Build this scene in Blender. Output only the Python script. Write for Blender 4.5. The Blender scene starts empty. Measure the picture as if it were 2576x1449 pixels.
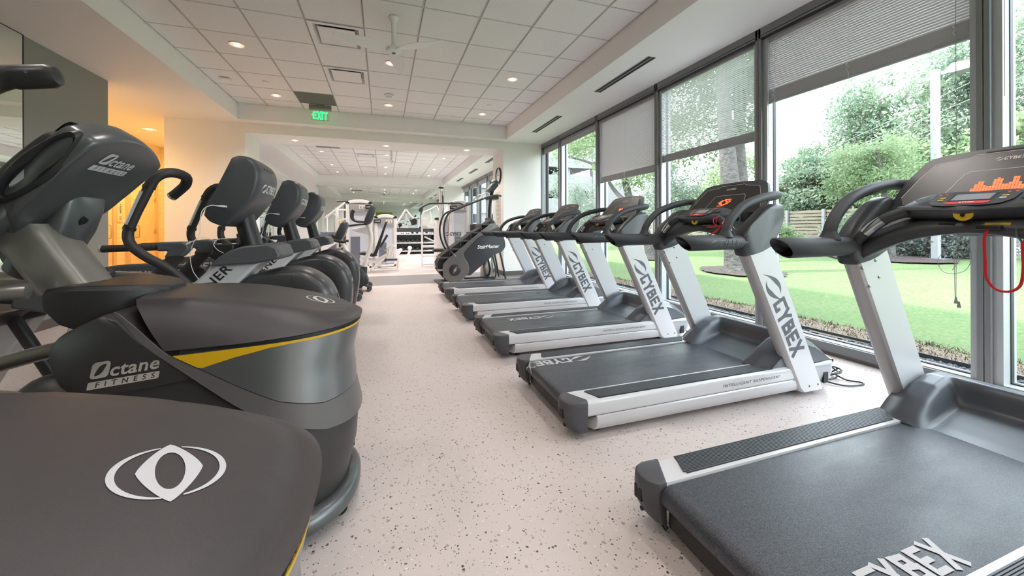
import bpy, bmesh, math, random
from mathutils import Vector, Matrix
from mathutils.bvhtree import BVHTree
random.seed(7)
C = bpy.context.scene
COL = C.collection
R = math.radians
H = 1.09                                   # camera height above the floor

# ------------------------------------------------------------------ camera
cam_d = bpy.data.cameras.new('camera'); cam = bpy.data.objects.new('camera', cam_d); COL.objects.link(cam)
cam_d.sensor_fit = 'HORIZONTAL'; cam_d.sensor_width = 36.0
cam_d.lens = 938.15 / 2576 * 36.0
cam_d.shift_x = (1288 - 1271.3) / 2576
cam_d.shift_y = -(724.5 - 574.46) / 2576
cam_d.clip_start = 0.02; cam_d.clip_end = 400
_y, _p, _r = R(18.2114), R(0.025), R(-0.1774)
_f = Vector((math.sin(_y), math.cos(_y), 0)); _rt = Vector((math.cos(_y), -math.sin(_y), 0)); _u = Vector((0, 0, 1))
_fw = _f * math.cos(_p) + _u * math.sin(_p); _u2 = -_f * math.sin(_p) + _u * math.cos(_p)
_r3 = _rt * math.cos(_r) + _u2 * math.sin(_r); _u3 = -_rt * math.sin(_r) + _u2 * math.cos(_r)
cam.matrix_world = Matrix(((_r3.x, _u3.x, -_fw.x, 0), (_r3.y, _u3.y, -_fw.y, 0), (_r3.z, _u3.z, -_fw.z, H), (0, 0, 0, 1)))
C.camera = cam

# ------------------------------------------------------------------ world, sun, exposure
C.view_settings.view_transform = 'Standard'; C.view_settings.look = 'None'
C.view_settings.gamma = 1.0; C.view_settings.use_curve_mapping = False
C.view_settings.exposure = 0.0
w = bpy.data.worlds.new('sky'); C.world = w; w.use_nodes = True
nt = w.node_tree; nt.nodes.clear()
wo = nt.nodes.new('ShaderNodeOutputWorld'); bg = nt.nodes.new('ShaderNodeBackground')
tc = nt.nodes.new('ShaderNodeTexCoord'); sep = nt.nodes.new('ShaderNodeSeparateXYZ'); rp = nt.nodes.new('ShaderNodeValToRGB')
nt.links.new(tc.outputs['Generated'], sep.inputs[0]); nt.links.new(sep.outputs['Z'], rp.inputs[0])
rp.color_ramp.elements[0].position = 0.0; rp.color_ramp.elements[0].color = (0.90, 0.93, 1.0, 1)
rp.color_ramp.elements[1].position = 0.9; rp.color_ramp.elements[1].color = (0.80, 0.86, 1.0, 1)
nt.links.new(rp.outputs[0], bg.inputs['Color']); bg.inputs['Strength'].default_value = 10.2
nt.links.new(bg.outputs[0], wo.inputs['Surface'])
sd = bpy.data.lights.new('sun', 'SUN'); sun = bpy.data.objects.new('sun', sd); COL.objects.link(sun)
sd.energy = 12.0; sd.angle = R(2.5); sd.color = (1.0, 0.96, 0.88)
sun.rotation_euler = (R(-22), R(-38), 0)      # high sun from behind the building: lights the lawn, not the room
C.cycles.use_denoising = True
C.cycles.max_bounces = 12; C.cycles.diffuse_bounces = 6; C.cycles.glossy_bounces = 6; C.cycles.transparent_max_bounces = 24
C.cycles.sample_clamp_indirect = 8.0
C.cycles.caustics_reflective = False; C.cycles.caustics_refractive = False

# ------------------------------------------------------------------ materials
MATS = {}
def mat(name, col, rough=0.5, metal=0.0, spec=0.5, bump=None, emis=None, es=0.0, noise=None, coat=0.0, aniso=0.0):
    """bump=(scale,strength,distance) noise bump; noise=(scale,amount) gentle colour variation"""
    m = bpy.data.materials.new(name); m.use_nodes = True; n = m.node_tree; b = n.nodes['Principled BSDF']
    b.inputs['Base Color'].default_value = (*col, 1); b.inputs['Roughness'].default_value = rough
    b.inputs['Metallic'].default_value = metal; b.inputs['Specular IOR Level'].default_value = spec
    b.inputs['Coat Weight'].default_value = coat
    t = n.nodes.new('ShaderNodeTexCoord')
    if emis:
        b.inputs['Emission Color'].default_value = (*emis, 1); b.inputs['Emission Strength'].default_value = es
    if noise:
        nz = n.nodes.new('ShaderNodeTexNoise'); nz.inputs['Scale'].default_value = noise[0]; nz.inputs['Detail'].default_value = 5
        mx = n.nodes.new('ShaderNodeMix'); mx.data_type = 'RGBA'; mx.blend_type = 'MULTIPLY'
        n.links.new(t.outputs['Object'], nz.inputs['Vector'])
        cr_ = n.nodes.new('ShaderNodeValToRGB'); a = 1 - noise[1]
        cr_.color_ramp.elements[0].color = (a, a, a, 1); cr_.color_ramp.elements[1].color = (1, 1, 1, 1)
        cr_.color_ramp.elements[0].position = .3; cr_.color_ramp.elements[1].position = .7
        n.links.new(nz.outputs['Fac'], cr_.inputs[0]); mx.inputs[0].default_value = 1.0
        mx.inputs[6].default_value = (*col, 1); n.links.new(cr_.outputs[0], mx.inputs[7]); n.links.new(mx.outputs[2], b.inputs['Base Color'])
    if bump:
        nz = n.nodes.new('ShaderNodeTexNoise'); nz.inputs['Scale'].default_value = bump[0]; nz.inputs['Detail'].default_value = 3
        bp = n.nodes.new('ShaderNodeBump'); bp.inputs['Strength'].default_value = bump[1]; bp.inputs['Distance'].default_value = bump[2]
        n.links.new(t.outputs['Object'], nz.inputs['Vector']); n.links.new(nz.outputs['Fac'], bp.inputs['Height']); n.links.new(bp.outputs[0], b.inputs['Normal'])
    MATS[name] = m
    return m
def node(m, t): return m.node_tree.nodes.new(t)
def link(m, a, b): m.node_tree.links.new(a, b)

mat('wall_white', (0.80, 0.81, 0.80), .6, bump=(220, .05, .002))
mat('wall_cream', (0.86, 0.845, 0.82), .6, bump=(220, .05, .002))
mat('wall_grey', (0.235, 0.245, 0.235), .55, bump=(220, .05, .002))
mat('soffit_white', (0.85, 0.845, 0.84), .6)
mat('ceil_tile', (0.83, 0.825, 0.83), .85, bump=(90, .25, .004), noise=(60, .04))
mat('ceil_grid', (0.58, 0.57, 0.57), .45)
mat('grid_shadow', (0.14, 0.135, 0.135), .6)
mat('alu', (0.20, 0.205, 0.215), .38, .2)
mat('alu_light', (0.44, 0.46, 0.475), .35, .15)
mat('gasket', (0.02, 0.02, 0.022), .5)
mat('blind', (0.72, 0.71, 0.72), .5)
mat('blind_cord', (0.75, 0.75, 0.76), .6)
mat('cord_grey', (0.25, 0.25, 0.26), .6)
mat('white_paint', (0.62, 0.615, 0.635), .22, coat=.25)
mat('white_plastic', (0.80, 0.80, 0.80), .35)
mat('deck_plastic', (0.06, 0.064, 0.076), .42, bump=(900, .12, .0006))
mat('cap_plastic', (0.072, 0.072, 0.082), .45, bump=(900, .12, .0006))
mat('hood_grey', (0.105, 0.112, 0.132), .30, bump=(900, .08, .0005))
mat('base_grey', (0.36, 0.37, 0.39), .4)
mat('head_grey', (0.058, 0.062, 0.070), .38, bump=(700, .15, .0006))
mat('grip_rubber', (0.045, 0.048, 0.055), .55, bump=(1200, .3, .0005))
mat('logo_emboss', (0.10, 0.105, 0.12), .5)
mat('board_black', (0.028, 0.024, 0.024), .33, bump=(600, .06, .0004))
mat('board_line', (0.80, 0.74, 0.70), .4)
mat('screen_grey', (0.30, 0.30, 0.33), .25)
mat('screen_dark', (0.02, 0.02, 0.022), .2)
mat('led_red', (0.6, .05, .02), .5, emis=(1.0, 0.13, 0.045), es=2.6)
mat('red', (0.70, 0.02, 0.03), .45)
mat('yellow', (0.75, 0.50, 0.03), .45)
mat('chrome', (0.75, 0.75, 0.76), .14, 1.0)
mat('bolt', (0.25, 0.25, 0.26), .3, .8)
mat('logo_grey', (0.085, 0.09, 0.105), .5)
mat('logo_white', (0.80, 0.79, 0.78), .5)
mat('logo_belt', (0.50, 0.49, 0.51), .6)
mat('oct_top', (0.052, 0.045, 0.048), .42, bump=(1100, .35, .0005), noise=(500, .15))
mat('oct_dark', (0.032, 0.030, 0.030), .42, bump=(1100, .25, .0005))
mat('oct_black', (0.018, 0.017, 0.018), .45)
mat('oct_band', (0.13, 0.12, 0.118), .36, .2, bump=(1100, .15, .0004))
mat('oct_silver', (0.24, 0.245, 0.25), .33, .75)
mat('oct_shell', (0.115, 0.12, 0.125), .30, .45)
mat('oct_column', (0.27, 0.255, 0.24), .32, .6)
mat('oct_yellow', (0.62, 0.36, 0.01), .4)
mat('decal_silver', (0.62, 0.60, 0.58), .22, .75)
mat('decal_light', (0.55, 0.55, 0.58), .4)
mat('arc_shroud', (0.075, 0.075, 0.08), .3, .3, bump=(900, .08, .0004))
mat('arc_cover', (0.080, 0.083, 0.092), .42, bump=(900, .12, .0005))
mat('arc_shell', (0.052, 0.056, 0.064), .38, bump=(900, .1, .0004))
mat('black', (0.018, 0.018, 0.02), .38)
mat('black_matte', (0.012, 0.012, 0.013), .7)
mat('tube_black', (0.03, 0.027, 0.027), .5, bump=(900, .12, .0004))
mat('silver_edge', (0.60, 0.62, 0.64), .28, .4)
mat('cable_white', (0.82, 0.82, 0.82), .4)
mat('steel', (0.62, 0.61, 0.60), .25, 1.0)
mat('pad_black', (0.022, 0.02, 0.02), .42)
mat('machine_white', (0.80, 0.77, 0.76), .3, coat=.2)
mat('shield', (0.62, 0.65, 0.72), .22, 0.0)
mat('shield_dark', (0.16, 0.18, 0.23), .35)
mat('placard', (0.34, 0.33, 0.33), .5)
mat('rack_shelf', (0.66, 0.66, 0.68), .35, .3)
mat('rack_dark', (0.05, 0.05, 0.055), .5)
mat('stair_grey', (0.17, 0.165, 0.16), .33, .5)
mat('stair_black', (0.022, 0.024, 0.028), .38)
mat('stair_navy', (0.035, 0.038, 0.046), .36)
mat('green_wall', (0.30, 0.42, 0.01), .6)
mat('poster', (0.75, 0.70, 0.62), .6)
mat('paper_ink', (0.25, 0.22, 0.2), .7)
mat('baseboard', (0.10, 0.085, 0.08), .5)
mat('door_wood', (0.80, 0.66, 0.40), .45, noise=(3, .15))
mat('door_frame', (0.62, 0.46, 0.26), .45)
mat('brass', (0.62, 0.45, 0.22), .28, .9)
mat('can_trim', (0.85, 0.80, 0.76), .3)
mat('can_reflector_glow', (0.9, 0.78, 0.68), .3, .2, emis=(1.0, .72, .52), es=.55)  # faint emission stands in for bulb light falling on the reflector
mat('bulb', (1, .9, .7), .5, emis=(1.0, 0.78, 0.5), es=30.0)
mat('bulb_amber', (1, .9, .7), .5, emis=(1.0, 0.9, 0.7), es=12.0)
mat('exit_green', (0.05, .7, .2), .5, emis=(0.02, 1.0, 0.18), es=2.2)
mat('exit_grey', (0.26, 0.25, 0.24), .5)
mat('diffuser_white', (0.78, 0.76, 0.77), .35)
mat('return_grey', (0.24, 0.235, 0.225), .7)
mat('slot_black', (0.008, 0.008, 0.01), .6)
mat('fan_white', (0.82, 0.82, 0.81), .3)
mat('bark', (0.110, 0.101, 0.095), .9, bump=(16, 1.0, .04), noise=(9, .5))
mat('branch', (0.100, 0.090, 0.086), .9, noise=(9, .4))
mat('mulch', (0.088, 0.064, 0.059), .95, bump=(30, 1, .05), noise=(25, .6))
mat('concrete', (0.161, 0.158, 0.157), .7, noise=(1.2, .06))
mat('concrete_dark', (0.02, 0.02, 0.024), .8)
mat('fence_post', (0.165, 0.173, 0.188), .5)
mat('pole_white', (0.30, 0.30, 0.31), .5)
mat('power_pole', (0.015, 0.013, 0.012), .9)
mat('wire', (0.280, 0.280, 0.280), .5)
mat('asphalt', (0.22, 0.21, 0.21), .9)
mat('edging', (0.05, 0.05, 0.055), .6)

# wood slats of the fence
m = mat('fence_wood', (0.40, 0.27, 0.15), .7)
n1 = node(m, 'ShaderNodeTexNoise'); n1.inputs['Scale'].default_value = 2.0; n1.inputs['Detail'].default_value = 6
mp = node(m, 'ShaderNodeMapping'); mp.inputs['Scale'].default_value = (1, 1, 14)
tcn = node(m, 'ShaderNodeTexCoord'); rr = node(m, 'ShaderNodeValToRGB')
rr.color_ramp.elements[0].color = (.09, .072, .055, 1); rr.color_ramp.elements[1].color = (.17, .145, .115, 1)
rr.color_ramp.elements[0].position = .3; rr.color_ramp.elements[1].position = .65
link(m, tcn.outputs['Object'], mp.inputs[0]); link(m, mp.outputs[0], n1.inputs['Vector']); link(m, n1.outputs['Fac'], rr.inputs[0]); link(m, rr.outputs[0], m.node_tree.nodes['Principled BSDF'].inputs['Base Color'])

# corridor wall covering: yellow wood with fine horizontal grain
m = mat('wood_wall', (0.72, 0.52, 0.25), .5)
n1 = node(m, 'ShaderNodeTexNoise'); n1.inputs['Scale'].default_value = 1.6; n1.inputs['Detail'].default_value = 6
mp = node(m, 'ShaderNodeMapping'); mp.inputs['Scale'].default_value = (1, 1, 26)
tcn = node(m, 'ShaderNodeTexCoord'); rr = node(m, 'ShaderNodeValToRGB')
rr.color_ramp.elements[0].color = (.74, .62, .40, 1); rr.color_ramp.elements[1].color = (.86, .76, .54, 1)
rr.color_ramp.elements[0].position = .35; rr.color_ramp.elements[1].position = .65
link(m, tcn.outputs['Object'], mp.inputs[0]); link(m, mp.outputs[0], n1.inputs['Vector']); link(m, n1.outputs['Fac'], rr.inputs[0]); link(m, rr.outputs[0], m.node_tree.nodes['Principled BSDF'].inputs['Base Color'])

# speckled rubber floor
def floor_mat(name, base, specks, blotch, rough):
    m = mat(name, base, rough); b = m.node_tree.nodes['Principled BSDF']
    t = node(m, 'ShaderNodeTexCoord')
    def vor(scale, cut, seedoff, dens):
        mp = node(m, 'ShaderNodeMapping'); mp.inputs['Location'].default_value = (seedoff, seedoff * 1.7, 0)
        nz = node(m, 'ShaderNodeTexNoise'); nz.inputs['Scale'].default_value = scale * .9
        ad = node(m, 'ShaderNodeVectorMath'); ad.operation = 'MULTIPLY_ADD'; ad.inputs[1].default_value = (.9 / scale,) * 3
        link(m, t.outputs['Object'], nz.inputs['Vector']); link(m, nz.outputs['Color'], ad.inputs[0]); link(m, t.outputs['Object'], ad.inputs[2])
        v = node(m, 'ShaderNodeTexVoronoi'); v.inputs['Scale'].default_value = scale
        link(m, ad.outputs[0], mp.inputs[0]); link(m, mp.outputs[0], v.inputs['Vector'])
        sp = node(m, 'ShaderNodeSeparateColor'); link(m, v.outputs['Color'], sp.inputs[0])
        sz = node(m, 'ShaderNodeMath'); sz.operation = 'MULTIPLY'; sz.inputs[1].default_value = cut; link(m, sp.outputs[1], sz.inputs[0])
        lt = node(m, 'ShaderNodeMath'); lt.operation = 'LESS_THAN'; link(m, v.outputs['Distance'], lt.inputs[0]); link(m, sz.outputs[0], lt.inputs[1])
        l2 = node(m, 'ShaderNodeMath'); l2.operation = 'LESS_THAN'; link(m, sp.outputs[0], l2.inputs[0]); l2.inputs[1].default_value = dens
        mu = node(m, 'ShaderNodeMath'); mu.operation = 'MULTIPLY'; link(m, lt.outputs[0], mu.inputs[0]); link(m, l2.outputs[0], mu.inputs[1])
        return mu.outputs[0], sp.outputs[2]
    nz = node(m, 'ShaderNodeTexNoise'); nz.inputs['Scale'].default_value = 2.0; nz.inputs['Detail'].default_value = 4
    link(m, t.outputs['Object'], nz.inputs['Vector'])
    def mixc(fac, a, col):
        mx = node(m, 'ShaderNodeMix'); mx.data_type = 'RGBA'; link(m, fac, mx.inputs[0]); link(m, a, mx.inputs[6]); mx.inputs[7].default_value = (*col, 1)
        return mx.outputs[2]
    rr = node(m, 'ShaderNodeValToRGB'); link(m, nz.outputs['Fac'], rr.inputs[0])
    rr.color_ramp.elements[0].color = (*[c * .94 for c in base], 1); rr.color_ramp.elements[1].color = (*[min(1, c * 1.05) for c in base], 1)
    cur = rr.outputs[0]
    f, _ = vor(62, .42, 3.3, .20); cur = mixc(f, cur, blotch)
    f, _ = vor(140, .42, 7.1, .20); cur = mixc(f, cur, specks)
    f, _ = vor(75, .40, 1.9, .10); cur = mixc(f, cur, tuple(c * .8 for c in specks))
    f, _ = vor(110, .36, 5.9, .10); cur = mixc(f, cur, tuple(min(1, c * 1.35) for c in base))
    link(m, cur, b.inputs['Base Color'])
    nb = node(m, 'ShaderNodeTexNoise'); nb.inputs['Scale'].default_value = 240; nb.inputs['Detail'].default_value = 2
    bp = node(m, 'ShaderNodeBump'); bp.inputs['Strength'].default_value = .22; bp.inputs['Distance'].default_value = .0016
    link(m, t.outputs['Object'], nb.inputs['Vector']); link(m, nb.outputs['Fac'], bp.inputs['Height']); link(m, bp.outputs[0], b.inputs['Normal'])
floor_mat('floor_light', (0.60, 0.525, 0.50), (0.11, 0.09, 0.085), (0.36, 0.28, 0.25), .36)
floor_mat('floor_dark', (0.215, 0.20, 0.20), (0.10, 0.095, 0.10), (0.28, 0.27, 0.27), .36)

# treadmill belt
m = mat('belt', (0.07, 0.075, 0.088), .42, spec=.6); b = m.node_tree.nodes['Principled BSDF']
t = node(m, 'ShaderNodeTexCoord'); nz = node(m, 'ShaderNodeTexNoise'); nz.inputs['Scale'].default_value = 420; nz.inputs['Detail'].default_value = 2
rr = node(m, 'ShaderNodeValToRGB'); rr.color_ramp.elements[0].color = (.013, .014, .019, 1); rr.color_ramp.elements[1].color = (.088, .096, .118, 1)
rr.color_ramp.elements[0].position = .38; rr.color_ramp.elements[1].position = .68
link(m, t.outputs['Object'], nz.inputs['Vector']); link(m, nz.outputs['Fac'], rr.inputs[0]); link(m, rr.outputs[0], b.inputs['Base Color'])
bp = node(m, 'ShaderNodeBump'); bp.inputs['Strength'].default_value = .55; bp.inputs['Distance'].default_value = .0012
link(m, nz.outputs['Fac'], bp.inputs['Height']); link(m, bp.outputs[0], b.inputs['Normal'])
# worn, slightly polished lanes along the belt
n2 = node(m, 'ShaderNodeTexNoise'); n2.inputs['Scale'].default_value = 3.0; n2.inputs['Detail'].default_value = 3
mp = node(m, 'ShaderNodeMapping'); mp.inputs['Scale'].default_value = (.8, 2.6, 1); link(m, t.outputs['Object'], mp.inputs[0]); link(m, mp.outputs[0], n2.inputs['Vector'])
r2 = node(m, 'ShaderNodeMapRange'); r2.inputs[1].default_value = .35; r2.inputs[2].default_value = .7; r2.inputs[3].default_value = .44; r2.inputs[4].default_value = .26
link(m, n2.outputs['Fac'], r2.inputs[0]); link(m, r2.outputs[0], b.inputs['Roughness'])

# glass and mirror
m = bpy.data.materials.new('glass'); m.use_nodes = True; n = m.node_tree; n.nodes.clear(); MATS['glass'] = m
o = n.nodes.new('ShaderNodeOutputMaterial'); mx = n.nodes.new('ShaderNodeMixShader'); tr = n.nodes.new('ShaderNodeBsdfTransparent'); gl = n.nodes.new('ShaderNodeBsdfGlossy')
lw = n.nodes.new('ShaderNodeFresnel'); lw.inputs['IOR'].default_value = 1.25
tr.inputs['Color'].default_value = (.93, .97, .955, 1); gl.inputs['Roughness'].default_value = .0
ge = n.nodes.new('ShaderNodeNewGeometry'); sb = n.nodes.new('ShaderNodeMath'); sb.operation = 'SUBTRACT'; sb.inputs[0].default_value = 1.0
n.links.new(ge.outputs['Backfacing'], sb.inputs[1]); mm = n.nodes.new('ShaderNodeMath'); mm.operation = 'MULTIPLY'
n.links.new(lw.outputs[0], mm.inputs[0]); n.links.new(sb.outputs[0], mm.inputs[1])
n.links.new(mm.outputs[0], mx.inputs[0]); n.links.new(tr.outputs[0], mx.inputs[1]); n.links.new(gl.outputs[0], mx.inputs[2]); n.links.new(mx.outputs[0], o.inputs[0])
mat('mirror', (0.72, 0.78, 0.74), .0, 1.0)

# lawn: three greens, dry tufts
m = mat('lawn', (0.06, 0.14, 0.045), .95); b = m.node_tree.nodes['Principled BSDF']; b.inputs['Specular IOR Level'].default_value = .1
t = node(m, 'ShaderNodeTexCoord')
na = node(m, 'ShaderNodeTexNoise'); na.inputs['Scale'].default_value = 26; na.inputs['Detail'].default_value = 6
nb = node(m, 'ShaderNodeTexNoise'); nb.inputs['Scale'].default_value = .8; nb.inputs['Detail'].default_value = 3
r1 = node(m, 'ShaderNodeValToRGB'); r1.color_ramp.elements[0].color = (.088, .128, .058, 1); r1.color_ramp.elements[1].color = (.150, .180, .095, 1)
r1.color_ramp.elements[0].position = .3; r1.color_ramp.elements[1].position = .72
link(m, t.outputs['Object'], na.inputs['Vector']); link(m, t.outputs['Object'], nb.inputs['Vector']); link(m, na.outputs['Fac'], r1.inputs[0])
r2 = node(m, 'ShaderNodeValToRGB'); r2.color_ramp.elements[0].color = (.8, .95, .8, 1); r2.color_ramp.elements[1].color = (1.1, 1.05, 1, 1)
link(m, nb.outputs['Fac'], r2.inputs[0]); mx = node(m, 'ShaderNodeMix'); mx.data_type = 'RGBA'; mx.blend_type = 'MULTIPLY'; mx.inputs[0].default_value = 1
link(m, r1.outputs[0], mx.inputs[6]); link(m, r2.outputs[0], mx.inputs[7]); link(m, mx.outputs[2], b.inputs['Base Color'])
mat('dry_grass', (0.26, 0.20, 0.145), .95, bump=(40, 1, .03), noise=(60, .5))
mat('gravel', (0.27, 0.27, 0.30), .9, bump=(60, 1.0, .03), noise=(55, .65))
def leaf(name, c1, c2):
    m = mat(name, c1, .6); b = m.node_tree.nodes['Principled BSDF']; b.inputs['Specular IOR Level'].default_value = .3
    t = node(m, 'ShaderNodeTexCoord'); nz = node(m, 'ShaderNodeTexNoise'); nz.inputs['Scale'].default_value = 1.3; nz.inputs['Detail'].default_value = 8
    rr = node(m, 'ShaderNodeValToRGB'); rr.color_ramp.elements[0].color = (*c1, 1); rr.color_ramp.elements[1].color = (*c2, 1)
    rr.color_ramp.elements[0].position = .35; rr.color_ramp.elements[1].position = .65
    link(m, t.outputs['Object'], nz.inputs['Vector']); link(m, nz.outputs['Fac'], rr.inputs[0]); link(m, rr.outputs[0], b.inputs['Base Color'])
    # thin leaves let some light through
    tl = node(m, 'ShaderNodeBsdfTranslucent'); link(m, rr.outputs[0], tl.inputs['Color'])
    ms = node(m, 'ShaderNodeMixShader'); ms.inputs[0].default_value = .45
    out = m.node_tree.nodes['Material Output']; link(m, b.outputs[0], ms.inputs[1]); link(m, tl.outputs[0], ms.inputs[2]); link(m, ms.outputs[0], out.inputs['Surface'])
leaf('leaf_mid', (0.114, 0.171, 0.104), (0.275, 0.332, 0.237))
leaf('leaf_dark', (0.090, 0.144, 0.096), (0.230, 0.290, 0.210))
leaf('leaf_bright', (0.144, 0.216, 0.099), (0.324, 0.396, 0.234))
leaf('leaf_grey', (0.135, 0.180, 0.140), (0.288, 0.324, 0.270))
leaf('leaf_bloom', (0.144, 0.180, 0.144), (0.360, 0.324, 0.360))

# ------------------------------------------------------------------ mesh builder
class MB:
    def __init__(s): s.bm = bmesh.new()
    def face(s, pts):
        vs = [s.bm.verts.new(p) for p in pts]
        return s.bm.faces.new(vs)
    def box(s, x0, x1, y0, y1, z0, z1):
        if x0 > x1: x0, x1 = x1, x0
        if y0 > y1: y0, y1 = y1, y0
        if z0 > z1: z0, z1 = z1, z0
        v = [s.bm.verts.new(p) for p in ((x0, y0, z0), (x1, y0, z0), (x1, y1, z0), (x0, y1, z0), (x0, y0, z1), (x1, y0, z1), (x1, y1, z1), (x0, y1, z1))]
        for f in ((3, 2, 1, 0), (4, 5, 6, 7), (0, 1, 5, 4), (1, 2, 6, 5), (2, 3, 7, 6), (3, 0, 4, 7)): s.bm.faces.new([v[i] for i in f])
        return s
    def prism(s, pts, axis, a, b):
        f = {'x': lambda p, q: (q, p[0], p[1]), 'y': lambda p, q: (p[0], q, p[1]), 'z': lambda p, q: (p[0], p[1], q)}[axis]
        A = [s.bm.verts.new(f(p, a)) for p in pts]; B = [s.bm.verts.new(f(p, b)) for p in pts]; n = len(pts)
        s.bm.faces.new(A); s.bm.faces.new(B[::-1])
        for i in range(n): s.bm.faces.new((A[i], B[i], B[(i + 1) % n], A[(i + 1) % n]))
        return s
    def loft(s, rings, cap=True, closed=True):
        V = [[s.bm.verts.new(p) for p in r] for r in rings]
        n = len(rings[0])
        for i in range(len(V) - 1):
            for j in range(n if closed else n - 1):
                k = (j + 1) % n
                s.bm.faces.new((V[i][j], V[i][k], V[i + 1][k], V[i + 1][j]))
        if cap and closed:
            s.bm.faces.new(V[0][::-1]); s.bm.faces.new(V[-1])
        return s
    def tube(s, path, r, n=12, cap=True, sq=1.0, up=None):
        path = [Vector(p) for p in path]; m = len(path)
        rs = r if isinstance(r, (list, tuple)) else [r] * m
        rings = []; pu = None
        for i, p in enumerate(path):
            t = (path[min(i + 1, m - 1)] - path[max(i - 1, 0)]).normalized()
            if pu is None:
                a = Vector(up) if up else (Vector((0, 0, 1)) if abs(t.z) < .9 else Vector((0, 1, 0)))
            else: a = pu
            u = (a - t * a.dot(t)).normalized(); v = t.cross(u); pu = u
            rings.append([p + (u * math.cos(2 * math.pi * k / n) + v * math.sin(2 * math.pi * k / n) * sq) * rs[i] for k in range(n)])
        return s.loft(rings, cap)
    def lathe(s, prof, c=(0, 0, 0), n=24, axis='z', cap=True):
        c = Vector(c); rings = []
        for r, h in prof:
            ring = []
            for k in range(n):
                a = 2 * math.pi * k / n; q = (r * math.cos(a), r * math.sin(a), h)
                if axis == 'x': q = (q[2], q[0], q[1])
                elif axis == 'y': q = (q[1], q[2], q[0])
                ring.append(c + Vector(q))
            rings.append(ring)
        return s.loft(rings, cap)
    def cyl(s, c, r, h, axis='z', n=20): return s.lathe([(r, 0), (r, h)], c, n, axis)
    def ball(s, c, rx, ry=None, rz=None, n=14, m=9):
        ry = ry or rx; rz = rz or rx; rings = []
        for i in range(1, m):
            a = math.pi * i / m
            rings.append([(c[0] + rx * math.sin(a) * math.cos(2 * math.pi * k / n), c[1] + ry * math.sin(a) * math.sin(2 * math.pi * k / n), c[2] - rz * math.cos(a)) for k in range(n)])
        return s.loft(rings, True)
    def grid(s, f, us, vs):
        V = [[s.bm.verts.new(f(u, v)) for v in vs] for u in us]
        for i in range(len(us) - 1):
            for j in range(len(vs) - 1): s.bm.faces.new((V[i][j], V[i + 1][j], V[i + 1][j + 1], V[i][j + 1]))
        return s
    def sheet(s, f, us, vs, th):
        """closed slab: grid f(u,v) with a copy shifted by vector th"""
        th = Vector(th)
        A = [[s.bm.verts.new(f(u, v)) for v in vs] for u in us]; B = [[s.bm.verts.new(Vector(f(u, v)) + th) for v in vs] for u in us]
        nu, nv = len(us), len(vs)
        for i in range(nu - 1):
            for j in range(nv - 1):
                s.bm.faces.new((A[i][j], A[i + 1][j], A[i + 1][j + 1], A[i][j + 1])); s.bm.faces.new((B[i][j + 1], B[i + 1][j + 1], B[i + 1][j], B[i][j]))
        for i in range(nu - 1):
            s.bm.faces.new((A[i + 1][0], A[i][0], B[i][0], B[i + 1][0])); s.bm.faces.new((A[i][-1], A[i + 1][-1], B[i + 1][-1], B[i][-1]))
        for j in range(nv - 1):
            s.bm.faces.new((A[0][j], A[0][j + 1], B[0][j + 1], B[0][j])); s.bm.faces.new((A[-1][j + 1], A[-1][j], B[-1][j], B[-1][j + 1]))
        return s
    def move(s, d):
        bmesh.ops.translate(s.bm, vec=Vector(d), verts=s.bm.verts); return s
    def xf(s, M): bmesh.ops.transform(s.bm, matrix=M, verts=s.bm.verts); return s
    def build(s, name, m, parent=None, bevel=0, seg=2, smooth=38, off=None, keep=False, sub=0, recalc=True):
        if off: s.move(off)
        if recalc: bmesh.ops.recalc_face_normals(s.bm, faces=s.bm.faces)
        me = bpy.data.meshes.new(name); s.bm.to_mesh(me); s.bm.free()
        me.materials.append(MATS[m] if isinstance(m, str) else m)
        if smooth:
            me.shade_smooth(); me.set_sharp_from_angle(angle=R(smooth))
        o = bpy.data.objects.new(name, me); COL.objects.link(o)
        if parent: o.parent = parent
        if bevel:
            bv = o.modifiers.new('bevel', 'BEVEL'); bv.width = bevel; bv.segments = seg; bv.limit_method = 'ANGLE'; bv.angle_limit = R(35); bv.use_clamp_overlap = True
            bv.harden_normals = False
        if sub:
            sm = o.modifiers.new('sub', 'SUBSURF'); sm.levels = sub; sm.render_levels = sub
        return o
def sp(pts, n=6):
    """Catmull-Rom through pts"""
    P = [Vector(p) for p in pts]; out = []
    for i in range(len(P) - 1):
        p0 = P[i - 1] if i else P[0] * 2 - P[1]; p1, p2 = P[i], P[i + 1]; p3 = P[i + 2] if i + 2 < len(P) else P[-1] * 2 - P[-2]
        for k in range(n):
            t = k / n
            out.append(.5 * ((2 * p1) + (p2 - p0) * t + (2 * p0 - 5 * p1 + 4 * p2 - p3) * t * t + (3 * p1 - p0 - 3 * p2 + p3) * t ** 3))
    out.append(P[-1]); return out
def sp2(pts, n=6): return [(p.x, p.y) for p in sp([(a, b, 0) for a, b in pts], n)]
def lerp(a, b, t): return a + (b - a) * t
def interp(x, xs, ys):
    if x <= xs[0]: return ys[0]
    for i in range(len(xs) - 1):
        if x <= xs[i + 1]: return lerp(ys[i], ys[i + 1], (x - xs[i]) / (xs[i + 1] - xs[i]))
    return ys[-1]
def sst(a, b, x):
    t = max(0, min(1, (x - a) / (b - a))); return t * t * (3 - 2 * t)
def lin(a, b, n): return [a + (b - a) * i / (n - 1) for i in range(n)]
def rrect(w, h, r, n=4, cx=0, cy=0):
    out = []
    for sx, sy, a0 in ((1, 1, 0), (-1, 1, 90), (-1, -1, 180), (1, -1, 270)):
        for k in range(n + 1):
            a = R(a0 + 90 * k / n); out.append((cx + sx * (w / 2 - r) + r * math.cos(a), cy + sy * (h / 2 - r) + r * math.sin(a)))
    return out
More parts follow.
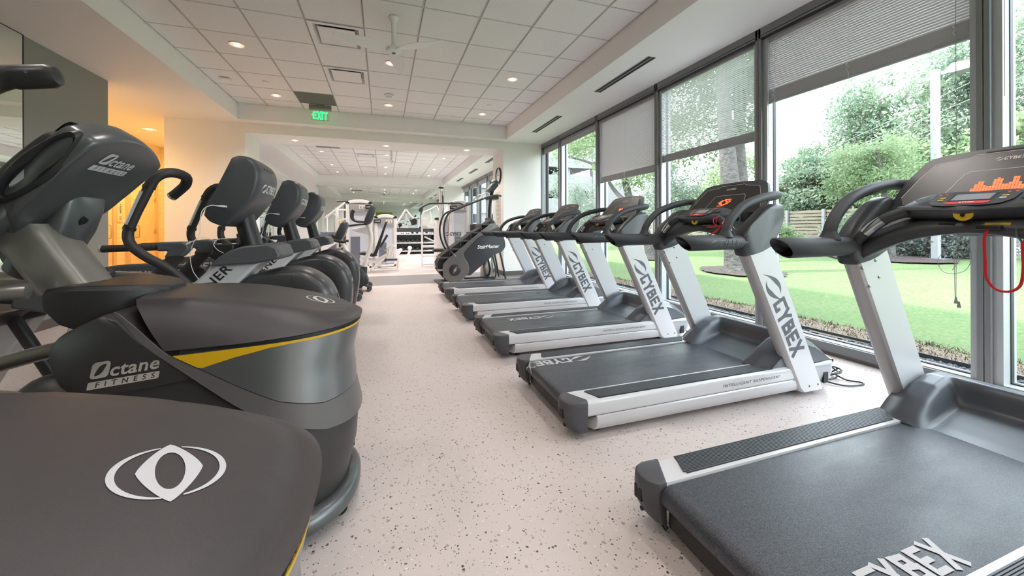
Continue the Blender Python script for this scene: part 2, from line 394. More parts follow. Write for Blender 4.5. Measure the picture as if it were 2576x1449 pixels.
def empty(name, loc=(0, 0, 0), label=None, cat=None, group=None, kind=None):
    o = bpy.data.objects.new(name, None); COL.objects.link(o); o.location = loc; o.empty_display_size = .2
    tag(o, label, cat, group, kind); return o
def tag(o, label=None, cat=None, group=None, kind=None):
    if label: o['label'] = label
    if cat: o['category'] = cat
    if group: o['group'] = group
    if kind: o['kind'] = kind
    return o
def struct(o): o['kind'] = 'structure'; return o
def copy_tree(o, parent=None):
    c = o.copy(); COL.objects.link(c)
    if parent: c.parent = parent
    for ch in list(o.children): copy_tree(ch, c)
    return c
def frame(org, xd, yd):
    x = Vector(xd).normalized(); z = x.cross(Vector(yd)).normalized(); y = z.cross(x)
    return Matrix(((x.x, y.x, z.x, org[0]), (x.y, y.y, z.y, org[1]), (x.z, y.z, z.z, org[2]), (0, 0, 0, 1)))
def bvh_of(objs):
    bm = bmesh.new()
    for o in objs:
        me = o.data; t = bmesh.new(); t.from_mesh(me); tmp = bpy.data.meshes.new('tmp'); t.to_mesh(tmp); t.free(); bm.from_mesh(tmp); bpy.data.meshes.remove(tmp)
    b = BVHTree.FromBMesh(bm); bm.free(); return b
def decal(name, bm, M, m, parent, bvh=None, lift=.0008, cuts=0, thick=.0006):
    """flat artwork bm (XY, facing +Z) placed by M, optionally dropped onto a surface along -Z"""
    if cuts:
        bmesh.ops.triangulate(bm, faces=bm.faces)
        for _ in range(cuts): bmesh.ops.subdivide_edges(bm, edges=[e for e in bm.edges if e.calc_length() > cuts_len], cuts=1); bmesh.ops.triangulate(bm, faces=bm.faces)
    zl = [v.co.z for v in bm.verts]
    bmesh.ops.transform(bm, matrix=M, verts=bm.verts)
    z = M.to_3x3() @ Vector((0, 0, 1))
    for v, z_ in zip(bm.verts, zl):
        if bvh:
            h = bvh.ray_cast(v.co + z * .15, -z, .4)
            if h[0] is not None: v.co = h[0] + z * (lift + z_)
        else: v.co += z * lift
    me = bpy.data.meshes.new(name); bm.to_mesh(me); bm.free(); me.materials.append(MATS[m])
    o = bpy.data.objects.new(name, me); COL.objects.link(o); o.parent = parent
    return o
cuts_len = .012
def text_bm(s, size=1.0, bold=0.0, shear=0.0, space=1.0, center=True):
    cu = bpy.data.curves.new('txt', 'FONT'); cu.body = s; cu.size = size; cu.offset = bold; cu.shear = shear; cu.space_character = space; cu.resolution_u = 3
    if center: cu.align_x = 'CENTER'; cu.align_y = 'CENTER'
    o = bpy.data.objects.new('txt', cu); COL.objects.link(o)
    dg = bpy.context.evaluated_depsgraph_get(); me = bpy.data.meshes.new_from_object(o.evaluated_get(dg))
    bm = bmesh.new(); bm.from_mesh(me); bpy.data.objects.remove(o); bpy.data.curves.remove(cu); bpy.data.meshes.remove(me)
    return bm
def stroke_bm(polys, w, bm=None, shear=0):
    """polylines with square ends into flat quads"""
    bm = bm or bmesh.new()
    for pl in polys:
        ww = w
        for (a, b) in zip(pl[:-1], pl[1:]):
            A = Vector(a); B = Vector(b); d = (B - A).normalized(); nn = Vector((-d.y, d.x)) * ww / 2; e = d * ww / 2
            q = [A - e - nn, B + e - nn, B + e + nn, A - e + nn]
            bm.faces.new([bm.verts.new((p.x + shear * p.y, p.y, len(bm.faces) * 3e-5)) for p in q])
    return bm
CY = {'C': [[(.50, .30), (.50, .12), (.12, .12), (.12, .88), (.60, .88)]],
      'Y': [[(.10, .92), (.32, .50), (.54, .92)], [(.32, .50), (.32, .06)]],
      'B': [[(.12, .12), (.12, .88), (.48, .84), (.48, .56), (.14, .52)], [(.30, .52), (.54, .46), (.54, .14), (.14, .12)]],
      'E': [[(.52, .88), (.12, .88), (.12, .12), (.52, .12)], [(.12, .50), (.44, .50)]],
      'X': [[(.10, .94), (.54, .06)], [(.54, .94), (.10, .06)]],
      'I': [[(.12, .06), (.12, .94)]], 'T': [[(.06, .88), (.56, .88)], [(.31, .88), (.31, .06)]]}
def block_bm(s, h=1.0, w=.15, shear=0.0, adv=None, bm=None, x0=0.0):
    bm = bm or bmesh.new(); x = x0
    for ch in s:
        polys = [[(px_ + x, py_) for px_, py_ in pl] for pl in CY[ch]]
        stroke_bm(polys, w, bm, shear); x += adv or (.70 if ch != 'I' else .34)
    bmesh.ops.scale(bm, vec=(h, h, 1), verts=bm.verts) if h != 1 and x0 == 0 else None
    return bm, x * h
def swirl_bm(bm, cx, cy, sx, sy, ang=0):
    """two pointed crescents turning round an oval: the maker's mark"""
    for k in (0, 1):
        n = 22; outer = []; inner = []
        for i in range(n + 1):
            t = i / n; a = R(lerp(188, 12, t)) + (math.pi if k else 0)
            wd = 1.25 * math.sin(math.pi * t) ** 1.25
            ro = 1.0 + .75 * (1 - min(1, t * 2.4)) ** 1.7; ri = ro - .34 * wd - .01
            px_, py_ = math.cos(a), math.sin(a)
            outer.append((px_ * ro, py_ * (1.0 + (ro - 1) * .1))); inner.append((px_ * (ro - .30 * wd - .012), py_ * (1.0 + (ro - 1) * .1 - .42 * wd)))
        O = []; I = []
        for (a_, b_), (c_, d_) in zip(outer, inner):
            def T(p, q):
                p, q = p * sx, q * sy; return (cx + p * math.cos(ang) - q * math.sin(ang), cy + p * math.sin(ang) + q * math.cos(ang), 0)
            O.append(bm.verts.new(T(a_, b_))); I.append(bm.verts.new(T(c_, d_)))
        for i in range(n): bm.faces.new((O[i], O[i + 1], I[i + 1], I[i]))
    return bm
def cybex_bm(h, shear=.12, w=.17, stretch=1.0):
    """mark followed by the five block letters; origin at left centre, letter height h"""
    bm = bmesh.new(); swirl_bm(bm, .78, .5, .62, .50, R(18))
    bm2, L = block_bm('CYBEX', 1.0, w, shear)
    bmesh.ops.translate(bm2, vec=(1.55, 0, 0), verts=bm2.verts)
    me = bpy.data.meshes.new('t'); bm2.to_mesh(me); bm2.free(); bm.from_mesh(me); bpy.data.meshes.remove(me)
    bmesh.ops.scale(bm, vec=(h * stretch, h, 1), verts=bm.verts); bmesh.ops.translate(bm, vec=(0, -h / 2, 0), verts=bm.verts)
    return bm, (1.55 + L) * h * stretch
def octane_bm(h):
    """slanted word over a bar carrying the second word; returns (word, bar, barword)"""
    bm = bmesh.new()
    # big initial: slanted rounded ring
    n = 28; O = []; I = []
    rr_ = rrect(1.25, 1.35, .30, 6, .62, .68); m_ = len(rr_)
    for i, (a, b) in enumerate(rr_):
        an = math.atan2(b - .68, a - .62); ex, ey = .62 + .50 * math.cos(an) * .62 + .16 * math.sin(an), .68 + .48 * math.sin(an) + .10 * math.cos(an)
        O.append(bm.verts.new((a + .28 * b, b, 0))); I.append(bm.verts.new((ex + .28 * ey, ey, 0)))
    for i in range(m_): bm.faces.new((O[i], O[(i + 1) % m_], I[(i + 1) % m_], I[i]))
    t = text_bm('ctane', 1.52, .034, .28, 1.05, False)
    x0 = min(v.co.x for v in t.verts); bmesh.ops.translate(t, vec=(1.42 - x0, .02, 0), verts=t.verts)
    me = bpy.data.meshes.new('t'); t.to_mesh(me); t.free(); bm.from_mesh(me); bpy.data.meshes.remove(me)
    X1 = max(v.co.x for v in bm.verts)
    bmesh.ops.scale(bm, vec=(h, h, 1), verts=bm.verts)
    bar = bmesh.new(); pts = rrect(X1 + .05, .62, .1, 3, X1 / 2, -.55)
    bar.faces.new([bar.verts.new(((a + .28 * b) * h, b * h, 0)) for a, b in pts])
    bw = text_bm('FITNESS', .60, .006, .28, 2.1, True); bmesh.ops.translate(bw, vec=(X1 / 2 - .1, -.56, 0), verts=bw.verts); bmesh.ops.scale(bw, vec=(h, h, 1), verts=bw.verts)
    return bm, bar, bw, X1 * h
# ================================================================== ROOM SHELL
XW = 3.65; XL = -3.52; YB = -3.20; YE = 8.22; Z1 = 3.39; Z2 = 3.10; TX0, TX1 = -2.50, 2.65; TY1 = 7.97
T = 0.6096
YF = 17.66       # far room's end wall
# floors
fb = MB(); fb.box(XL - 1.8, XW + .02, YB, 7.55, -.12, 0); fb.box(XL - 1.8, XW + .02, 9.06, YF + .1, -.12, 0)
floor = struct(fb.build('floor', 'floor_light'))
fd = MB(); fd.box(XL - 1.8, XW + .02, 7.55, 9.06, -.12, 0)
# grey border along the corridor wall side
o = fd.build('inlay', 'floor_dark', floor)

# ceiling: tiled tray + plaster soffits
def tray(y0, y1, label):
    b = MB(); b.box(TX0, TX1, y0, y1, Z1 + .10, Z1 + .14)
    return b
cb = tray(YB, TY1, ''); ceil = struct(cb.build('ceiling', 'ceil_tile'))
gx = [-2.025 + i * T for i in range(8)]
gy = [4.56 + j * T for j in range(-13, 6)]
tl = MB(); gl_ = MB(); gs = MB()
HOLES = [(-.51, 4.86), (-.51, 6.08), (-.51, 10.05), (-.51, 12.49), (-.51, 14.93)]
def tiles(x_edges, y_edges, b, sh, gr):
    for i in range(len(x_edges) - 1):
        for j in range(len(y_edges) - 1):
            if any(x_edges[i] < hx < x_edges[i + 1] and y_edges[j] < hy < y_edges[j + 1] for hx, hy in HOLES): continue
            b.box(x_edges[i] + .012, x_edges[i + 1] - .012, y_edges[j] + .008, y_edges[j + 1] - .008, Z1 + .004, Z1 + .022)
    for x in x_edges[1:-1]: gr.box(x - .012, x - .003, y_edges[0], y_edges[-1], Z1 - .001, Z1 + .02); gr.box(x + .003, x + .012, y_edges[0], y_edges[-1], Z1 - .001, Z1 + .02); sh.box(x - .003, x + .003, y_edges[0], y_edges[-1], Z1 + .006, Z1 + .02)
    for y in y_edges[1:-1]: gr.box(x_edges[0], x_edges[-1], y - .007, y + .007, Z1 + .001, Z1 + .02)
tiles([TX0] + gx + [TX1], [YB] + [y for y in gy if YB < y < TY1] + [TY1], tl, gs, gl_)
tl.build('tile', 'ceil_tile', ceil); gl_.build('grid', 'ceil_grid', ceil); gs.build('grid_reveal', 'grid_shadow', ceil)
# soffits round the tray (one L-shaped run each side)
b = MB(); b.box(XL - 1.75, TX0, YB, YE, Z2, Z1 + .1); struct(b.build('trim_1', 'soffit_white'))
b = MB(); b.box(TX1, XW + .25, YB, YE, Z2, Z1 + .1); struct(b.build('trim_2', 'soffit_white'))
b = MB(); b.box(TX0, TX1, TY1, YE, Z2, Z1 + .1); struct(b.build('trim_3', 'soffit_white'))

# left wall with mirror bay, corridor opening, cross wall with the wide opening
b = MB(); b.box(XL - .12, XL, YB, 6.46, 0, Z2); lw = struct(b.build('wall_left', 'wall_grey'))
b = MB(); b.box(XL - .12, XL + .012, -2.9, 5.185, .12, Z2 - .008)
mir = b.build('wall_mirror', 'mirror'); tag(mir, 'tall frameless mirror covering the left wall next to the grey painted bay', 'mirror')
mb2 = MB(); mb2.box(XL - .02, XL + .014, 5.185, 5.198, .12, Z2 - .005); mb2.box(XL - .02, XL + .014, -2.9, 5.198, Z2 - .010, Z2 - .002); mb2.build('edge_channel', 'gasket', mir)
b = MB(); b.box(XL, XL + .012, -2.9, 6.46, 0, .10); struct(b.build('baseboard_left', 'baseboard'))
b = MB()
b.box(-3.70, -2.46, YE, 9.08, 0, Z2 + .3); b.box(2.66, XW + .12, YE, 9.08, 0, Z2 + .3); b.box(-2.46, 2.66, YE, 9.08, 2.92, Z2 + .3); b.box(-3.70, -3.6, 9.08, 11.3, 0, Z2 + .3)
wf = struct(b.build('wall_front', 'wall_cream'))
b = MB(); b.box(2.645, 2.66, YE - .012, 9.08, 0, .10); b.box(2.645, XW, YE - .012, YE, 0, .10); b.box(-3.70, -2.445, YE - .012, YE, 0, .10); b.box(-2.46, -2.445, YE, 9.08, 0, .10)
struct(b.build('baseboard_front', 'baseboard'))
b = MB(); b.box(XL - 1.8, XW + .1, YB - .12, YB, 0, Z1 + .1); struct(b.build('wall_back', 'wall_white'))
b = MB(); b.box(-1.6, .9, YB + .002, YB + .03, 0, 2.7); g = b.build('green_panel', 'green_wall'); tag(g, 'lime green painted panel on the wall, seen in the far mirror', 'panel')

# corridor with the warm light
b = MB(); b.box(-5.29, -5.17, 6.3, 11.42, 0, Z2 + .3); b.box(-5.29, -3.6, 11.3, 11.42, 0, Z2 + .3); wc = struct(b.build('wall_corridor', 'wood_wall'))
b = MB(); b.box(-5.29, -3.63, 6.34, 6.46, 0, Z2 + .1); struct(b.build('wall_corridor_near', 'wall_cream'))
b = MB(); b.box(-5.29, -3.6, YE, 11.42, Z2, Z2 + .3); struct(b.build('ceiling_corridor', 'soffit_white'))
# restroom doors on the corridor wall
def door(name, y0, y1, handle_y, hinge_y):
    d = empty(name, (-5.17, (y0 + y1) / 2, 0)); struct(d); off = (5.17, -(y0 + y1) / 2, 0)
    b = MB(); b.box(-5.17, -5.145, y0, y1, 0.01, 2.25); b.build('door_leaf', 'door_wood', d, off=off)
    b = MB(); b.box(-5.17, -5.12, y0 - .10, y0, 0, 2.36); b.box(-5.17, -5.12, y1, y1 + .10, 0, 2.36); b.box(-5.17, -5.12, y0 - .10, y1 + .10, 2.26, 2.36); b.build('door_frame', 'door_frame', d, off=off)
    b = MB(); b.tube(sp([(-5.145, handle_y, .92), (-5.09, handle_y, .925), (-5.075, handle_y, .96), (-5.075, handle_y, 1.14), (-5.09, handle_y, 1.175), (-5.145, handle_y, 1.18)], 4), .012); b.build('handle', 'brass', d, off=off)
    for z in (.35, 1.05, 1.78):
        b = MB(); b.box(-5.146, -5.118, hinge_y - .02, hinge_y + .02, z - .05, z + .05); b.build('hinge', 'brass', d, off=off)
door('door_1', 10.10, 11.02, 10.30, 11.03)
door('door_2', 8.55, 9.55, 9.40, 8.54)
s = empty('restroom_sign', (-5.165, 9.82, 1.45)); tag(s, 'small restroom sign with a standing figure on the wood corridor wall beside the door', 'sign')
b = MB(); b.box(0, .012, -.09, .09, -.20, .22); b.build('plate', 'door_wood', s)
b = MB(); b.ball((.014, 0, .16), .004, .018, .018); b.box(.012, .016, -.022, .022, .04, .135); b.box(.012, .016, -.018, -.004, -.02, .04); b.box(.012, .016, .004, .018, -.02, .04); b.build('figure', 'paper_ink', s)
b = MB(); [b.box(.012, .015, -.03, .03, -.16 + k * .03, -.145 + k * .03) for k in range(3)]; b.build('lines', 'paper_ink', s)

# far room beyond the opening
FY0, FY1 = 9.30, 17.45
b = MB(); b.box(TX0, TX1, FY0, FY1, Z1 + .10, Z1 + .14); c2 = struct(b.build('ceiling_far', 'ceil_tile'))
tl = MB(); g1_ = MB(); g2_ = MB()
tiles([TX0] + gx + [TX1], [FY0] + [FY0 + .45 + j * T for j in range(13) if FY0 + .45 + j * T < FY1 - .1] + [FY1], tl, g2_, g1_)
tl.build('tile', 'ceil_tile', c2); g1_.build('grid', 'ceil_grid', c2); g2_.build('grid_reveal', 'grid_shadow', c2)
b = MB(); b.box(XL - .1, TX0, 9.08, YF, Z2, Z1 + .1); struct(b.build('trim_4', 'soffit_white'))
b = MB(); b.box(TX1, XW + .25, 9.08, YF, Z2, Z1 + .1); struct(b.build('trim_5', 'soffit_white'))
b = MB(); b.box(TX0, TX1, FY1, YF, Z2, Z1 + .1); b.box(TX0, TX1, 9.08, FY0, Z2, Z1 + .1); struct(b.build('trim_6', 'soffit_white'))
b = MB(); b.box(-3.6, -3.5, 9.08, YF, 0, Z2); struct(b.build('wall_far_left', 'wall_white'))
b = MB(); b.box(-3.5, -3.492, 10.2, 13.6, .5, 2.88); o = b.build('wall_mirror', 'mirror'); tag(o, 'mirror on the left wall of the weights room beyond the opening', 'mirror')
b = MB(); b.box(-3.5, -3.492, 13.63, 16.2, .5, 2.88); o = b.build('wall_mirror', 'mirror'); tag(o, 'second mirror sheet on the weights room left wall, nearer the end wall', 'mirror')
b = MB(); b.box(-3.6, XW + .12, YF, YF + .12, 0, Z1 + .1); struct(b.build('wall_end', 'wall_white'))
b = MB(); b.box(-2.62, 2.75, YF - .03, YF - .01, .35, 2.92); o = b.build('wall_mirror', 'mirror'); tag(o, 'wide mirror across the end wall behind the dumbbell rack', 'mirror')
b = MB(); b.box(-2.67, 2.80, YF - .035, YF, 2.92, 2.95); b.box(-2.67, -2.62, YF - .035, YF, .35, 2.95); b.build('mirror_frame', 'diffuser_white', o)

# ------------------------------------------------------------------ windows
XG = XW + .10           # glass plane
Mid = [YB, -1.70, -0.19, 1.30, 2.79, 4.28, 5.80, 7.30, YE]
def window(k, y0, y1, ztop=3.08, deep=True):
    wn = empty('window_%d' % k, (XW, (y0 + y1) / 2, 0)); struct(wn); off = (-XW, -(y0 + y1) / 2, 0)
    b = MB(); b.box(XG, XG + .012, y0 + .07, y1 - .07, .11, ztop - .06); b.build('pane', 'glass', wn, off=off)
    b = MB(); b.box(XG - .015, XG + .02, y0 + .055, y0 + .072, .10, ztop - .05); b.box(XG - .015, XG + .02, y1 - .072, y1 - .055, .10, ztop - .05)
    b.box(XG - .015, XG + .02, y0 + .055, y1 - .055, .095, .112); b.build('gasket', 'gasket', wn, off=off)
    return wn
for k in range(len(Mid) - 1): window(k + 1, Mid[k], Mid[k + 1])
# mullions: dark face into the room, paler return towards the glass; sill and head rails
mu = MB(); ml = MB()
for y in Mid:
    wd = .028
    if y == YE: mu.box(XW - .03, XG + .05, y - .03, y, .0, 3.10)
    elif y == YB: mu.box(XW - .03, XG + .05, y, y + .03, .0, 3.10)
    else:
        mu.box(XW - .03, XW + .004, y - wd - .002, y - .0015, 0.0, 3.10); mu.box(XW - .03, XW + .004, y + .0015, y + wd + .002, 0.0, 3.10)
        ml.box(XW + .004, XG + .06, y - .068, y + .068, .09, 3.05)
struct(mu.build('trim_7', 'alu', bevel=.003)); struct(ml.build('trim_8', 'alu_light'))
b = MB(); b.box(XW + .005, XG + .06, YB, YE, .055, .105); struct(b.build('trim_9', 'alu_light'))
b = MB(); b.box(XW - .022, XW + .005, YB, YE, .028, .10); b.box(XW - .03, XG + .05, YB, YE, 3.0, 3.10); struct(b.build('trim_10', 'alu'))
b = MB(); b.box(XW - .024, XW + .0, YB, YE, 0, .028); struct(b.build('baseboard_window', 'baseboard'))
b = MB(); b.box(XW - .032, XW + .012, YB, YE, 3.02, 3.027); b.box(XW - .032, XW + .0, YB, YE, 2.985, 2.99); b.build('head_groove', 'gasket', bpy.data.objects['trim_10'])
# far room windows
Mf = [9.08, 10.2, 11.7, 13.2, 14.7, 16.2, YF]
for k in range(len(Mf) - 1): window(20 + k, Mf[k], Mf[k + 1])
mu = MB()
for y in Mf[1:-1]: mu.box(XW - .03, XG + .06, y - .05, y + .05, 0, 3.10)
mu.box(XW - .03, XG + .06, 9.08, YF, 0, .10); mu.box(XW - .03, XG + .05, 9.08, YF, 3.0, 3.10); struct(mu.build('trim_11', 'alu'))

# ------------------------------------------------------------------ blinds
XB = XW + .035
def blind(y0, y1, zb, tilt, label, stack=.10, raised=False, cords=True, longcord=False, group=None):
    t = empty('window_blind', (XB, (y0 + y1) / 2, 3.0)); tag(t, label, 'blind', group); off = (-XB, -(y0 + y1) / 2, -3.0)
    y0 += .045; y1 -= .045
    b = MB(); b.box(XB - .022, XB + .022, y0, y1, 2.955, 2.995); b.build('head_rail', 'base_grey', t, off=off, bevel=.003)
    if not raised:
        b = MB(); z = 2.945; c, s_ = math.cos(R(tilt)) * .0125, math.sin(R(tilt)) * .0125
        while z > zb + stack:
            ring = [(XB - c, z - s_), (XB, z + .0018), (XB + c, z + s_), (XB + c, z + s_ - .0007), (XB, z + .0011), (XB - c, z - s_ - .0007)]
            b.prism(ring, 'y', y0, y1); z -= .0205
        b.build('slats', 'blind', t, off=off, smooth=0)
    zz = zb + stack if not raised else 2.95
    b = MB(); k = 0; z = zz; rr_ = random.Random(int(y0 * 100))
    zend = zb + .018
    while z > zend:
        j = rr_.uniform(-.0025, .0025); b.box(XB - .0125 + j, XB + .0125 + j, y0, y1, z - .0012, z); z -= .0034
    b.build('slat_stack', 'blind', t, off=off, smooth=0)
    b = MB(); b.box(XB - .014, XB + .014, y0, y1, zb, zb + .016); b.build('bottom_rail', 'base_grey', t, off=off, bevel=.003)
    for q, yy in enumerate([y0 + .09, (y0 + y1) / 2, y1 - .09] if (y1 - y0) > 1.0 else [y0 + .09, y1 - .09]):
        b = MB()
        if not raised: b.tube([(XB - .017, yy, 2.95), (XB - .018, yy, zz)], .0016, 5)
        b.tube(sp([(XB - .018, yy, zz), (XB - .032, yy + .008, zz - .02), (XB - .026, yy - .008, zz - .04), (XB - .036, yy + .006, zz - .06), (XB - .02, yy, max(zb, zz - .085)), (XB - .018, yy, zb)], 4), .0022, 5)
        b.build('ladder_cord', 'blind_cord', t, off=off)
    b = MB(); b.tube([(XB - .024, y1 - .03, 2.95), (XB - .026, y1 - .03, 1.9)], .003, 6); b.build('wand', 'blind_cord', t, off=off)
    if longcord:
        yy = y0 + .085
        b = MB(); b.tube([(XB - .03, yy, 2.95), (XB - .03, yy, 1.15), (XB - .032, yy + .003, .62)], .0016, 5)
        b.tube([(XB - .034, yy + .012, 1.02), (XB - .034, yy + .006, .60)], .0016, 5)
        b.tube(sp([(XB - .03, yy, 1.02), (XB - .05, yy - .05, 1.00), (XB - .05, yy - .075, .90), (XB - .045, yy - .04, .80), (XB - .04, yy + .05, .78), (XB - .04, yy + .085, .86), (XB - .035, yy + .04, .95), (XB - .03, yy, 1.06), (XB - .04, yy - .04, 1.10), (XB - .045, yy - .065, 1.0), (XB - .04, yy - .02, .88), (XB - .03, yy + .02, .8)], 6), .0016, 5)
        b.build('pull_cord', 'cord_grey', t, off=off)
        b = MB(); b.lathe([(.004, .03), (.009, .0), (.010, -.012)], (XB - .032, yy + .003, .59), 8); b.lathe([(.004, .03), (.009, .0), (.010, -.012)], (XB - .036, yy - .012, .565), 8); b.build('tassel', 'cord_grey', t, off=off)
blind(-1.70, -.19, 2.80, 0, 'raised blind at the window nearest the back wall', raised=True)
blind(-.19, 1.30, 2.86, 0, 'blind pulled fully up at the right edge window', raised=True)
blind(1.30, 2.79, 2.33, 76, 'largest grey blind, closed slats, over the window behind the nearest treadmill', stack=.13, longcord=True)
blind(2.79, 4.28, 1.99, -10, 'blind with open striped slats glowing with daylight')
blind(4.28, 5.80, 1.89, 74, 'closed grey blind hanging lowest, between the striped blind and a raised one')
blind(5.80, 7.30, 2.86, 0, 'raised blind bunched above the window with the tree branch', raised=True)
blind(7.30, YE, 2.86, 0, 'raised blind bunched above the narrow corner window', raised=True)
for k, nm in enumerate(['nearest', 'second', 'third', 'fourth', 'fifth', 'last']):
    blind(Mf[k], Mf[k + 1], 2.82, 0, 'raised blind in the weights room, %s of its row from the opening' % nm, raised=True, group='raised blinds in the far room')

# ------------------------------------------------------------------ ceiling fittings
def can(x, y, z, label, rad=.085, warm=True, watts=18, amber=False):
    t = empty('recessed_light', (x, y, z)); tag(t, label, 'ceiling light')
    b = MB(); b.lathe([(rad - .012, .002), (rad + .004, -.005), (rad + .006, .0), (rad - .008, .03), (rad - .012, .03)], (0, 0, 0), 28, cap=False); b.build('trim_ring', 'can_trim', t)
    b = MB(); b.lathe([(rad - .012, -.001), (rad - .014, .0)], (0, 0, 0), 28, cap=False); b.lathe([(.001, -.0015), (rad - .011, -.0015)], (0, 0, 0), 28, cap=False); b.build('reflector', 'can_reflector_glow', t, recalc=False)
    b = MB(); b.box(-.042 if amber else -.024, .042 if amber else .024, -.03, .03, -.005, -.0018)
    b.build('bulb', 'bulb_amber' if amber else 'bulb', t)
    l = bpy.data.lights.new('lamp', 'SPOT'); l.energy = watts; l.color = (1.0, .58, .21) if amber else (1.0, .92, .88); l.spot_size = R(160 if amber else 125); l.spot_blend = .7; l.shadow_soft_size = .07
    lo = bpy.data.objects.new('lamp', l); COL.objects.link(lo); lo.parent = t; lo.location = (0, 0, -.03)
    return t
LW = 100
can(-1.72, 5.46, Z1, 'warm recessed light nearest the left soffit, biggest in view', watts=LW)
can(.12, 5.42, Z1, 'warm recessed light just below the ceiling fan hub', watts=LW)
can(1.91, 5.43, Z1, 'warm recessed light nearest the window side of the tiled ceiling', watts=LW)
can(-1.73, 7.32, Z1, 'warm recessed light left of the grey return grille', watts=LW)
can(.11, 7.27, Z1, 'warm recessed light behind the smoke detector', watts=LW)
can(1.91, 7.26, Z1, 'warm recessed light beside the far right end of the tiled ceiling', watts=LW)
can(-1.71, 8.65, 2.92, 'recessed light at the left end of the opening header', watts=LW * .5)
can(.08, 8.63, 2.92, 'recessed light in the middle of the opening header', watts=LW * .5)
can(1.87, 8.55, 2.92, 'recessed light at the right end of the opening header', watts=LW * .5)
for x, nm in ((-1.72, 'left'), (.12, 'middle'), (1.91, 'right')):
    for y, n2_ in ((-1.9, 'back'), (-.05, 'second'), (1.8, 'third'), (3.62, 'fourth')):
        if y > 3: continue
        can(x, y, Z1, 'recessed light above and behind the camera, %s column, %s row' % (nm, n2_), watts=LW * .55)
for x, nm in ((-1.72, 'left'), (.12, 'middle'), (1.91, 'window')):
    for y, n2_ in ((10.2, 'first'), (12.2, 'second'), (14.6, 'third'), (16.4, 'last')):
        can(x, y, Z1, 'recessed light in the weights room ceiling, %s side, %s row from the opening' % (nm, n2_), watts=LW * 1.7)
can(-4.43, 9.32, Z2, 'bright amber recessed light in the corridor ceiling', rad=.12, watts=210, amber=True)
can(-4.45, 7.1, Z2, 'amber recessed light at the corridor mouth, hidden by the grey wall', rad=.10, watts=140, amber=True)
can(-4.45, 10.9, Z2, 'amber recessed light at the corridor end, behind the wall corner', rad=.08, watts=50, amber=True)
# square diffusers, set in their tiles
def diffuser(i, j, label, x0=None, y0=None, s=T):
    x0 = gx[i] if x0 is None else x0; y0 = (4.56 + j * T) if y0 is None else y0
    t = empty('air_diffuser', (x0 + s / 2, y0 + s / 2, Z1)); tag(t, label, 'air vent'); h = s / 2 - .012
    b = MB(); rings = [[(a * q, c * q, z) for a, c in ((1, 1), (-1, 1), (-1, -1), (1, -1))] for q, z in ((h, .0), (h, -.006), (h - .05, -.004), (h - .085, .055), (h - .10, .06))]
    b.loft(rings, False); b.build('frame', 'diffuser_white', t, smooth=20)
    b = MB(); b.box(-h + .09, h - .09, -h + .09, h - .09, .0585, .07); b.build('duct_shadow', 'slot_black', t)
    b = MB(); b.box(-.20, .20, -.20, .20, -.008, .0); b.build('face_plate', 'diffuser_white', t, bevel=.002)
diffuser(2, 0, 'larger square air diffuser in the tiled ceiling left of the fan', -.806, 4.56)
diffuser(2, 0, 'square air diffuser further back between the fan and grey grille', -.806, 4.56 + 2 * T)
diffuser(2, 0, 'square air diffuser in the weights room ceiling nearest the opening', -.806, 9.75)
diffuser(2, 0, 'square air diffuser in the middle of the weights room ceiling', -.806, 9.75 + 4 * T)
diffuser(2, 0, 'square air diffuser at the far end of the weights room ceiling', -.806, 9.75 + 8 * T)
t = empty('return_grille', (-1.11, 7.30, Z1)); tag(t, 'dark grey return air grille in the tiled ceiling above the exit sign', 'air vent')
b = MB(); b.box(-1.415, -.807, 4.56 + 4 * T + .01, 4.56 + 5 * T - .01, Z1 - .004, Z1 + .01); b.build('grille_frame', 'return_grey', t, off=(1.11, -7.30, -Z1))
b = MB()
for k in range(36): b.box(-1.40, -.82, 4.56 + 4 * T + .03 + k * .0155, 4.56 + 4 * T + .037 + k * .0155, Z1 - .009, Z1 - .004)
b.build('louvers', 'return_grey', t, off=(1.11, -7.30, -Z1))
t = empty('return_grille', (-1.45, 11.3, Z1)); tag(t, 'grey return air grille in the weights room ceiling', 'air vent')
b = MB(); b.box(-.3, .3, -.3, .3, -.006, .012); b.build('grille_frame', 'return_grey', t)
def slot(y0, y1, label, kz=Z2):
    t = empty('slot_diffuser', (3.01, (y0 + y1) / 2, kz)); tag(t, label, 'air vent'); h = (y1 - y0) / 2
    b = MB(); b.box(-.055, .055, -h, h, -.002, .004); b.build('slot', 'slot_black', t)
    b = MB(); b.box(-.006, .006, -h, h, -.006, -.001); b.box(-.058, -.050, -h, h, -.006, -.001); b.box(.050, .058, -h, h, -.006, -.001); b.build('blade', 'alu_light', t)
slot(3.62, 4.80, 'long black slot air vent in the window soffit, nearest the striped blind')
slot(6.03, 7.21, 'long black slot air vent in the window soffit near the corner')
slot(1.0, 2.3, 'slot air vent in the window soffit above the nearest treadmill, out of frame')
slot(9.9, 11.0, 'slot air vent nearest the opening in the weights room soffit')
slot(12.2, 13.3, 'middle slot air vent in the weights room soffit')
slot(14.6, 15.7, 'farthest slot air vent in the weights room soffit')
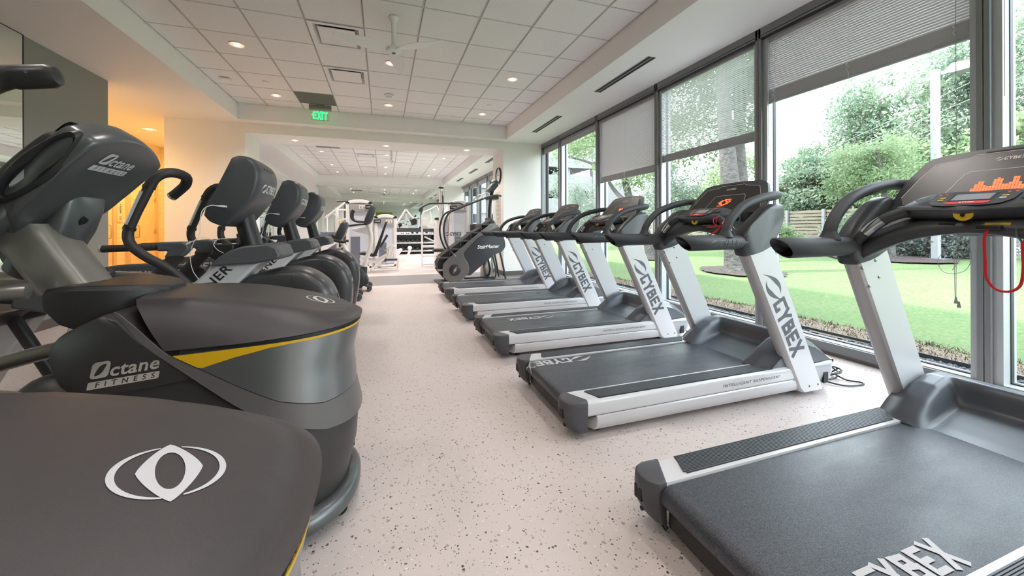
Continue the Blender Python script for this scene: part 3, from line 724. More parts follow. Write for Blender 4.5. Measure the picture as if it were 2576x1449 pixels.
# sprinklers, detector, speaker
for (x, y, z, l) in ((-1.73, 6.70, Z1, 'round sprinkler cover beside the left recessed lights'), (1.90, 6.70, Z1, 'round sprinkler cover near the window side recessed lights'),
                     (-1.37, 8.61, 2.92, 'dark round sprinkler cover on the opening header, left part'), (1.36, 8.61, 2.92, 'round sprinkler cover on the opening header, right part'),
                     (.11, 5.05, Z1, 'round sprinkler cover near the ceiling fan')):
    if y == 5.05: continue
    b = MB(); b.lathe([(.045, .0), (.043, -.006), (.001, -.008)], (0, 0, 0), 20); o = b.build('sprinkler_cover', 'diffuser_white' if x != -1.37 else 'can_trim'); o.location = (x, y, z); tag(o, l, 'sprinkler')
t = empty('smoke_detector', (.11, 6.73, Z1)); tag(t, 'white round smoke detector on the tiled ceiling', 'smoke detector')
b = MB(); b.lathe([(.085, 0), (.083, -.014), (.07, -.018)], (0, 0, 0), 24); b.build('base', 'fan_white', t)
b = MB(); b.lathe([(.05, -.018), (.048, -.04), (.03, -.052), (.001, -.054)], (0, 0, 0), 24); b.build('sensor', 'white_plastic', t)
b = MB(); b.prism([(-.07, -.055), (.07, -.055), (.07, .055), (-.07, .055)], 'z', -.03, 0); o = b.build('occupancy_sensor', 'can_trim', bevel=.012); o.location = (-2.27, 6.72, Z1); tag(o, 'small beige box sensor on the ceiling by the left soffit', 'sensor')
# ceiling fans
def fan(x, y, z, label, a0=0, blades=True):
    t = empty('ceiling_fan', (x, y, z)); tag(t, label, 'ceiling fan')
    b = MB(); b.lathe([(.055, 0), (.05, -.01), (.033, -.05), (.025, -.11), (.024, -.3)], (0, 0, 0), 20); b.build('downrod', 'fan_white', t)
    b = MB(); b.lathe([(.024, -.28), (.032, -.31), (.075, -.335), (.085, -.355), (.075, -.372), (.03, -.385), (.001, -.386)], (0, 0, 0), 28); b.build('motor_hub', 'fan_white', t)
    b = MB(); b.lathe([(.022, -.384), (.02, -.390), (.001, -.391)], (0, 0, 0), 20); b.build('cap', 'grid_shadow', t)
    if blades:
        for k in range(3):
            a = a0 + k * 2 * math.pi / 3; b = MB(); us = lin(0, 1, 12); vs = lin(-1, 1, 5)
            def f(u, v, a=a):
                r = .06 + .56 * u; wv = (.045 + .05 * math.sin(math.pi * min(1, u * 1.25)) ) * (1 - .55 * u ** 3)
                px_, py_ = r, v * wv; zz = -.35 + v * .018 * (1 - u * .5) - .01 * u
                return (px_ * math.cos(a) - py_ * math.sin(a), px_ * math.sin(a) + py_ * math.cos(a), zz)
            b.sheet(f, us, vs, (0, 0, -.005)); b.build('blade', 'fan_white', t, smooth=60)
fan(.12, 4.24, Z1, 'white ceiling fan on a flared downrod above the aisle', R(200))
fan(.25, 11.4, Z1, 'white three-blade ceiling fan in the weights room', R(10))
# exit signs
def exit_sign(x, y, z, label, rot=0):
    t = empty('exit_sign', (x, y, z)); tag(t, label, 'exit sign'); t.rotation_euler = (0, 0, rot)
    b = MB(); b.tube([(-.185, 0, -.06), (.185, 0, -.06)], .05, 16, sq=.8); b.box(-.185, .185, -.04, .04, -.07, -.02); b.box(-.07, .07, -.03, .03, -.03, .0); b.build('housing', 'exit_grey', t, bevel=.004)
    b = MB(); b.box(-.155, .155, -.005, .005, -.285, -.10); b.build('panel', 'glass', t)
    bm, L = block_bm('EXIT', 1.0, .20)
    bmesh.ops.scale(bm, vec=(.105, .145, 1), verts=bm.verts); bmesh.ops.translate(bm, vec=(-L * .105 / 2 + .004, 0, 0), verts=bm.verts)
    M = frame((0, -.0075, -.275), (1, 0, 0), (0, 0, 1)); decal('letters', bm, M, 'exit_green', t)
    bm = stroke_bm([[(-.128, -.18), (-.142, -.195), (-.128, -.21)]], .006); decal('arrow', bm, frame((0, -.0075, 0), (1, 0, 0), (0, 0, 1)), 'exit_green', t)
    b = MB(); b.box(-.155, .155, -.006, .006, -.289, -.285); b.build('edge', 'exit_grey', t)
exit_sign(-1.09, 7.62, Z1, 'green EXIT sign with arrow hanging from the tiled ceiling')
exit_sign(.10, 9.75, Z1, 'edge-on green exit sign hanging in the weights room', R(88))
# switches, outlet, thermostat, clock, poster
def plate(loc, label, rot, sw=True, name='light_switch', cat='switch'):
    t = empty(name, loc); t.rotation_euler = (0, 0, rot); tag(t, label, cat)
    b = MB(); b.box(-.037, .037, -.006, 0, -.06, .06); b.build('cover_plate', 'white_plastic', t, bevel=.002)
    b = MB(); b.box(-.017, .017, -.011, -.005, -.033, .033); b.build('rocker', 'fan_white', t, bevel=.002)
plate((XL, 5.78, 1.0), 'white rocker light switch on the grey wall, the nearer one', R(90))
plate((XL, 5.93, 1.0), 'white rocker light switch on the grey wall, the one nearer the corner', R(90))
plate((2.85, YE, .98), 'white wall plate low on the wall right of the opening', 0, name='wall_outlet', cat='outlet')
b = MB(); b.box(-.05, .05, -.012, 0, -.06, .06); o = b.build('card_reader', 'base_grey', bevel=.004); o.location = (2.93, YE, .62); tag(o, 'small grey plate on the white wall behind the farthest treadmill', 'wall plate')
t = empty('wall_clock', (2.66, 8.55, 2.36)); t.rotation_euler = (0, 0, R(-90)); tag(t, 'round black-rimmed wall clock on the right side of the opening', 'clock')
b = MB(); b.cyl((0, 0, 0), .17, -.02, 'y', 32); b.build('face', 'fan_white', t)
b = MB(); b.lathe([(.165, 0), (.165, -.035), (.185, -.04), (.195, -.02), (.195, 0)], (0, 0, 0), 36, 'y', cap=False); b.build('rim', 'black', t)
b = MB(); b.box(-.004, .004, -.026, -.022, -.01, .12); b.build('minute_hand', 'black', t)
b = MB(); b.box(-.01, .08, -.026, -.022, -.005, .005); b.build('hour_hand', 'black', t)
t = empty('wall_poster', (2.655, 8.66, 1.56)); tag(t, 'tall cream poster of small print on the right side of the opening', 'poster')
b = MB(); b.box(-.004, 0, -.20, .20, -.42, .42); b.build('sheet', 'poster', t)
b = MB(); [b.box(-.006, -.004, -.15, .15 - (k * 37 % 9) * .012, .28 - k * .032, .288 - k * .032) for k in range(20)]; b.build('print', 'paper_ink', t)
bm = text_bm('Care', .10); decal('heading', bm, frame((-.0055, 0, .35), (0, -1, 0), (0, 0, 1)), 'paper_ink', t)
# ================================================================== TREADMILLS  (world x along the deck, y measured from the machine's centre line)
TX = 1.90
OFF = (-TX, 0, 0)
YC = [0.80, 2.08, 3.34, 4.645, 5.87]
def make_treadmill(root):
    P = {}
    def B(b, n, m, **k): return b.build(n, m, k.pop('parent', root), off=OFF, **k)
    # ---- side rails
    for s in (-1, 1):
        yi, yo = .262, .392
        def rearx(y): return .94 + (abs(y) - yi) / (yo - yi) * .06
        prof_u = [(yi, .120), (yi, .200), (.374, .200), (.388, .190), (.392, .180), (.392, .128), (.388, .120)]
        prof_l = [(yi, .038), (yi, .116), (.386, .116), (.392, .110), (.392, .085), (.386, .060), (.372, .038)]
        for k, prof in enumerate((prof_u, prof_l)):
            b = MB(); xe = 2.62; xo = 0 if k == 0 else .055
            b.loft([[(rearx(y) + xo, s * y, z) for y, z in prof], [(xe, s * y, z) for y, z in prof]])
            o = B(b, 'side_rail' if k == 0 else 'lower_rail', 'white_paint', smooth=25)
            if k == 0: P['rail%d' % s] = o
        b = MB(); b.loft([[(rearx(y) + .01, s * y, z) for y, z in ((.27, .11), (.384, .11), (.384, .122), (.27, .122))], [(2.60, s * y, z) for y, z in ((.27, .11), (.384, .11), (.384, .122), (.27, .122))]])
        B(b, 'rail_gap', 'gasket', smooth=0)
        # ribbed foot strip
        b = MB(); y0, y1 = .281, .374; n = 14; st = (y1 - y0) / n
        for i in range(n):
            ya = y0 + i * st; yb_ = ya + st * .6; xr = 1.035 + (ya - y0) * .45; xf = 2.245 + (ya - y0) * .9
            if i in (0, n - 1): xr += .012; xf -= .008
            b.loft([[(xr, s * ya, .200), (xr, s * ya, .2045), (xr, s * yb_, .2045), (xr, s * yb_, .200)], [(xf, s * ya, .200), (xf, s * ya, .2045), (xf, s * yb_, .2045), (xf, s * yb_, .200)]])
        g = B(b, 'foot_strip', 'deck_plastic', smooth=0)
        b = MB(); pts = [(1.045, .279), (1.072, .376), (2.330, .376), (2.245, .279)]
        b.prism([(x, s * y) for x, y in (pts if s > 0 else pts[::-1])], 'z', .1995, .2012)
        b.build('strip_base', 'gasket', g, off=OFF, smooth=0)
        # rear end cap
        b = MB(); rings = []
        for z, dx, ins in ((.034, .060, .012), (.045, .045, .004), (.075, .020, 0), (.12, .004, 0), (.165, .0, 0), (.190, .002, 0), (.199, .008, .004), (.2035, .022, .016)):
            xr = .872 + dx; ring = [(.94 + .0, yi + .0 + (0 if ins < .01 else .004)), (1.0, yo - ins)]
            ring += [(lerp(1.0, xr, .55), yo + .001 - ins), (xr + .030, yo - .008 - ins), (xr + .008, yo - .032 - ins), (xr, yo - .060), (xr + .004, yi + .035), (xr + .022, yi + .008), (lerp(.94, xr, .5), yi + .0)]
            rings.append([(x, s * y, z) for x, y in ring])
        b.loft(rings); o = B(b, 'end_cap', 'cap_plastic', smooth=50, bevel=.003)
        b = MB(); b.box(.8735, .90, s * .315, s * .352, .112, .158); b.build('adjuster_slot', 'slot_black', o, off=OFF)
        b = MB(); b.cyl((.8895, s * .335, .072), .008, .02, 'x', 10); b.build('bolt_hole', 'slot_black', o, off=OFF)
        # uprights
        b = MB(); yo2 = .402
        def sec(cx, cz, wx, th):
            yi2 = yo2 - th
            pts = [(-wx / 2 + .018, yi2), (wx / 2 - .004, yi2), (wx / 2, yi2 + .004), (wx / 2, yo2 - .004), (wx / 2 - .004, yo2), (-wx / 2 + .022, yo2), (-wx / 2 + .008, yo2 - .010), (-wx / 2, yo2 - .028), (-wx / 2, yi2 + .024), (-wx / 2 + .006, yi2 + .008)]
            return pts
        rings = []
        for (xr, zr), (xf, zf) in (((2.555, .030), (2.742, .030)), ((2.522, .060), (2.735, .060)), ((2.082, .935), (2.300, .985))):
            pts = sec(0, 0, 1.0, .075); ring = []
            for px_, y in pts:
                t_ = px_ + .5 if abs(px_) > .499 else (px_ + .5)
                w_ = xf - xr
                # keep corner radii absolute
                xx = xr + (px_ + .5) * w_ if False else (xr + (.5 + px_) if False else None)
                ring.append((px_, y, t_, xr, zr, xf, zf))
            out = []
            for px_, y, t_, xr_, zr_, xf_, zf_ in ring:
                W = xf_ - xr_
                d = px_ + .5          # metres from the rear edge for the rear half, from the front for the front half
                X = xr_ + d if d < .1 else xf_ - (1 - d)
                tt = (X - xr_) / W; out.append((X, s * y, lerp(zr_, zf_, tt)))
            rings.append(out)
        b.loft(rings); u = B(b, 'upright', 'white_paint', smooth=35); P['up%d' % s] = u
        b = MB()
        face_y = s * yo2 if s < 0 else s * (yo2 - .075)
        spots = [(2.62, .065), (2.70, .067)] if s < 0 else [(2.115, .900), (2.21, .935), (2.235, .855), (2.165, .815), (2.50, .30), (2.43, .255)]
        for x, z in spots: b.lathe([(.0075, 0), (.0075, -.002), (.004, -.0045), (.0005, -.005)], (x, face_y, z), 10, 'y')
        b.build('bolts', 'bolt', u, off=OFF)
        # head side fin
        yA, yB_ = (.322, .405)
        pts = sp2([(2.070, .918), (2.10, .915), (2.20, .935), (2.298, .975)], 3) + sp2([(2.345, 1.04), (2.385, 1.11), (2.405, 1.18), (2.40, 1.225), (2.375, 1.24)], 4) + sp2([(2.325, 1.240), (2.26, 1.215), (2.19, 1.163), (2.13, 1.118), (2.085, 1.072), (2.062, 1.03), (2.055, .985), (2.058, .945)], 4)
        b = MB(); cx, cz = 2.22, 1.05
        def shr(q, k, e=0): return [(cx + (x - cx) * k, cz + (z - cz) * k) for x, z in q]
        rings = []
        for y, k in ((yA, .90), (yA + .012, .98), (lerp(yA, yB_, .5), 1.0), (yB_ - .014, .99), (yB_, .93)): rings.append([(x, s * y, z) for x, z in shr(pts, k)])
        b.loft(rings); B(b, 'head_cover', 'head_grey', smooth=60)
        # straight side bar with a raked end
        b = MB(); rings = []
        for x, sl, r_ in ((1.640, .9, .040), (1.646, .9, .0455), (1.80, .3, .0455), (1.95, 0, .0445), (2.08, 0, .044), (2.16, 0, .040)):
            rings.append([(x - sl * math.sin(a) * .045, s * .362 + r_ * math.cos(a), 1.002 + r_ * math.sin(a)) for a in [2 * math.pi * k / 20 for k in range(20)]])
        b.loft(rings, False)
        b.bm.faces.new([v for v in b.bm.verts][:20][::-1]) if False else None
        o = B(b, 'side_bar', 'grip_rubber', smooth=60); P['bar%d' % s] = o
        b = MB(); rings = []
        for x, k in ((1.641, 1.0), (1.670, .80), (1.700, .02)): rings.append([(x - .9 * math.sin(a) * .045 * (1 if k > .9 else .7), s * .362 + .0400 * k * math.cos(a), 1.002 + .0400 * k * math.sin(a)) for a in [2 * math.pi * q / 20 for q in range(20)]])
        b.loft(rings, False); b.build('bar_end', 'black', o, off=OFF, smooth=60)
        # curved upper handrail
        path = sp([(1.955, s * .366, 1.035), (1.962, s * .366, 1.085), (2.005, s * .366, 1.150), (2.095, s * .366, 1.222), (2.22, s * .366, 1.268), (2.33, s * .366, 1.292), (2.40, s * .355, 1.300), (2.435, s * .325, 1.298), (2.430, s * .28, 1.29), (2.40, s * .23, 1.285)], 6)
        b = MB(); b.tube(path, .0255, 14, up=(0, 1, 0)); b.lathe([(.042, 1.035), (.036, 1.052), (.029, 1.066), (.027, 1.075)], (1.957, s * .366, 0), 16)
        B(b, 'handrail', 'grip_rubber', smooth=60)
        # heart-rate grip
        b = MB(); b.tube(sp([(2.085, s * .335, 1.025), (2.090, s * .290, 1.075), (2.095, s * .235, 1.125), (2.11, s * .17, 1.158)], 5), .022, 12); o = B(b, 'pulse_grip', 'grip_rubber', smooth=60)
        b = MB(); b.tube(sp([(2.089, s * .300, 1.064), (2.091, s * .270, 1.096), (2.094, s * .240, 1.121)], 5), .0232, 12); b.build('contact_plate', 'chrome', o, off=OFF, smooth=60)
        # bottle pocket
        b = MB(); b.lathe([(.036, 1.19), (.040, 1.19), (.038, 1.10), (.033, 1.08), (.001, 1.078)], (2.27, s * .255, 0), 18, cap=False); b.lathe([(.035, 1.189), (.033, 1.10), (.001, 1.095)], (2.27, s * .255, 0), 18, cap=False)
        B(b, 'bottle_pocket', 'head_grey', smooth=60)
    # ---- belt
    b = MB(); pts = []
    for k in range(13):
        a = R(90 + 180 * k / 12); pts.append((.952 + .040 * math.cos(a), .152 + .040 * math.sin(a)))
    pts = [(2.50, .192)] + pts + [(1.02, .110), (2.50, .110)]
    b.prism(pts, 'y', -.258, .258); P['belt'] = B(b, 'belt', 'belt', smooth=30)
    b = MB(); b.box(.945, 1.02, -.262, .262, .045, .112); b.box(1.0, 2.5, -.255, .255, .05, .105); B(b, 'deck_pan', 'oct_black', smooth=0, bevel=.006)
    # ---- motor hood (arched cover with recessed front wall)
    def hood(x, y):
        ay = abs(y)
        A = interp(x, [2.26, 2.30, 2.38, 2.47, 2.56, 2.64, 2.72, 2.80, 2.90], [.198, .235, .295, .345, .372, .374, .350, .305, .235])
        Rr = interp(x, [2.26, 2.37, 2.44, 2.55, 2.60], [.180, .203, .225, .262, .270])
        side = 1 - sst(.185, .238, ay); back = 1 - sst(2.555, 2.590, x)
        z = lerp(A, Rr, side * back)
        z -= .055 * sst(.285, .372, ay) ** 1.0 * (1 if z > .2 else 0)
        return (x, y, z)
    b = MB(); us = lin(2.26, 2.90, 62); vs = lin(-.372, .372, 75)
    b.sheet(lambda u, v: hood(u, v), us, vs, (0, 0, -.004)); h = B(b, 'motor_hood', 'hood_grey', smooth=55); P['hood'] = h
    for s in (-1, 1):
        b = MB(); pts = [(2.26, .198)] + [(x, hood(x, .372)[2] - .001) for x in lin(2.28, 2.90, 16)] + [(2.90, .198)]
        b.prism(pts, 'y', s * .366, s * .372); b.build('hood_skirt', 'hood_grey', h, off=OFF)
    b = MB(); rings = []
    for z, g in ((.028, .035), (.06, .012), (.11, 0), (.165, 0)): rings.append([(x, y, z) for x, y in [(2.45, -.36 + g)] + [(2.945 - g - .09 + .09 * math.sin(R(a)), -.375 + g + .09 - .09 * math.cos(R(a))) for a in range(0, 91, 15)] + [(2.945 - g - .09 + .09 * math.cos(R(a)), .375 - g - .09 + .09 * math.sin(R(a))) for a in range(0, 91, 15)] + [(2.45, .36 - g)]])
    b.loft(rings); mbm = B(b, 'motor_base', 'base_grey', smooth=40)
    b = MB(); rings = []
    for z, g in ((.168, .0), (.190, .002), (.205, .014), (.210, .03)): rings.append([(x, y, z) for x, y in [(2.60, -.37 + g)] + [(2.95 - g - .09 + .09 * math.sin(R(a)), -.38 + g + .09 - .09 * math.cos(R(a))) for a in range(0, 91, 15)] + [(2.95 - g - .09 + .09 * math.cos(R(a)), .38 - g - .09 + .09 * math.sin(R(a))) for a in range(0, 91, 15)] + [(2.60, .37 - g)]])
    b.loft(rings); b.build('rim', 'alu_light', mbm, off=OFF, smooth=40)
    b = MB(); b.box(2.80, 2.84, -.377, -.36, .05, .12); b.build('socket', 'slot_black', mbm, off=OFF)
    b = MB()
    for x, y in ((1.10, -.30), (1.10, .30), (2.60, -.30), (2.60, .30)): b.cyl((x, y, 0), .022, .045, 'z', 14)
    B(b, 'levelling_feet', 'oct_black')
    # ---- cross-body under the console
    b = MB(); rings = []
    for y in lin(-.335, .335, 21):
        t_ = abs(y) / .335; cz = 1.118 - .115 * t_ ** 2.2; cx = 2.215 - .025 * t_; hx, hz = .105 - .012 * t_, .036 + .018 * t_
        rings.append([(cx + hx * math.copysign(abs(math.cos(a)) ** .75, math.cos(a)), y, cz + .10 * (.0) + hz * math.copysign(abs(math.sin(a)) ** .75, math.sin(a)) + .10 * math.cos(a) * .35) for a in [2 * math.pi * k / 18 for k in range(18)]])
    b.loft(rings); xb = B(b, 'console_bridge', 'head_grey', smooth=60)
    b = MB(); b.box(2.112, 2.125, -.105, -.045, 1.086, 1.106); b.build('key_slot', 'yellow', xb, off=OFF)
    b = MB(); b.box(2.112, 2.124, .03, .075, 1.086, 1.106); b.build('port', 'slot_black', xb, off=OFF)
    # ---- console board
    P0 = Vector((2.305, 0, 1.165)); V = Vector((.165, 0, .250)); Lv = V.length; V = V.normalized(); N = Vector((0, 1, 0)).cross(V)  # N points to +x/-z or reverse
    N = Vector((-V.z, 0, V.x))    # towards the runner and up
    def bp(u, v, n): return P0 + Vector((0, u, 0)) + V * v + N * n
    out = []
    half = [(-.315, 0), (-.328, .05), (-.318, .12), (-.292, .20), (-.262, .268), (-.242, .290), (-.205, .302), (-.10, .310)]
    out = half + [(.0, .312)] + [(-u, v) for u, v in half[::-1]]
    b = MB(); rings = []
    for n_, k in ((-.050, .80), (-.040, .93), (-.018, .995), (-.004, 1.0), (.004, .985)):
        rings.append([bp(u * k, .15 + (v - .15) * k, n_) for u, v in out])
    b.loft(rings); bd = B(b, 'console_board', 'head_grey', smooth=60)
    fp = [(-.275, .02), (-.292, .07), (-.255, .17), (-.215, .250), (-.115, .265), (-.095, .278), (.095, .278), (.115, .265), (.215, .250), (.255, .17), (.292, .07), (.275, .02)]
    b = MB(); b.loft([[bp(u, v, .003) for u, v in fp], [bp(u, v, .0092) for u, v in fp]]); fc = b.build('fascia', 'board_black', bd, off=OFF, smooth=0)
    Mb = frame(Vector(bp(0, 0, .0096)) + Vector(OFF), (0, -1, 0), V)
    bm = stroke_bm([[(u, v) for u, v in fp[1:-1]]], .0022); decal('outline', bm, Mb, 'board_line', fc, lift=.0003)
    scr = [(-.150, .045), (-.158, .060), (-.112, .175), (-.095, .188), (.130, .188), (.142, .172), (.165, .06), (.155, .045), (-.150, .045)]
    decal('screen_outline', stroke_bm([scr], .0022), Mb, 'board_line', fc, lift=.0003)
    bm, L = cybex_bm(.016, .15, .16, 1.0); bmesh.ops.translate(bm, vec=(-L / 2, .242, 0), verts=bm.verts); decal('logo', bm, Mb, 'board_line', fc, lift=.0003)
    b = MB(); b.loft([[bp(u, v, .002) for u, v in ((-.075, .279), (.075, .279), (.07, .290), (-.07, .290))], [bp(u, v, .010) for u, v in ((-.072, .281), (.072, .281), (.068, .288), (-.068, .288))]]); b.build('paper_ledge', 'slot_black', bd, off=OFF)
    P['fascia'] = fc; P['Mb'] = Mb
    b = MB(); b.loft([[bp(-.12, .0, -.02), bp(.12, .0, -.02), bp(.12, -.09, -.0), bp(-.12, -.09, -.0)], [bp(-.09, .06, -.06), bp(.09, .06, -.06), bp(.11, -.09, -.075), bp(-.11, -.09, -.075)]]); B(b, 'console_neck', 'head_grey', bevel=.01)
    for s in (-1, 1):
        b = MB(); rings = []
        for y, k in ((.345, 0), (.30, .35), (.25, .75), (.20, 1.0), (.12, 1.0)):
            A_ = [(2.14, 1.045), (2.20, 1.10), (2.28, 1.155), (2.385, 1.225), (2.40, 1.18), (2.36, 1.09), (2.24, 1.0)]; B_ = [(2.21, 1.10), (2.24, 1.135), (2.29, 1.175), (2.355, 1.215), (2.385, 1.19), (2.36, 1.12), (2.28, 1.07)]
            rings.append([(lerp(p[0], q_[0], k), s * y, lerp(p[1], q_[1], k)) for p, q_ in zip(A_, B_)])
        b.loft(rings); B(b, 'board_wing', 'head_grey', smooth=50, bevel=.008)
    # ---- control pod (angled keypad in front of the board)
    b = MB(); rings = []
    for y in lin(-.205, .205, 23):
        t_ = abs(y) / .205; k = math.sqrt(max(.02, 1 - t_ ** 3.0)); bz = 1.134 + .010 * t_ - .0
        # section: rear lip low, front high (x,z)
        sec_ = [(2.045 + .03 * t_, bz), (2.028 + .035 * t_, bz + .018), (2.036 + .035 * t_, bz + .034), (2.165, bz + .034 + .062 * k), (2.195, bz + .030 + .055 * k), (2.22, bz + .01), (2.19, bz - .018 * k), (2.09, bz - .020 * k)]
        rings.append([(x + .045, y, z) for x, z in sec_])
    b.loft(rings); pod = B(b, 'control_pod', 'head_grey', smooth=45, bevel=.003)
    A0 = Vector((2.079, 0, 1.168)); A1 = Vector((2.208, 0, 1.230)); Vd = (A1 - A0).normalized(); Nn = Vector((-Vd.z, 0, Vd.x))
    Mp = frame(A0 + Nn * .0015 + Vector(OFF), (0, -1, 0), Vd)
    def flat(pts, name, m, lift=.0006, par=pod):
        bm = bmesh.new(); bm.faces.new([bm.verts.new((x, y, 0)) for x, y in pts]); return decal(name, bm, Mp, m, par, lift=lift)
    flat([(-.05, .006), (.05, .006), (.088, .018), (.108, .050), (.112, .125), (.09, .132), (-.09, .132), (-.112, .125), (-.108, .050), (-.088, .018)], 'keypad', 'board_black', .0003)
    for s in (-1, 1): flat([(s * .118, .060), (s * .122, .118), (s * .160, .080), (s * .150, .058)][::s], 'wing_pad', 'board_black', .0005)
    flat([(-.058, .050), (.058, .050), (.058, .118), (-.058, .118)], 'lcd_bezel', 'slot_black', .0008)
    flat([(-.050, .056), (.050, .056), (.050, .113), (-.050, .113)], 'lcd', 'screen_grey', .0012)
    flat([(-.046, .020), (.046, .020), (.058, .030), (.058, .044), (-.058, .044), (-.058, .030)], 'stop_button', 'red', .0012)
    bm = text_bm('STOP', .016, .0004); bmesh.ops.translate(bm, vec=(0, .032, 0), verts=bm.verts); decal('stop_text', bm, Mp, 'board_line', pod, lift=.0018)
    for k, (x, y) in enumerate(((-.080, .085), (-.080, .065), (.080, .085), (.080, .065), (.098, .118), (.080, .118), (-.098, .118), (-.080, .118))):
        flat([(x - (.008 if k < 4 else .004), y - (.005 if k < 4 else .0012)), (x + (.008 if k < 4 else .004), y - (.005 if k < 4 else .0012)), (x + (.008 if k < 4 else .004), y + (.005 if k < 4 else .0012)), (x - (.008 if k < 4 else .004), y + (.005 if k < 4 else .0012))], 'key', 'led_red' if k > 3 else ('yellow' if k < 3 else 'board_line'), .001)
    b = MB(); b.lathe([(.026, 0), (.026, -.008)], (2.094, 0, 1.140), 22, 'x'); P_ = B(b, 'headphone_jack', 'yellow')
    P_.parent = pod
    b = MB(); b.cyl((2.086, 0, 1.135), .006, -.004, 'x', 10); b.build('jack_hole', 'slot_black', P_, off=OFF)
    # ---- lettering
    bm, L = cybex_bm(.115, 0.0, .19, 1.0)
    d = Vector((2.53 - 2.075, 0, -.90)).normalized(); nrm = Vector((0, -1, 0))
    org = Vector((2.262, -.4025, .800)) + Vector(OFF)
    M = frame(org, d, Vector((0, 0, 1)).cross(Vector((0, 1, 0))) * 0 + d.cross(nrm) * -1)
    decal('logo', bm, M, 'logo_grey', P['up-1'], lift=.0006)
    bm = text_bm('INTELLIGENT SUSPENSION\u00b3', .030, .0, 0, 1.22, False); bmesh.ops.scale(bm, vec=(1.05, .80, 1), verts=bm.verts)
    decal('suspension_text', bm, frame(Vector((1.905, -.3925, .148)) + Vector(OFF), (1, 0, 0), (0, 0, 1)), 'logo_grey', P['rail-1'], lift=.0006)
    bm, L = cybex_bm(.040, .1, .17, 1.1); bv = bvh_of([P['bar-1']])
    decal('logo', bm, frame(Vector((1.80, -.41, 1.0)) + Vector(OFF), (1, 0, 0), (0, 0, 1)), 'logo_emboss', P['bar-1'], bvh=bv, lift=.0012, cuts=2)
    bm, L = cybex_bm(.03, .1, .17, 1.3); bv = bvh_of([h])
    decal('logo', bm, frame(Vector((2.735, .1, .40)) + Vector(OFF), (0, -1, 0), (1, 0, -.3)), 'logo_white', h, bvh=bv, lift=.001)
    return P
def led(fc, Mb, kind, bm_parent):
    bm = bmesh.new(); c = .0042
    def cell(i, j, s=.0036, x0=0, y0=0, sy=.0022):
        x, y = x0 + i * .0078 * .62, y0 + j * .0048; bm.faces.new([bm.verts.new(p) for p in ((x - s * .62, y - sy, 0), (x + s * .62, y - sy, 0), (x + s * .62, y + sy, 0), (x - s * .62, y + sy, 0))])
    if kind == 'bars':
        hs = [3, 6, 8, 8, 5, 4, 4, 9, 10, 9, 5, 5, 6, 10, 10, 6, 4, 3, 4, 4]
        for i, n in enumerate(hs):
            for j in range(n):
                x, y = -.075 + i * .0082, .080 + j * .0068; bm.faces.new([bm.verts.new(p) for p in ((x - .0036, y - .0028, 0), (x + .0036, y - .0028, 0), (x + .0036, y + .0028, 0), (x - .0036, y + .0028, 0))])
    elif kind == 'ring':
        pat = ["      #######", "   #####     ", "  ###  ## ###", " ###    ## ##", "####     ### ", " ###    ###  ", "  ### ####   ", "    ####     ", "######       "]
        for j, row in enumerate(pat):
            for i, ch in enumerate(row):
                if ch == '#': x, y = -.05 + i * .0078, .150 - j * .0068; bm.faces.new([bm.verts.new(p) for p in ((x - .0034, y - .0027, 0), (x + .0034, y - .0027, 0), (x + .0034, y + .0027, 0), (x - .0034, y + .0027, 0))])
    elif kind == 'heart':
        pat = ["  ##   ## ", " #### ####", " #########", " #########", "  ####### ", "   #####  ", "    ###   ", "     #    "]
        for j, row in enumerate(pat):
            for i, ch in enumerate(row):
                if ch == '#': x, y = -.028 + i * .0062, .150 - j * .0068; bm.faces.new([bm.verts.new(p) for p in ((x - .0032, y - .0036, 0), (x + .0032, y - .0036, 0), (x + .0032, y + .0036, 0), (x - .0032, y + .0036, 0))])
    elif kind == 'peaks':
        for i in range(17):
            n = 3 + (5 if i in (4, 8, 12) else 0)
            for j in range(n): x, y = -.055 + i * .0068, .085 + j * .0068; bm.faces.new([bm.verts.new(p) for p in ((x - .0034, y - .0034, 0), (x + .0034, y - .0034, 0), (x + .0034, y + .0034, 0), (x - .0034, y + .0034, 0))])
    return decal('led_display', bm, Mb, 'led_red', fc, lift=.0007)
names = ['treadmill nearest the camera, red bar graph on its console', 'second treadmill, full side in view, red ring mark on its console', 'third treadmill, small red heart on its console',
         'fourth treadmill, red peak graph on its console', 'farthest treadmill, beside the stair climber']
proto = empty('treadmill', (TX, YC[0], 0), 'white and dark grey ' + names[0], 'treadmill', 'treadmills lined up along the windows')
PT = make_treadmill(proto)
treads = [proto]
for k in range(1, 5):
    c = copy_tree(proto); c.location = (TX, YC[k], 0); c['label'] = 'white and dark grey ' + names[k]; treads.append(c)
def find(o, name):
    for ch in o.children_recursive:
        if ch.name.split('.')[0] == name: return ch
for tr_, kd in zip(treads, ('bars', 'ring', 'heart', 'peaks', 'heart')): led(find(tr_, 'fascia'), PT['Mb'], kd, tr_)
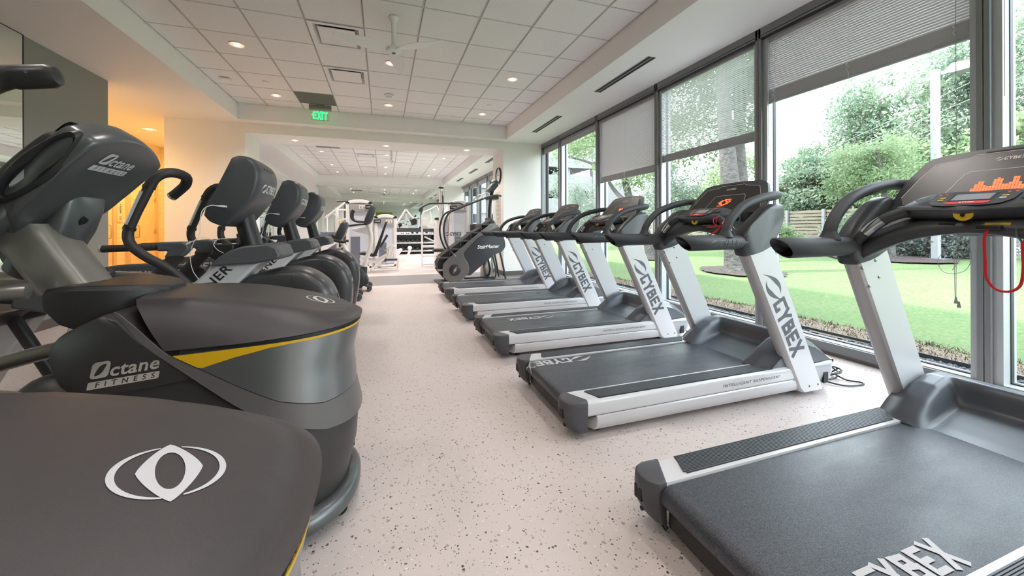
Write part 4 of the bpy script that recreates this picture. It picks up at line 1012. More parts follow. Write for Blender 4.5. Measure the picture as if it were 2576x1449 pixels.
# printed mark on each belt, stopped at a different place
def belt_logo(k, x, y, xd, h=.075, wrap=False):
    tr_ = treads[k]; bm, L = cybex_bm(h, .0, .19, 1.15)
    bm_y = 1 if True else 0
    if wrap:
        # lies along the belt and rolls over the rear roller
        bmesh.ops.triangulate(bm, faces=bm.faces)
        bmesh.ops.subdivide_edges(bm, edges=[e for e in bm.edges if e.calc_length() > .012], cuts=2); 
        for v in bm.verts:
            d = x - v.co.x; yy = y - v.co.y
            zq = v.co.z
            if d > .952: v.co = Vector((d - TX, yy, .1925 + zq))
            else:
                a = (.952 - d) / .0405; rq = .0408 + zq; v.co = Vector((.952 - rq * math.sin(a) - TX, yy, .152 + rq * math.cos(a)))
        me = bpy.data.meshes.new('logo'); bm.to_mesh(me); bm.free(); me.materials.append(MATS['logo_belt']); o = bpy.data.objects.new('logo', me); COL.objects.link(o); o.parent = find(tr_, 'belt'); return
    decal('logo', bm, frame((x - TX, y, .192), xd, Vector((0, 0, 1)).cross(Vector(xd))), 'logo_belt', find(tr_, 'belt'), lift=.0018)
belt_logo(0, 1.00, -.20, (1, 0, 0), .085)
belt_logo(1, 1.37, .205, (-1, 0, 0), .085, wrap=True)
belt_logo(2, 1.66, .13, (-1, 0, 0), .085)
# safety lanyards
def lanyard(k, pts, label, clip):
    t = empty('safety_lanyard', (TX, YC[k], 0)); tag(t, label, 'safety lanyard')
    b = MB(); b.tube([(x - TX, y, z) for x, y, z in sp(pts, 6)], .0042, 8, sq=.5); b.build('strap', 'red', t, smooth=60)
    b = MB(); b.tube([(x - TX, y, z) for x, y, z in clip], .0032, 6); b.build('clip', 'bolt', t)
    b = MB(); x, y, z = pts[0]; b.box(x - TX - .012, x - TX + .012, y - .03, y + .03, z - .008, z + .008); b.build('key', 'black', t, bevel=.003)
lanyard(0, [(2.100, -.06, 1.088), (2.095, -.050, 1.05), (2.095, -.052, .96), (2.094, -.055, .905), (2.094, -.075, .868), (2.095, -.105, .862), (2.095, -.130, .885), (2.096, -.137, .94), (2.097, -.136, 1.0), (2.098, -.135, 1.04)],
        'red safety strap hanging in a loop from the nearest treadmill console', [(2.10, -.135, 1.035), (2.10, -.122, 1.06), (2.105, -.120, 1.085), (2.105, -.148, 1.085), (2.10, -.146, 1.06), (2.10, -.135, 1.035)])
lanyard(1, [(2.105, -.075, 1.096), (2.08, -.13, 1.095), (2.06, -.20, 1.10), (2.045, -.22, 1.12), (2.05, -.215, 1.155), (2.09, -.215, 1.155), (2.095, -.235, 1.11), (2.06, -.23, 1.10), (2.05, -.20, 1.115), (2.055, -.19, 1.15), (2.09, -.20, 1.15), (2.085, -.21, 1.09), (2.06, -.17, 1.05), (2.06, -.14, 1.03)],
        'red safety strap wound round the grip of the second treadmill', [(2.06, -.14, 1.03), (2.06, -.12, 1.045), (2.06, -.135, 1.055), (2.06, -.155, 1.045), (2.06, -.14, 1.03)])
lanyard(2, [(2.105, -.075, 1.096), (2.08, -.13, 1.095), (2.055, -.20, 1.11), (2.045, -.215, 1.14), (2.07, -.21, 1.16), (2.09, -.22, 1.13), (2.07, -.20, 1.09)], 'red safety strap at the grip of the third treadmill', [(2.07, -.20, 1.09), (2.07, -.18, 1.08), (2.07, -.20, 1.07)])
lanyard(3, [(2.105, -.075, 1.096), (2.09, -.07, 1.05), (2.09, -.075, 1.0), (2.09, -.11, .99), (2.09, -.13, 1.03), (2.095, -.135, 1.07)], 'red safety strap hanging from the fourth treadmill console', [(2.095, -.135, 1.07), (2.1, -.13, 1.085), (2.1, -.14, 1.085)])
# power cord coiled on the floor
t = empty('power_cord', (3.05, 1.85, 0)); tag(t, 'black power cord coiled on the floor behind the second treadmill', 'power cord')
b = MB(); rr_ = random.Random(4); pts = [(2.90, 1.80, .09), (2.95, 1.79, .05)]
for k in range(34):
    a = k * .75; r1_, r2_ = .115 + rr_.uniform(-.03, .025), .075 + rr_.uniform(-.02, .02)
    pts.append((3.05 + r1_ * math.cos(a), 1.86 + r2_ * math.sin(a), .010 + (k % 9) * .006 * (1 if k < 27 else .3)))
pts += [(3.12, 1.76, .009), (3.17, 1.70, .008), (3.13, 1.67, .008), (3.0, 1.70, .008), (2.92, 1.78, .02)]
b.tube([(x - 3.05, y - 1.85, z) for x, y, z in sp(pts, 5)], .0055, 8); b.build('cord', 'gasket', t, smooth=60)
t = empty('power_cord', (3.05, 3.15, 0)); tag(t, 'black power cord on the floor behind the third treadmill', 'power cord')
b = MB(); pts = [(2.92, 3.08, .06), (3.0, 3.02, .01), (3.12, 3.0, .008), (3.20, 3.06, .008), (3.10, 3.12, .012), (2.99, 3.08, .012), (3.05, 3.0, .016), (3.22, 2.96, .008), (3.3, 3.05, .008)]
b.tube([(x - 3.05, y - 3.15, z) for x, y, z in sp(pts, 6)], .0055, 8); b.build('cord', 'gasket', t, smooth=60)
# ================================================================== ELLIPTICALS with the big front shroud
def make_octane(root):
    def B(b, n, m, **k): return b.build(n, m, k.pop('parent', root), **k)
    zs = [.05, .12, .25, .36, .48, .60, .74, .80]
    xns = [-.165, -.135, -.105, -.098, -.125, -.135, -.105, -.11]
    ws = [.235, .262, .282, .288, .285, .280, .272, .262]
    def S(u, z, out=0.0):
        """point of the shroud side: u in -1..1 round the nose (0 = nose), z height"""
        xn = interp(z, zs, xns) + out; wv = interp(z, zs, ws) + out; xc = -.44
        au = abs(u); sg = -1 if u < 0 else 1
        if au <= .5:
            a = au * math.pi; x = xc + (xn - xc) * max(0, math.cos(a)) ** .78; y = wv * math.sin(a) ** .80
        else:
            t = (au - .5) / .5; x = lerp(xc, -.88, t); y = wv * (1 - .02 * t - .14 * t ** 5)
        return (x, sg * y, z)
    us = lin(-1, 1, 81)
    # lower body
    b = MB(); rings = [[S(u, z) for u in us] for z in (.05, .08, .12, .18, .25, .31, .36, .42, .48, .54, .60, .67, .74)]
    # sloping rear top: the body rises to the neck
    b.loft(rings, True, True); B(b, 'lower_shroud', 'oct_dark', smooth=50)
    # rear shoulder of the body (rounded dark fairing behind the lid)
    b = MB(); rings = []
    prof = sp2([(-.835, .608), (-.875, .66), (-.893, .735), (-.872, .785), (-.83, .812), (-.775, .840)], 4) + [(-.742, .825), (-.70, .768), (-.62, .692), (-.545, .632), (-.65, .616)]
    cx_, cz_ = -.68, .70
    for y, k in ((-.286, .965), (-.282, .985), (-.272, 1.0), (-.10, 1.0), (.10, 1.0), (.272, 1.0), (.282, .985), (.286, .965)): rings.append([(cx_ + (x - cx_) * k, y, cz_ + (z - cz_) * k) for x, z in prof])
    b.loft(rings); B(b, 'rear_fairing', 'oct_dark', smooth=60)
    # curves shared by the panels: heights as a function of |x|
    def zU(x): return interp(x, [-.75, -.62, -.50, -.33, -.217, -.14], [.850, .716, .640, .530, .486, .482])   # upper edge of the band
    def zL(x): return interp(x, [-.765, -.74, -.70, -.60, -.475, -.35, -.22, -.12], [.852, .812, .762, .675, .565, .462, .392, .370])
    def zY(x): return interp(x, [-.62, -.36, -.18, -.10], [.716, .728, .735, .738])
    def panel(lo, hi, xmin, out, name, m, n=9, th=.004):
        uu = [u for u in lin(-1, 1, 141)]
        A = []
        for u in uu:
            x0 = S(u, .6)[0]
            if x0 < xmin: continue
            A.append(u)
        for sgn in (-1, 1) if False else (0,):
            b = MB()
            def f(u, t):
                x0 = S(u, .6)[0]; za, zb_ = lo(x0), hi(x0); return S(u, lerp(za, zb_, t), out)
            V = [[b.bm.verts.new(f(u, t)) for t in lin(0, 1, n)] for u in A]; W = [[b.bm.verts.new(S(u, lerp(lo(S(u, .6)[0]), hi(S(u, .6)[0]), t), out - th)) for t in lin(0, 1, n)] for u in A]
            for i in range(len(A) - 1):
                for j in range(n - 1): b.bm.faces.new((V[i][j], V[i + 1][j], V[i + 1][j + 1], V[i][j + 1])); b.bm.faces.new((W[i][j + 1], W[i + 1][j + 1], W[i + 1][j], W[i][j]))
                b.bm.faces.new((V[i][0], W[i][0], W[i + 1][0], V[i + 1][0])); b.bm.faces.new((V[i][-1], V[i + 1][-1], W[i + 1][-1], W[i][-1]))
            for q in (0, -1):
                for j in range(n - 1): b.bm.faces.new((V[q][j], V[q][j + 1], W[q][j + 1], W[q][j]))
            return B(b, name, m, smooth=50)
    # two side pieces would meet at the nose: the panels run right round it
    panel(zL, lambda x: zU(x) - .003, -.765, .017, 'shroud_band', 'oct_band', 7)
    sil = panel(zU, lambda x: max(zU(x) + .002, zY(x) - .010), -.615, .019, 'front_panel', 'oct_silver', 9, .012)
    panel(lambda x: max(zU(x) + .001, zY(x) - .010 - interp(x, [-.62, -.545, -.45, -.36, -.30, -.10], [.001, .050, .028, .012, .008, .008])), lambda x: max(zU(x) + .0015, zY(x) - .010), -.615, .0202, 'accent_stripe', 'oct_yellow', 3, .003)
    panel(lambda x: zY(x) - .012, lambda x: zY(x) + .003, -.60, .010, 'lid_gap', 'oct_black', 2, .006)
    # lid: top shell with a soft crest
    def top(u, v):
        """u round the nose, v 0 rim -> 1 centre line"""
        x, y, z = S(u, .74, .022); zr = zY(x) + .004
        xr, yr = x, y
        crest_in = interp(x, [-.74, -.30, -.16, -.08], [.085, .085, .05, .012])
        zc = interp(x, [-.76, -.60, -.45, -.32, -.20, -.12, -.075], [.868, .862, .842, .815, .782, .762, .742])
        xi = x - interp(abs(u), [0, .25, .5], [1, .6, 0]) * .045; yi = y * (1 - crest_in / max(.09, abs(y))) if abs(y) > .09 else y * .45
        if v < .4:
            t = v / .4; bul = .010 * math.sin(math.pi * t)
            return (lerp(xr, xi, t) + bul * interp(abs(u), [0, .3, .5], [1, .5, 0]), lerp(yr, yi, t) + bul * (-1 if u < 0 else 1) * interp(abs(u), [0, .3, .5], [0, .6, 1]), lerp(zr, zc, t))
        t = (v - .4) / .6; dome = .012 * (1 - (1 - t) ** 2)
        X = lerp(xi, lerp(xi, -.44 + .16 * max(0, math.cos(u * math.pi)), .8), t); zz = interp(X, [-.76, -.60, -.45, -.32, -.20, -.12, -.075], [.868, .862, .842, .815, .782, .762, .742])
        return (X, yi * (1 - t), max(zc, zz) + dome)
    b = MB(); uu = [u for u in lin(-.5, .5, 121)]
    # straight rear run of the lid, cut obliquely along its lower edge
    rim = []
    def lid_pt(u, v):
        if abs(u) <= .5: return Vector(top(u, v))
    nose_u = lin(-.5, .5, 61)
    back = lin(0, 1, 12)
    cols = []
    for t in back[::-1][:-1]: cols.append(('b', -1, t))
    for u in nose_u: cols.append(('n', u, 0))
    for t in back[1:]: cols.append(('b', 1, t))
    vs = lin(0, 1, 15)
    def colpt(c, v):
        k, a, t = c
        if k == 'n': return Vector(top(a, v))
        x = lerp(-.44, -.742, t); s = a; w_ = .294 - .012 * t
        xl = lerp(-.44, -.628, t)
        zr = zY(-.44) if xl > -.62 else zY(xl)
        zr = lerp(zY(-.44) + .004, .722, t); zc = interp(x, [-.76, -.60, -.45], [.868, .862, .844])
        yi = w_ - .085
        if v < .4:
            q = v / .4; bul = .010 * math.sin(math.pi * q)
            return Vector((lerp(xl, x, q), s * (lerp(w_, yi, q) + bul), lerp(zr, zc, q)))
        q = (v - .4) / .6; return Vector((x - .01 * q * t, s * yi * (1 - q), zc + .012 * (1 - (1 - q) ** 2)))
    G = [[b.bm.verts.new(colpt(c, v)) for v in vs] for c in cols]
    for i in range(len(cols) - 1):
        for j in range(len(vs) - 1): b.bm.faces.new((G[i][j], G[i + 1][j], G[i + 1][j + 1], G[i][j + 1]))
    # return lip under the rim
    Lp = [b.bm.verts.new(Vector(colpt(c, 0)) + Vector((0, 0, -.006)) + (Vector((-.45, 0, 0)) - Vector((colpt(c, 0).x, colpt(c, 0).y, 0))).normalized() * .013) for c in cols]
    for i in range(len(cols) - 1): b.bm.faces.new((G[i][0], Lp[i], Lp[i + 1], G[i + 1][0]))
    # rear edge closure
    bmesh.ops.remove_doubles(b.bm, verts=b.bm.verts, dist=.0004)
    lid = B(b, 'top_lid', 'oct_top', smooth=60)
    # floor bumper
    b = MB(); ring = [S(u, .05, .035) for u in lin(-.62, .62, 60)]; b.tube([(x, y, .075) for x, y, z in ring], .040, 14, up=(0, 0, 1)); B(b, 'floor_bumper', 'oct_shell', smooth=60)
    for s in (-1, 1):
        b = MB(); b.cyl((-.16, s * .13, .03), .03, .024, 'y', 16); B(b, 'transport_wheel', 'black')
    b = MB(); b.tube([(-.14, .10, .335), (-.105, .10, .335)], .016, 12); B(b, 'power_socket', 'black'); b = MB(); b.tube([(-.15, .10, .15), (-.12, .10, .15)], .014, 12); B(b, 'power_socket', 'black')
    b = MB(); b.box(-1.95, -.80, -.22, -.16, .0, .08); b.box(-1.95, -.80, .16, .22, .0, .08); b.box(-1.95, -1.87, -.34, .34, 0, .08); B(b, 'base_frame', 'oct_column', bevel=.012)
    # neck cover
    b = MB(); prof = [(-.985, .893), (-.965, .908), (-.90, .912), (-.80, .907), (-.725, .902), (-.712, .880), (-.76, .856), (-.84, .816), (-.905, .782)]
    rings = []
    for x, hw, lo, hi in ((-.990, .150, .875, .900), (-.975, .168, .845, .909), (-.935, .175, .800, .914), (-.90, .176, .783, .915), (-.85, .168, .805, .913), (-.79, .140, .832, .908), (-.74, .100, .856, .902), (-.712, .060, .872, .892)):
        rings.append([(x, -hw, lo), (x, -hw * 1.0, hi - .012), (x, -hw + .012, hi), (x, hw - .012, hi), (x, hw, hi - .012), (x, hw, lo)])
    b.loft(rings); B(b, 'neck_cover', 'oct_black', smooth=35, bevel=.006)
    # column
    b = MB(); rings = []
    for x, z in ((-.985, .88), (-1.075, 1.03), (-1.12, 1.11)):
        rings.append([(x + .080 * math.copysign(abs(math.cos(a)) ** .5, math.cos(a)), .085 * math.copysign(abs(math.sin(a)) ** .6, math.sin(a)), z) for a in [2 * math.pi * k / 24 for k in range(24)]])
    b.loft(rings); B(b, 'column', 'oct_column', smooth=40)
    # console back shell: frame of reference leans back over the column
    Q0 = Vector((-1.135, .012, 1.068)); Vv = Vector((.335, 0, .375)); Vv.normalize(); Nn = Vector((Vv.z, 0, -Vv.x))     # outward = front and down
    def q(u, v, n): return Q0 + Vector((0, u, 0)) + Vv * v + Nn * n
    outl = sp2([(-.09, .02), (-.165, .10), (-.185, .20), (-.195, .30), (-.192, .395), (-.165, .425), (-.11, .450), (-.03, .462), (.06, .450), (.14, .425), (.195, .400)], 4) + sp2([(.208, .385), (.207, .30), (.200, .20), (.185, .12), (.09, .02)], 3)
    b = MB(); rings = []
    for n_, k in ((-.075, .90), (-.06, .96), (-.01, 1.0), (.012, .995), (.020, .975), (.024, .92), (.026, .4)): rings.append([q(u * k, .24 + (v - .24) * k, n_) for u, v in outl])
    b.loft(rings); shell = B(b, 'console_shell', 'oct_shell', smooth=50)
    b = MB(); rings = []
    for n_, k in ((-.105, .80), (-.095, .86), (-.074, .90)): rings.append([q(u * k, .20 + (v - .24) * k, n_) for u, v in outl])
    b.loft(rings); con = B(b, 'console_face', 'black', smooth=50)
    b = MB(); b.loft([[q(u, v, -.106) for u, v in rrect(.26, .20, .02, 3, 0, .30)], [q(u, v, -.109) for u, v in rrect(.25, .19, .02, 3, 0, .30)]]); b.build('screen', 'screen_dark', con)
    # neck shroud bulging from the shell down to the column
    b = MB(); rings = []
    for v, n_, wu, wn in ((.215, .028, .070, .006), (.20, .034, .078, .022), (.16, .045, .086, .045), (.10, .062, .090, .060), (.02, .078, .092, .066), (-.06, .088, .090, .066), (-.10, .088, .078, .056)):
        rings.append([q(.035 + wu * math.copysign(abs(math.cos(a)) ** .8, math.cos(a)), v - .25 * 0, n_ + wn * math.sin(a) * .9 - .02) for a in [2 * math.pi * k / 24 for k in range(24)]])
    b.loft(rings); nk = B(b, 'neck_shroud', 'oct_shell', smooth=50)
    b = MB(); b.loft([[q(.0 + .013 * math.cos(a), .135 + .017 * math.sin(a), .066) for a in [2 * math.pi * k / 16 for k in range(16)]], [q(.0 + .012 * math.cos(a), .135 + .016 * math.sin(a), .0805) for a in [2 * math.pi * k / 16 for k in range(16)]]]); b.build('screw_recess', 'slot_black', nk)
    # side scoops: dark ring with a grey vane
    for s in (-1, 1):
        c = []
        for k in range(40):
            a = 2 * math.pi * k / 40; c.append(q(s * .178, .262 + .135 * math.cos(a), -.028 + .034 * math.sin(a)))
        b = MB(); rings = []
        for k in range(40):
            p = c[k]; ce = q(s * .17, .262, -.028); d = (p - ce).normalized(); sd = Vector((0, s, 0))
            rings.append([p + d * dx + sd * dy for dx, dy in ((.012, -.02), (.014, .012), (.002, .024), (-.014, .016), (-.016, -.02))])
        rings.append(rings[0]); b.loft(rings, False); b.build('side_scoop', 'black', shell, smooth=40)
        b = MB(); b.loft([[q(s * .172, .262 + .10 * math.cos(a), -.036 + .014 * math.sin(a)) for a in [2 * math.pi * k / 20 for k in range(20)]], [q(s * .184, .262 + .09 * math.cos(a), -.036 + .010 * math.sin(a)) for a in [2 * math.pi * k / 20 for k in range(20)]]]); b.build('vane', 'base_grey', shell)
    b = MB(); pth = [q(-.15, .24, -.02), q(-.13, .14, -.02), Vector((-1.10, -.125, 1.115)), Vector((-1.19, -.12, 1.05)), Vector((-1.30, -.12, 1.015)), Vector((-1.40, -.12, 1.01))]
    b.tube(sp(pth, 5), .040, 12, sq=.55, up=(0, 1, 0)); B(b, 'tray_rim', 'oct_shell', smooth=60)
    # fixed handlebar towards the user
    for s in (-1, 1):
        b = MB(); b.tube(sp([(-1.10, s * .12, 1.155), (-1.16, s * .20, 1.165), (-1.28, s * .245, 1.175), (-1.45, s * .25, 1.165), (-1.62, s * .25, 1.10), (-1.68, s * .25, 1.02)], 6), .024, 14); B(b, 'fixed_handlebar', 'tube_black', smooth=60)
        b = MB(); b.tube(sp([(-1.12, s * .13, 1.10), (-1.25, s * .22, 1.09), (-1.42, s * .22, 1.10), (-1.55, s * .22, 1.03)], 5), .04, 12, sq=.5); B(b, 'arm_pad', 'black', smooth=60)
        # horizontal link tubes between the neck cover and the arms
        b = MB(); b.tube(sp([(-1.02, s * .15, .905), (-1.25, s * .20, .908), (-1.62, s * .26, .93), (-1.95, s * .31, .99)], 5), .024, 14); B(b, 'frame_tube', 'oct_column', smooth=60)
        # lower arm, pivot and pedal
        b = MB(); b.ball((-.90, s * .245, .60), .085, .055, .075, 18, 10); B(b, 'pivot_cover', 'oct_dark', smooth=60)
        b = MB(); b.tube(sp([(-.90, s * .285, .60), (-1.10, s * .29, .635), (-1.45, s * .29, .56), (-1.70, s * .29, .45)], 5), .030, 14); B(b, 'link_arm', 'oct_column', smooth=60)
        b = MB(); pts = [(-1.66, .42), (-1.60, .47), (-1.40, .46), (-1.28, .44), (-1.26, .41), (-1.30, .38), (-1.62, .385)]
        b.prism(pts, 'y', s * .07, s * .27); B(b, 'foot_pedal', 'oct_black', bevel=.01)
    return shell, lid, sil
def arm_octane(root, s, pts, name='moving_handle'):
    b = MB(); p = sp(pts, 6); b.tube(p, .030, 14); o = b.build(name, 'tube_black', root, smooth=60)
    a, c = Vector(pts[-2]), Vector(pts[-1]); d = (c - a).normalized()
    b = MB(); b.tube([c - d * .012, c + d * .06, c + d * .074, c + d * .080], [.0315, .0315, .024, .006], 16); e = b.build('end_grip', 'black', o, smooth=40)
    b = MB(); b.lathe([(.004, 0), (.004, -.002)], c + d * .03 + Vector((0, -.0315 if True else 0, 0)), 8, 'y'); b.build('screw', 'bolt', o)
OY = [.545, 1.675]
t1 = empty('elliptical_trainer', (0, OY[1], 0), 'charcoal front-shroud elliptical with a full console, standing between the cut-off nearest one and the white framed trainers', 'elliptical trainer')
t1['label'] = 'charcoal elliptical with silver front panel, its raised console back facing the aisle'
shell, lid, sil = make_octane(t1)
cuts_len = .010
# lettering on the console back, the shroud side and the lid
def place_word(root, bv, org, xd, yd, h, m1, mbar, par, direction=None):
    w1, bar, w2, L = octane_bm(h)
    M = frame(org, xd, yd)
    for bm, mm, nm, lf in ((w1, m1, 'wordmark', .0008), (bar, m1, 'wordmark_bar', .0008), (w2, mbar, 'wordmark_line', .0014)):
        decal(nm, bm, M, mm, par, bvh=bv, lift=lf + .0006, cuts=3)
shell_bv = bvh_of([shell])
Vv = Vector((.335, 0, .375)).normalized(); Nn = Vector((Vv.z, 0, -Vv.x)); Q0 = Vector((-1.135, .012, 1.068))
side_bv = bvh_of([o for o in t1.children if o.name.split('.')[0] in ('rear_fairing',)])
def deco(root):
    sh = find(root, 'console_shell'); lo = find(root, 'rear_fairing'); ld = find(root, 'top_lid')
    place_word(root, shell_bv, Q0 + Vector((0, -.115, 0)) + Vv * .345 + Nn * .035, (0, 1, 0), Vv, .0345, 'decal_light', 'oct_shell', sh)
    place_word(root, side_bv, Vector((-.800, -.285, .660)), (1, 0, .09), (-.09, 0, 1), .034, 'decal_silver', 'oct_dark', lo)
    # oval badge on the lid: two arcs and a slanted rounded square with an oval hole
    bm = bmesh.new(); n = 24
    for a0, a1 in ((100, 262), (-78, 78)):
        O = []; I = []
        for i in range(n + 1):
            t = i / n; a = R(lerp(a0, a1, t)); wd = .0022 + .0045 * math.sin(math.pi * t)
            O.append(bm.verts.new((.053 * math.cos(a), .050 * math.sin(a), 0))); I.append(bm.verts.new(((.053 - wd) * math.cos(a), (.050 - wd) * math.sin(a), 0)))
        for i in range(n): bm.faces.new((O[i], O[i + 1], I[i + 1], I[i]))
    O = []; I = []
    for k in range(48):
        a = 2 * math.pi * k / 48; c, s_ = math.cos(a), math.sin(a)
        r_ = 1 / (abs(c) ** 1.25 + abs(s_) ** 1.25) ** (1 / 1.25)
        dx, dy = .030 * r_ * c, .056 * r_ * s_; O.append(bm.verts.new((dx, dy, 0))); ex, ey = .0135 * c, .036 * s_; I.append(bm.verts.new((ex, ey, 0)))
    for k in range(48): bm.faces.new((O[k], O[(k + 1) % 48], I[(k + 1) % 48], I[k]))
    decal('badge', bm, frame((-.240, 0, .90), (.91, .40, 0), (-.40, .91, 0)), 'decal_light', ld, bvh=bvh_of([lid]), lift=.0009)
deco(t1)
t0 = copy_tree(t1); t0.location = (0, OY[0], 0); t0['label'] = 'nearest charcoal elliptical, cut off by the bottom left corner, seen from above its rounded lid'
for t in (t1,):
    arm_octane(t, -1, [(-1.30, -.33, .95), (-1.15, -.33, 1.18), (-1.06, -.33, 1.37), (-1.0, -.327, 1.455), (-.95, -.325, 1.492), (-.915, -.325, 1.498)]); 
    arm_octane(t, 1, [(-1.45, .36, .86), (-1.32, .36, .90), (-1.22, .36, .915), (-1.17, .36, .905)])

# ================================================================== ARC TRAINERS
def rr_sec(c, d, hy, hr, n=20, e=.55):
    """rounded section at c, radial direction d (x,z), half widths hy along y and hr radial"""
    out = []
    for k in range(n):
        a = 2 * math.pi * k / n; cc, ss = math.cos(a), math.sin(a)
        p = hr * math.copysign(abs(cc) ** e, cc); y = hy * math.copysign(abs(ss) ** e, ss); out.append((c[0] + d[0] * p, y, c[1] + d[1] * p))
    return out
def make_arc(root):
    def B(b, n, m, **k): return b.build(n, m, k.pop('parent', root), **k)
    # fender over the flywheel
    cpath = sp2([(-1.12, .585), (-.98, .65), (-.84, .702), (-.70, .748), (-.575, .762), (-.485, .738), (-.412, .672), (-.375, .575), (-.368, .45), (-.378, .32), (-.390, .20), (-.398, .10), (-.398, .03)], 5)
    b = MB(); rings = []
    for i, p in enumerate(cpath):
        a, c = cpath[max(0, i - 1)], cpath[min(len(cpath) - 1, i + 1)]; d = Vector((c[0] - a[0], c[1] - a[1])).normalized(); nrm = (-d.y, d.x)
        t = i / (len(cpath) - 1)
        hy = interp(t, [0, .25, .5, .75, 1], [.085, .125, .155, .145, .10]); hr = interp(t, [0, .25, .5, .75, 1], [.055, .078, .094, .086, .055])
        rings.append(rr_sec(p, nrm, hy, hr, 24, .6))
    b.loft(rings); fen = B(b, 'flywheel_shroud', 'arc_shroud', smooth=60)
    b = MB(); b.lathe([(.001, -.12), (.23, -.12), (.24, -.105), (.24, .105), (.23, .12), (.001, .12)], (-.63, 0, .47), 44, 'y'); B(b, 'side_disc', 'black', smooth=40)
    for s in (-1, 1):
        b = MB(); b.lathe([(.030, .102), (.034, .125), (.050, .128), (.054, .118), (.054, .102)], (-.74, 0, .63), 24, 'y') if s > 0 else b.lathe([(.030, -.102), (.034, -.125), (.050, -.128), (.054, -.118), (.054, -.102)], (-.74, 0, .63), 24, 'y')
        B(b, 'crank_hub', 'arc_cover', smooth=40)
        b = MB(); [b.lathe([(.007, 0), (.007, s * .004)], (x, s * .128, z), 10, 'y') for x, z in ((-.475, .735), (-.405, .60))]; b.build('screw_hole', 'slot_black', fen)
        b = MB(); path = sp([(-.545, s * .153, .80), (-.535, s * .157, .74), (-.47, s * .157, .68), (-.41, s * .154, .56), (-.40, s * .148, .40)], 5); b.tube(path, .0018, 5); b.build('seam', 'slot_black', fen)
    # nose badge
    bm = bmesh.new(); bm.faces.new([bm.verts.new((x, y, 0)) for x, y in [(-.030, .045), (0, .055), (.030, .045), (.034, 0), (.02, -.045), (0, -.055), (-.02, -.045), (-.034, 0)]])
    decal('badge', bm, frame((-.20, 0, .60), (0, 1, 0), (0, 0, 1)), 'slot_black', fen, bvh=bvh_of([fen]), lift=.001, cuts=1)
    bm = text_bm('ARC', .045, .002, .1); decal('badge_text', bm, frame((-.20, 0, .595), (0, 1, 0), (0, 0, 1)), 'logo_white', fen, bvh=bvh_of([fen]), lift=.002)
    b = MB(); b.box(-1.75, -.42, -.07, .07, .0, .09); b.box(-.50, -.42, -.28, .28, 0, .06); b.box(-1.80, -1.72, -.30, .30, 0, .06); B(b, 'base_frame', 'white_paint', bevel=.012)
    # white diagonal body
    b = MB(); pts = [(-.955, .885), (-.72, .885), (-.80, .80), (-1.02, .57), (-1.10, .09), (-1.26, .09), (-1.30, .53)]; b.prism(pts, 'y', -.145, .145); wb = B(b, 'white_body', 'white_paint', bevel=.02, seg=3)
    for s in (-1,):
        bm = text_bm('TRAINER', .085, .0012, 0, 1.08); bmesh.ops.scale(bm, vec=(1, .85, 1), verts=bm.verts)
        d = Vector((.235, 0, .235)).normalized(); decal('trainer_text', bm, frame((-1.005, -.1465, .735), d, (-d.z, 0, d.x)), 'black', wb, lift=.001)
        bm = text_bm('TOTAL', .085, .003, .1, 1.0); decal('total_text', bm, frame((-1.17, -.1465, .53), d, (-d.z, 0, d.x)), 'black', wb, lift=.001)
    # grey cover where the mast starts
    b = MB(); rings = []
    prof = [(-.975, .872), (-.93, .925), (-.87, .965), (-.80, .99), (-.66, 1.004), (-.615, .985), (-.592, .93), (-.60, .905), (-.735, .880)]
    for y, k in ((-.185, .88), (-.175, .97), (-.12, 1.0), (.12, 1.0), (.175, .97), (.185, .88)): rings.append([(-.78 + (x + .78) * k, y, .93 + (z - .93) * k) for x, z in prof])
    b.loft(rings); B(b, 'mast_cover', 'arc_cover', smooth=30, bevel=.008)
    b = MB(); rings = []
    for x, z, rx, ry in ((-.795, .975, .062, .075), (-.815, 1.05, .058, .072), (-.835, 1.13, .055, .070), (-.845, 1.20, .05, .065)): rings.append([(x + rx * math.cos(a), ry * math.sin(a), z) for a in [2 * math.pi * k / 24 for k in range(24)]])
    b.loft(rings); B(b, 'mast', 'black', smooth=60)
    # console shell
    prof = sp2([(-.985, 1.165), (-.955, 1.13), (-.90, 1.108), (-.86, 1.112)], 3) + sp2([(-.825, 1.15), (-.775, 1.215), (-.725, 1.29), (-.700, 1.375), (-.698, 1.44), (-.715, 1.49), (-.75, 1.522), (-.80, 1.535), (-.832, 1.525)], 3) + sp2([(-.87, 1.44), (-.93, 1.31), (-.975, 1.22)], 3)
    b = MB(); rings = []
    for y, k, dx in ((-.212, .86, -.010), (-.206, .925, -.006), (-.192, .965, -.003), (-.165, .992, -.001), (-.10, 1.0, 0), (0, 1.01, .002), (.10, 1.0, 0), (.165, .992, -.001), (.192, .965, -.003), (.206, .925, -.006), (.212, .86, -.010)):
        rings.append([(-.85 + (x + .85) * k + dx, y, 1.315 + (z - 1.315) * (.35 + .65 * k)) for x, z in prof])
    b.loft(rings); sh = B(b, 'console_shell', 'arc_shell', smooth=50); bv = bvh_of([sh])
    for y in (-.105, -.05, .005, .06): 
        bm = bmesh.new(); bm.faces.new([bm.verts.new((x, y_, 0)) for x, y_ in ((-.016, -.005), (.016, -.005), (.016, .005), (-.016, .005))]); decal('vent_slot', bm, frame((-.6, y, 1.465), (0, 1, 0), (0, 0, 1)), 'slot_black', sh, bvh=bv, lift=.001, cuts=1)
    bm, L = cybex_bm(.054, .1, .17, 1.0); decal('logo', bm, frame((-.6, -.135, 1.345), (0, 1, 0), (0, 0, 1)), 'logo_white', sh, bvh=bv, lift=.0012)
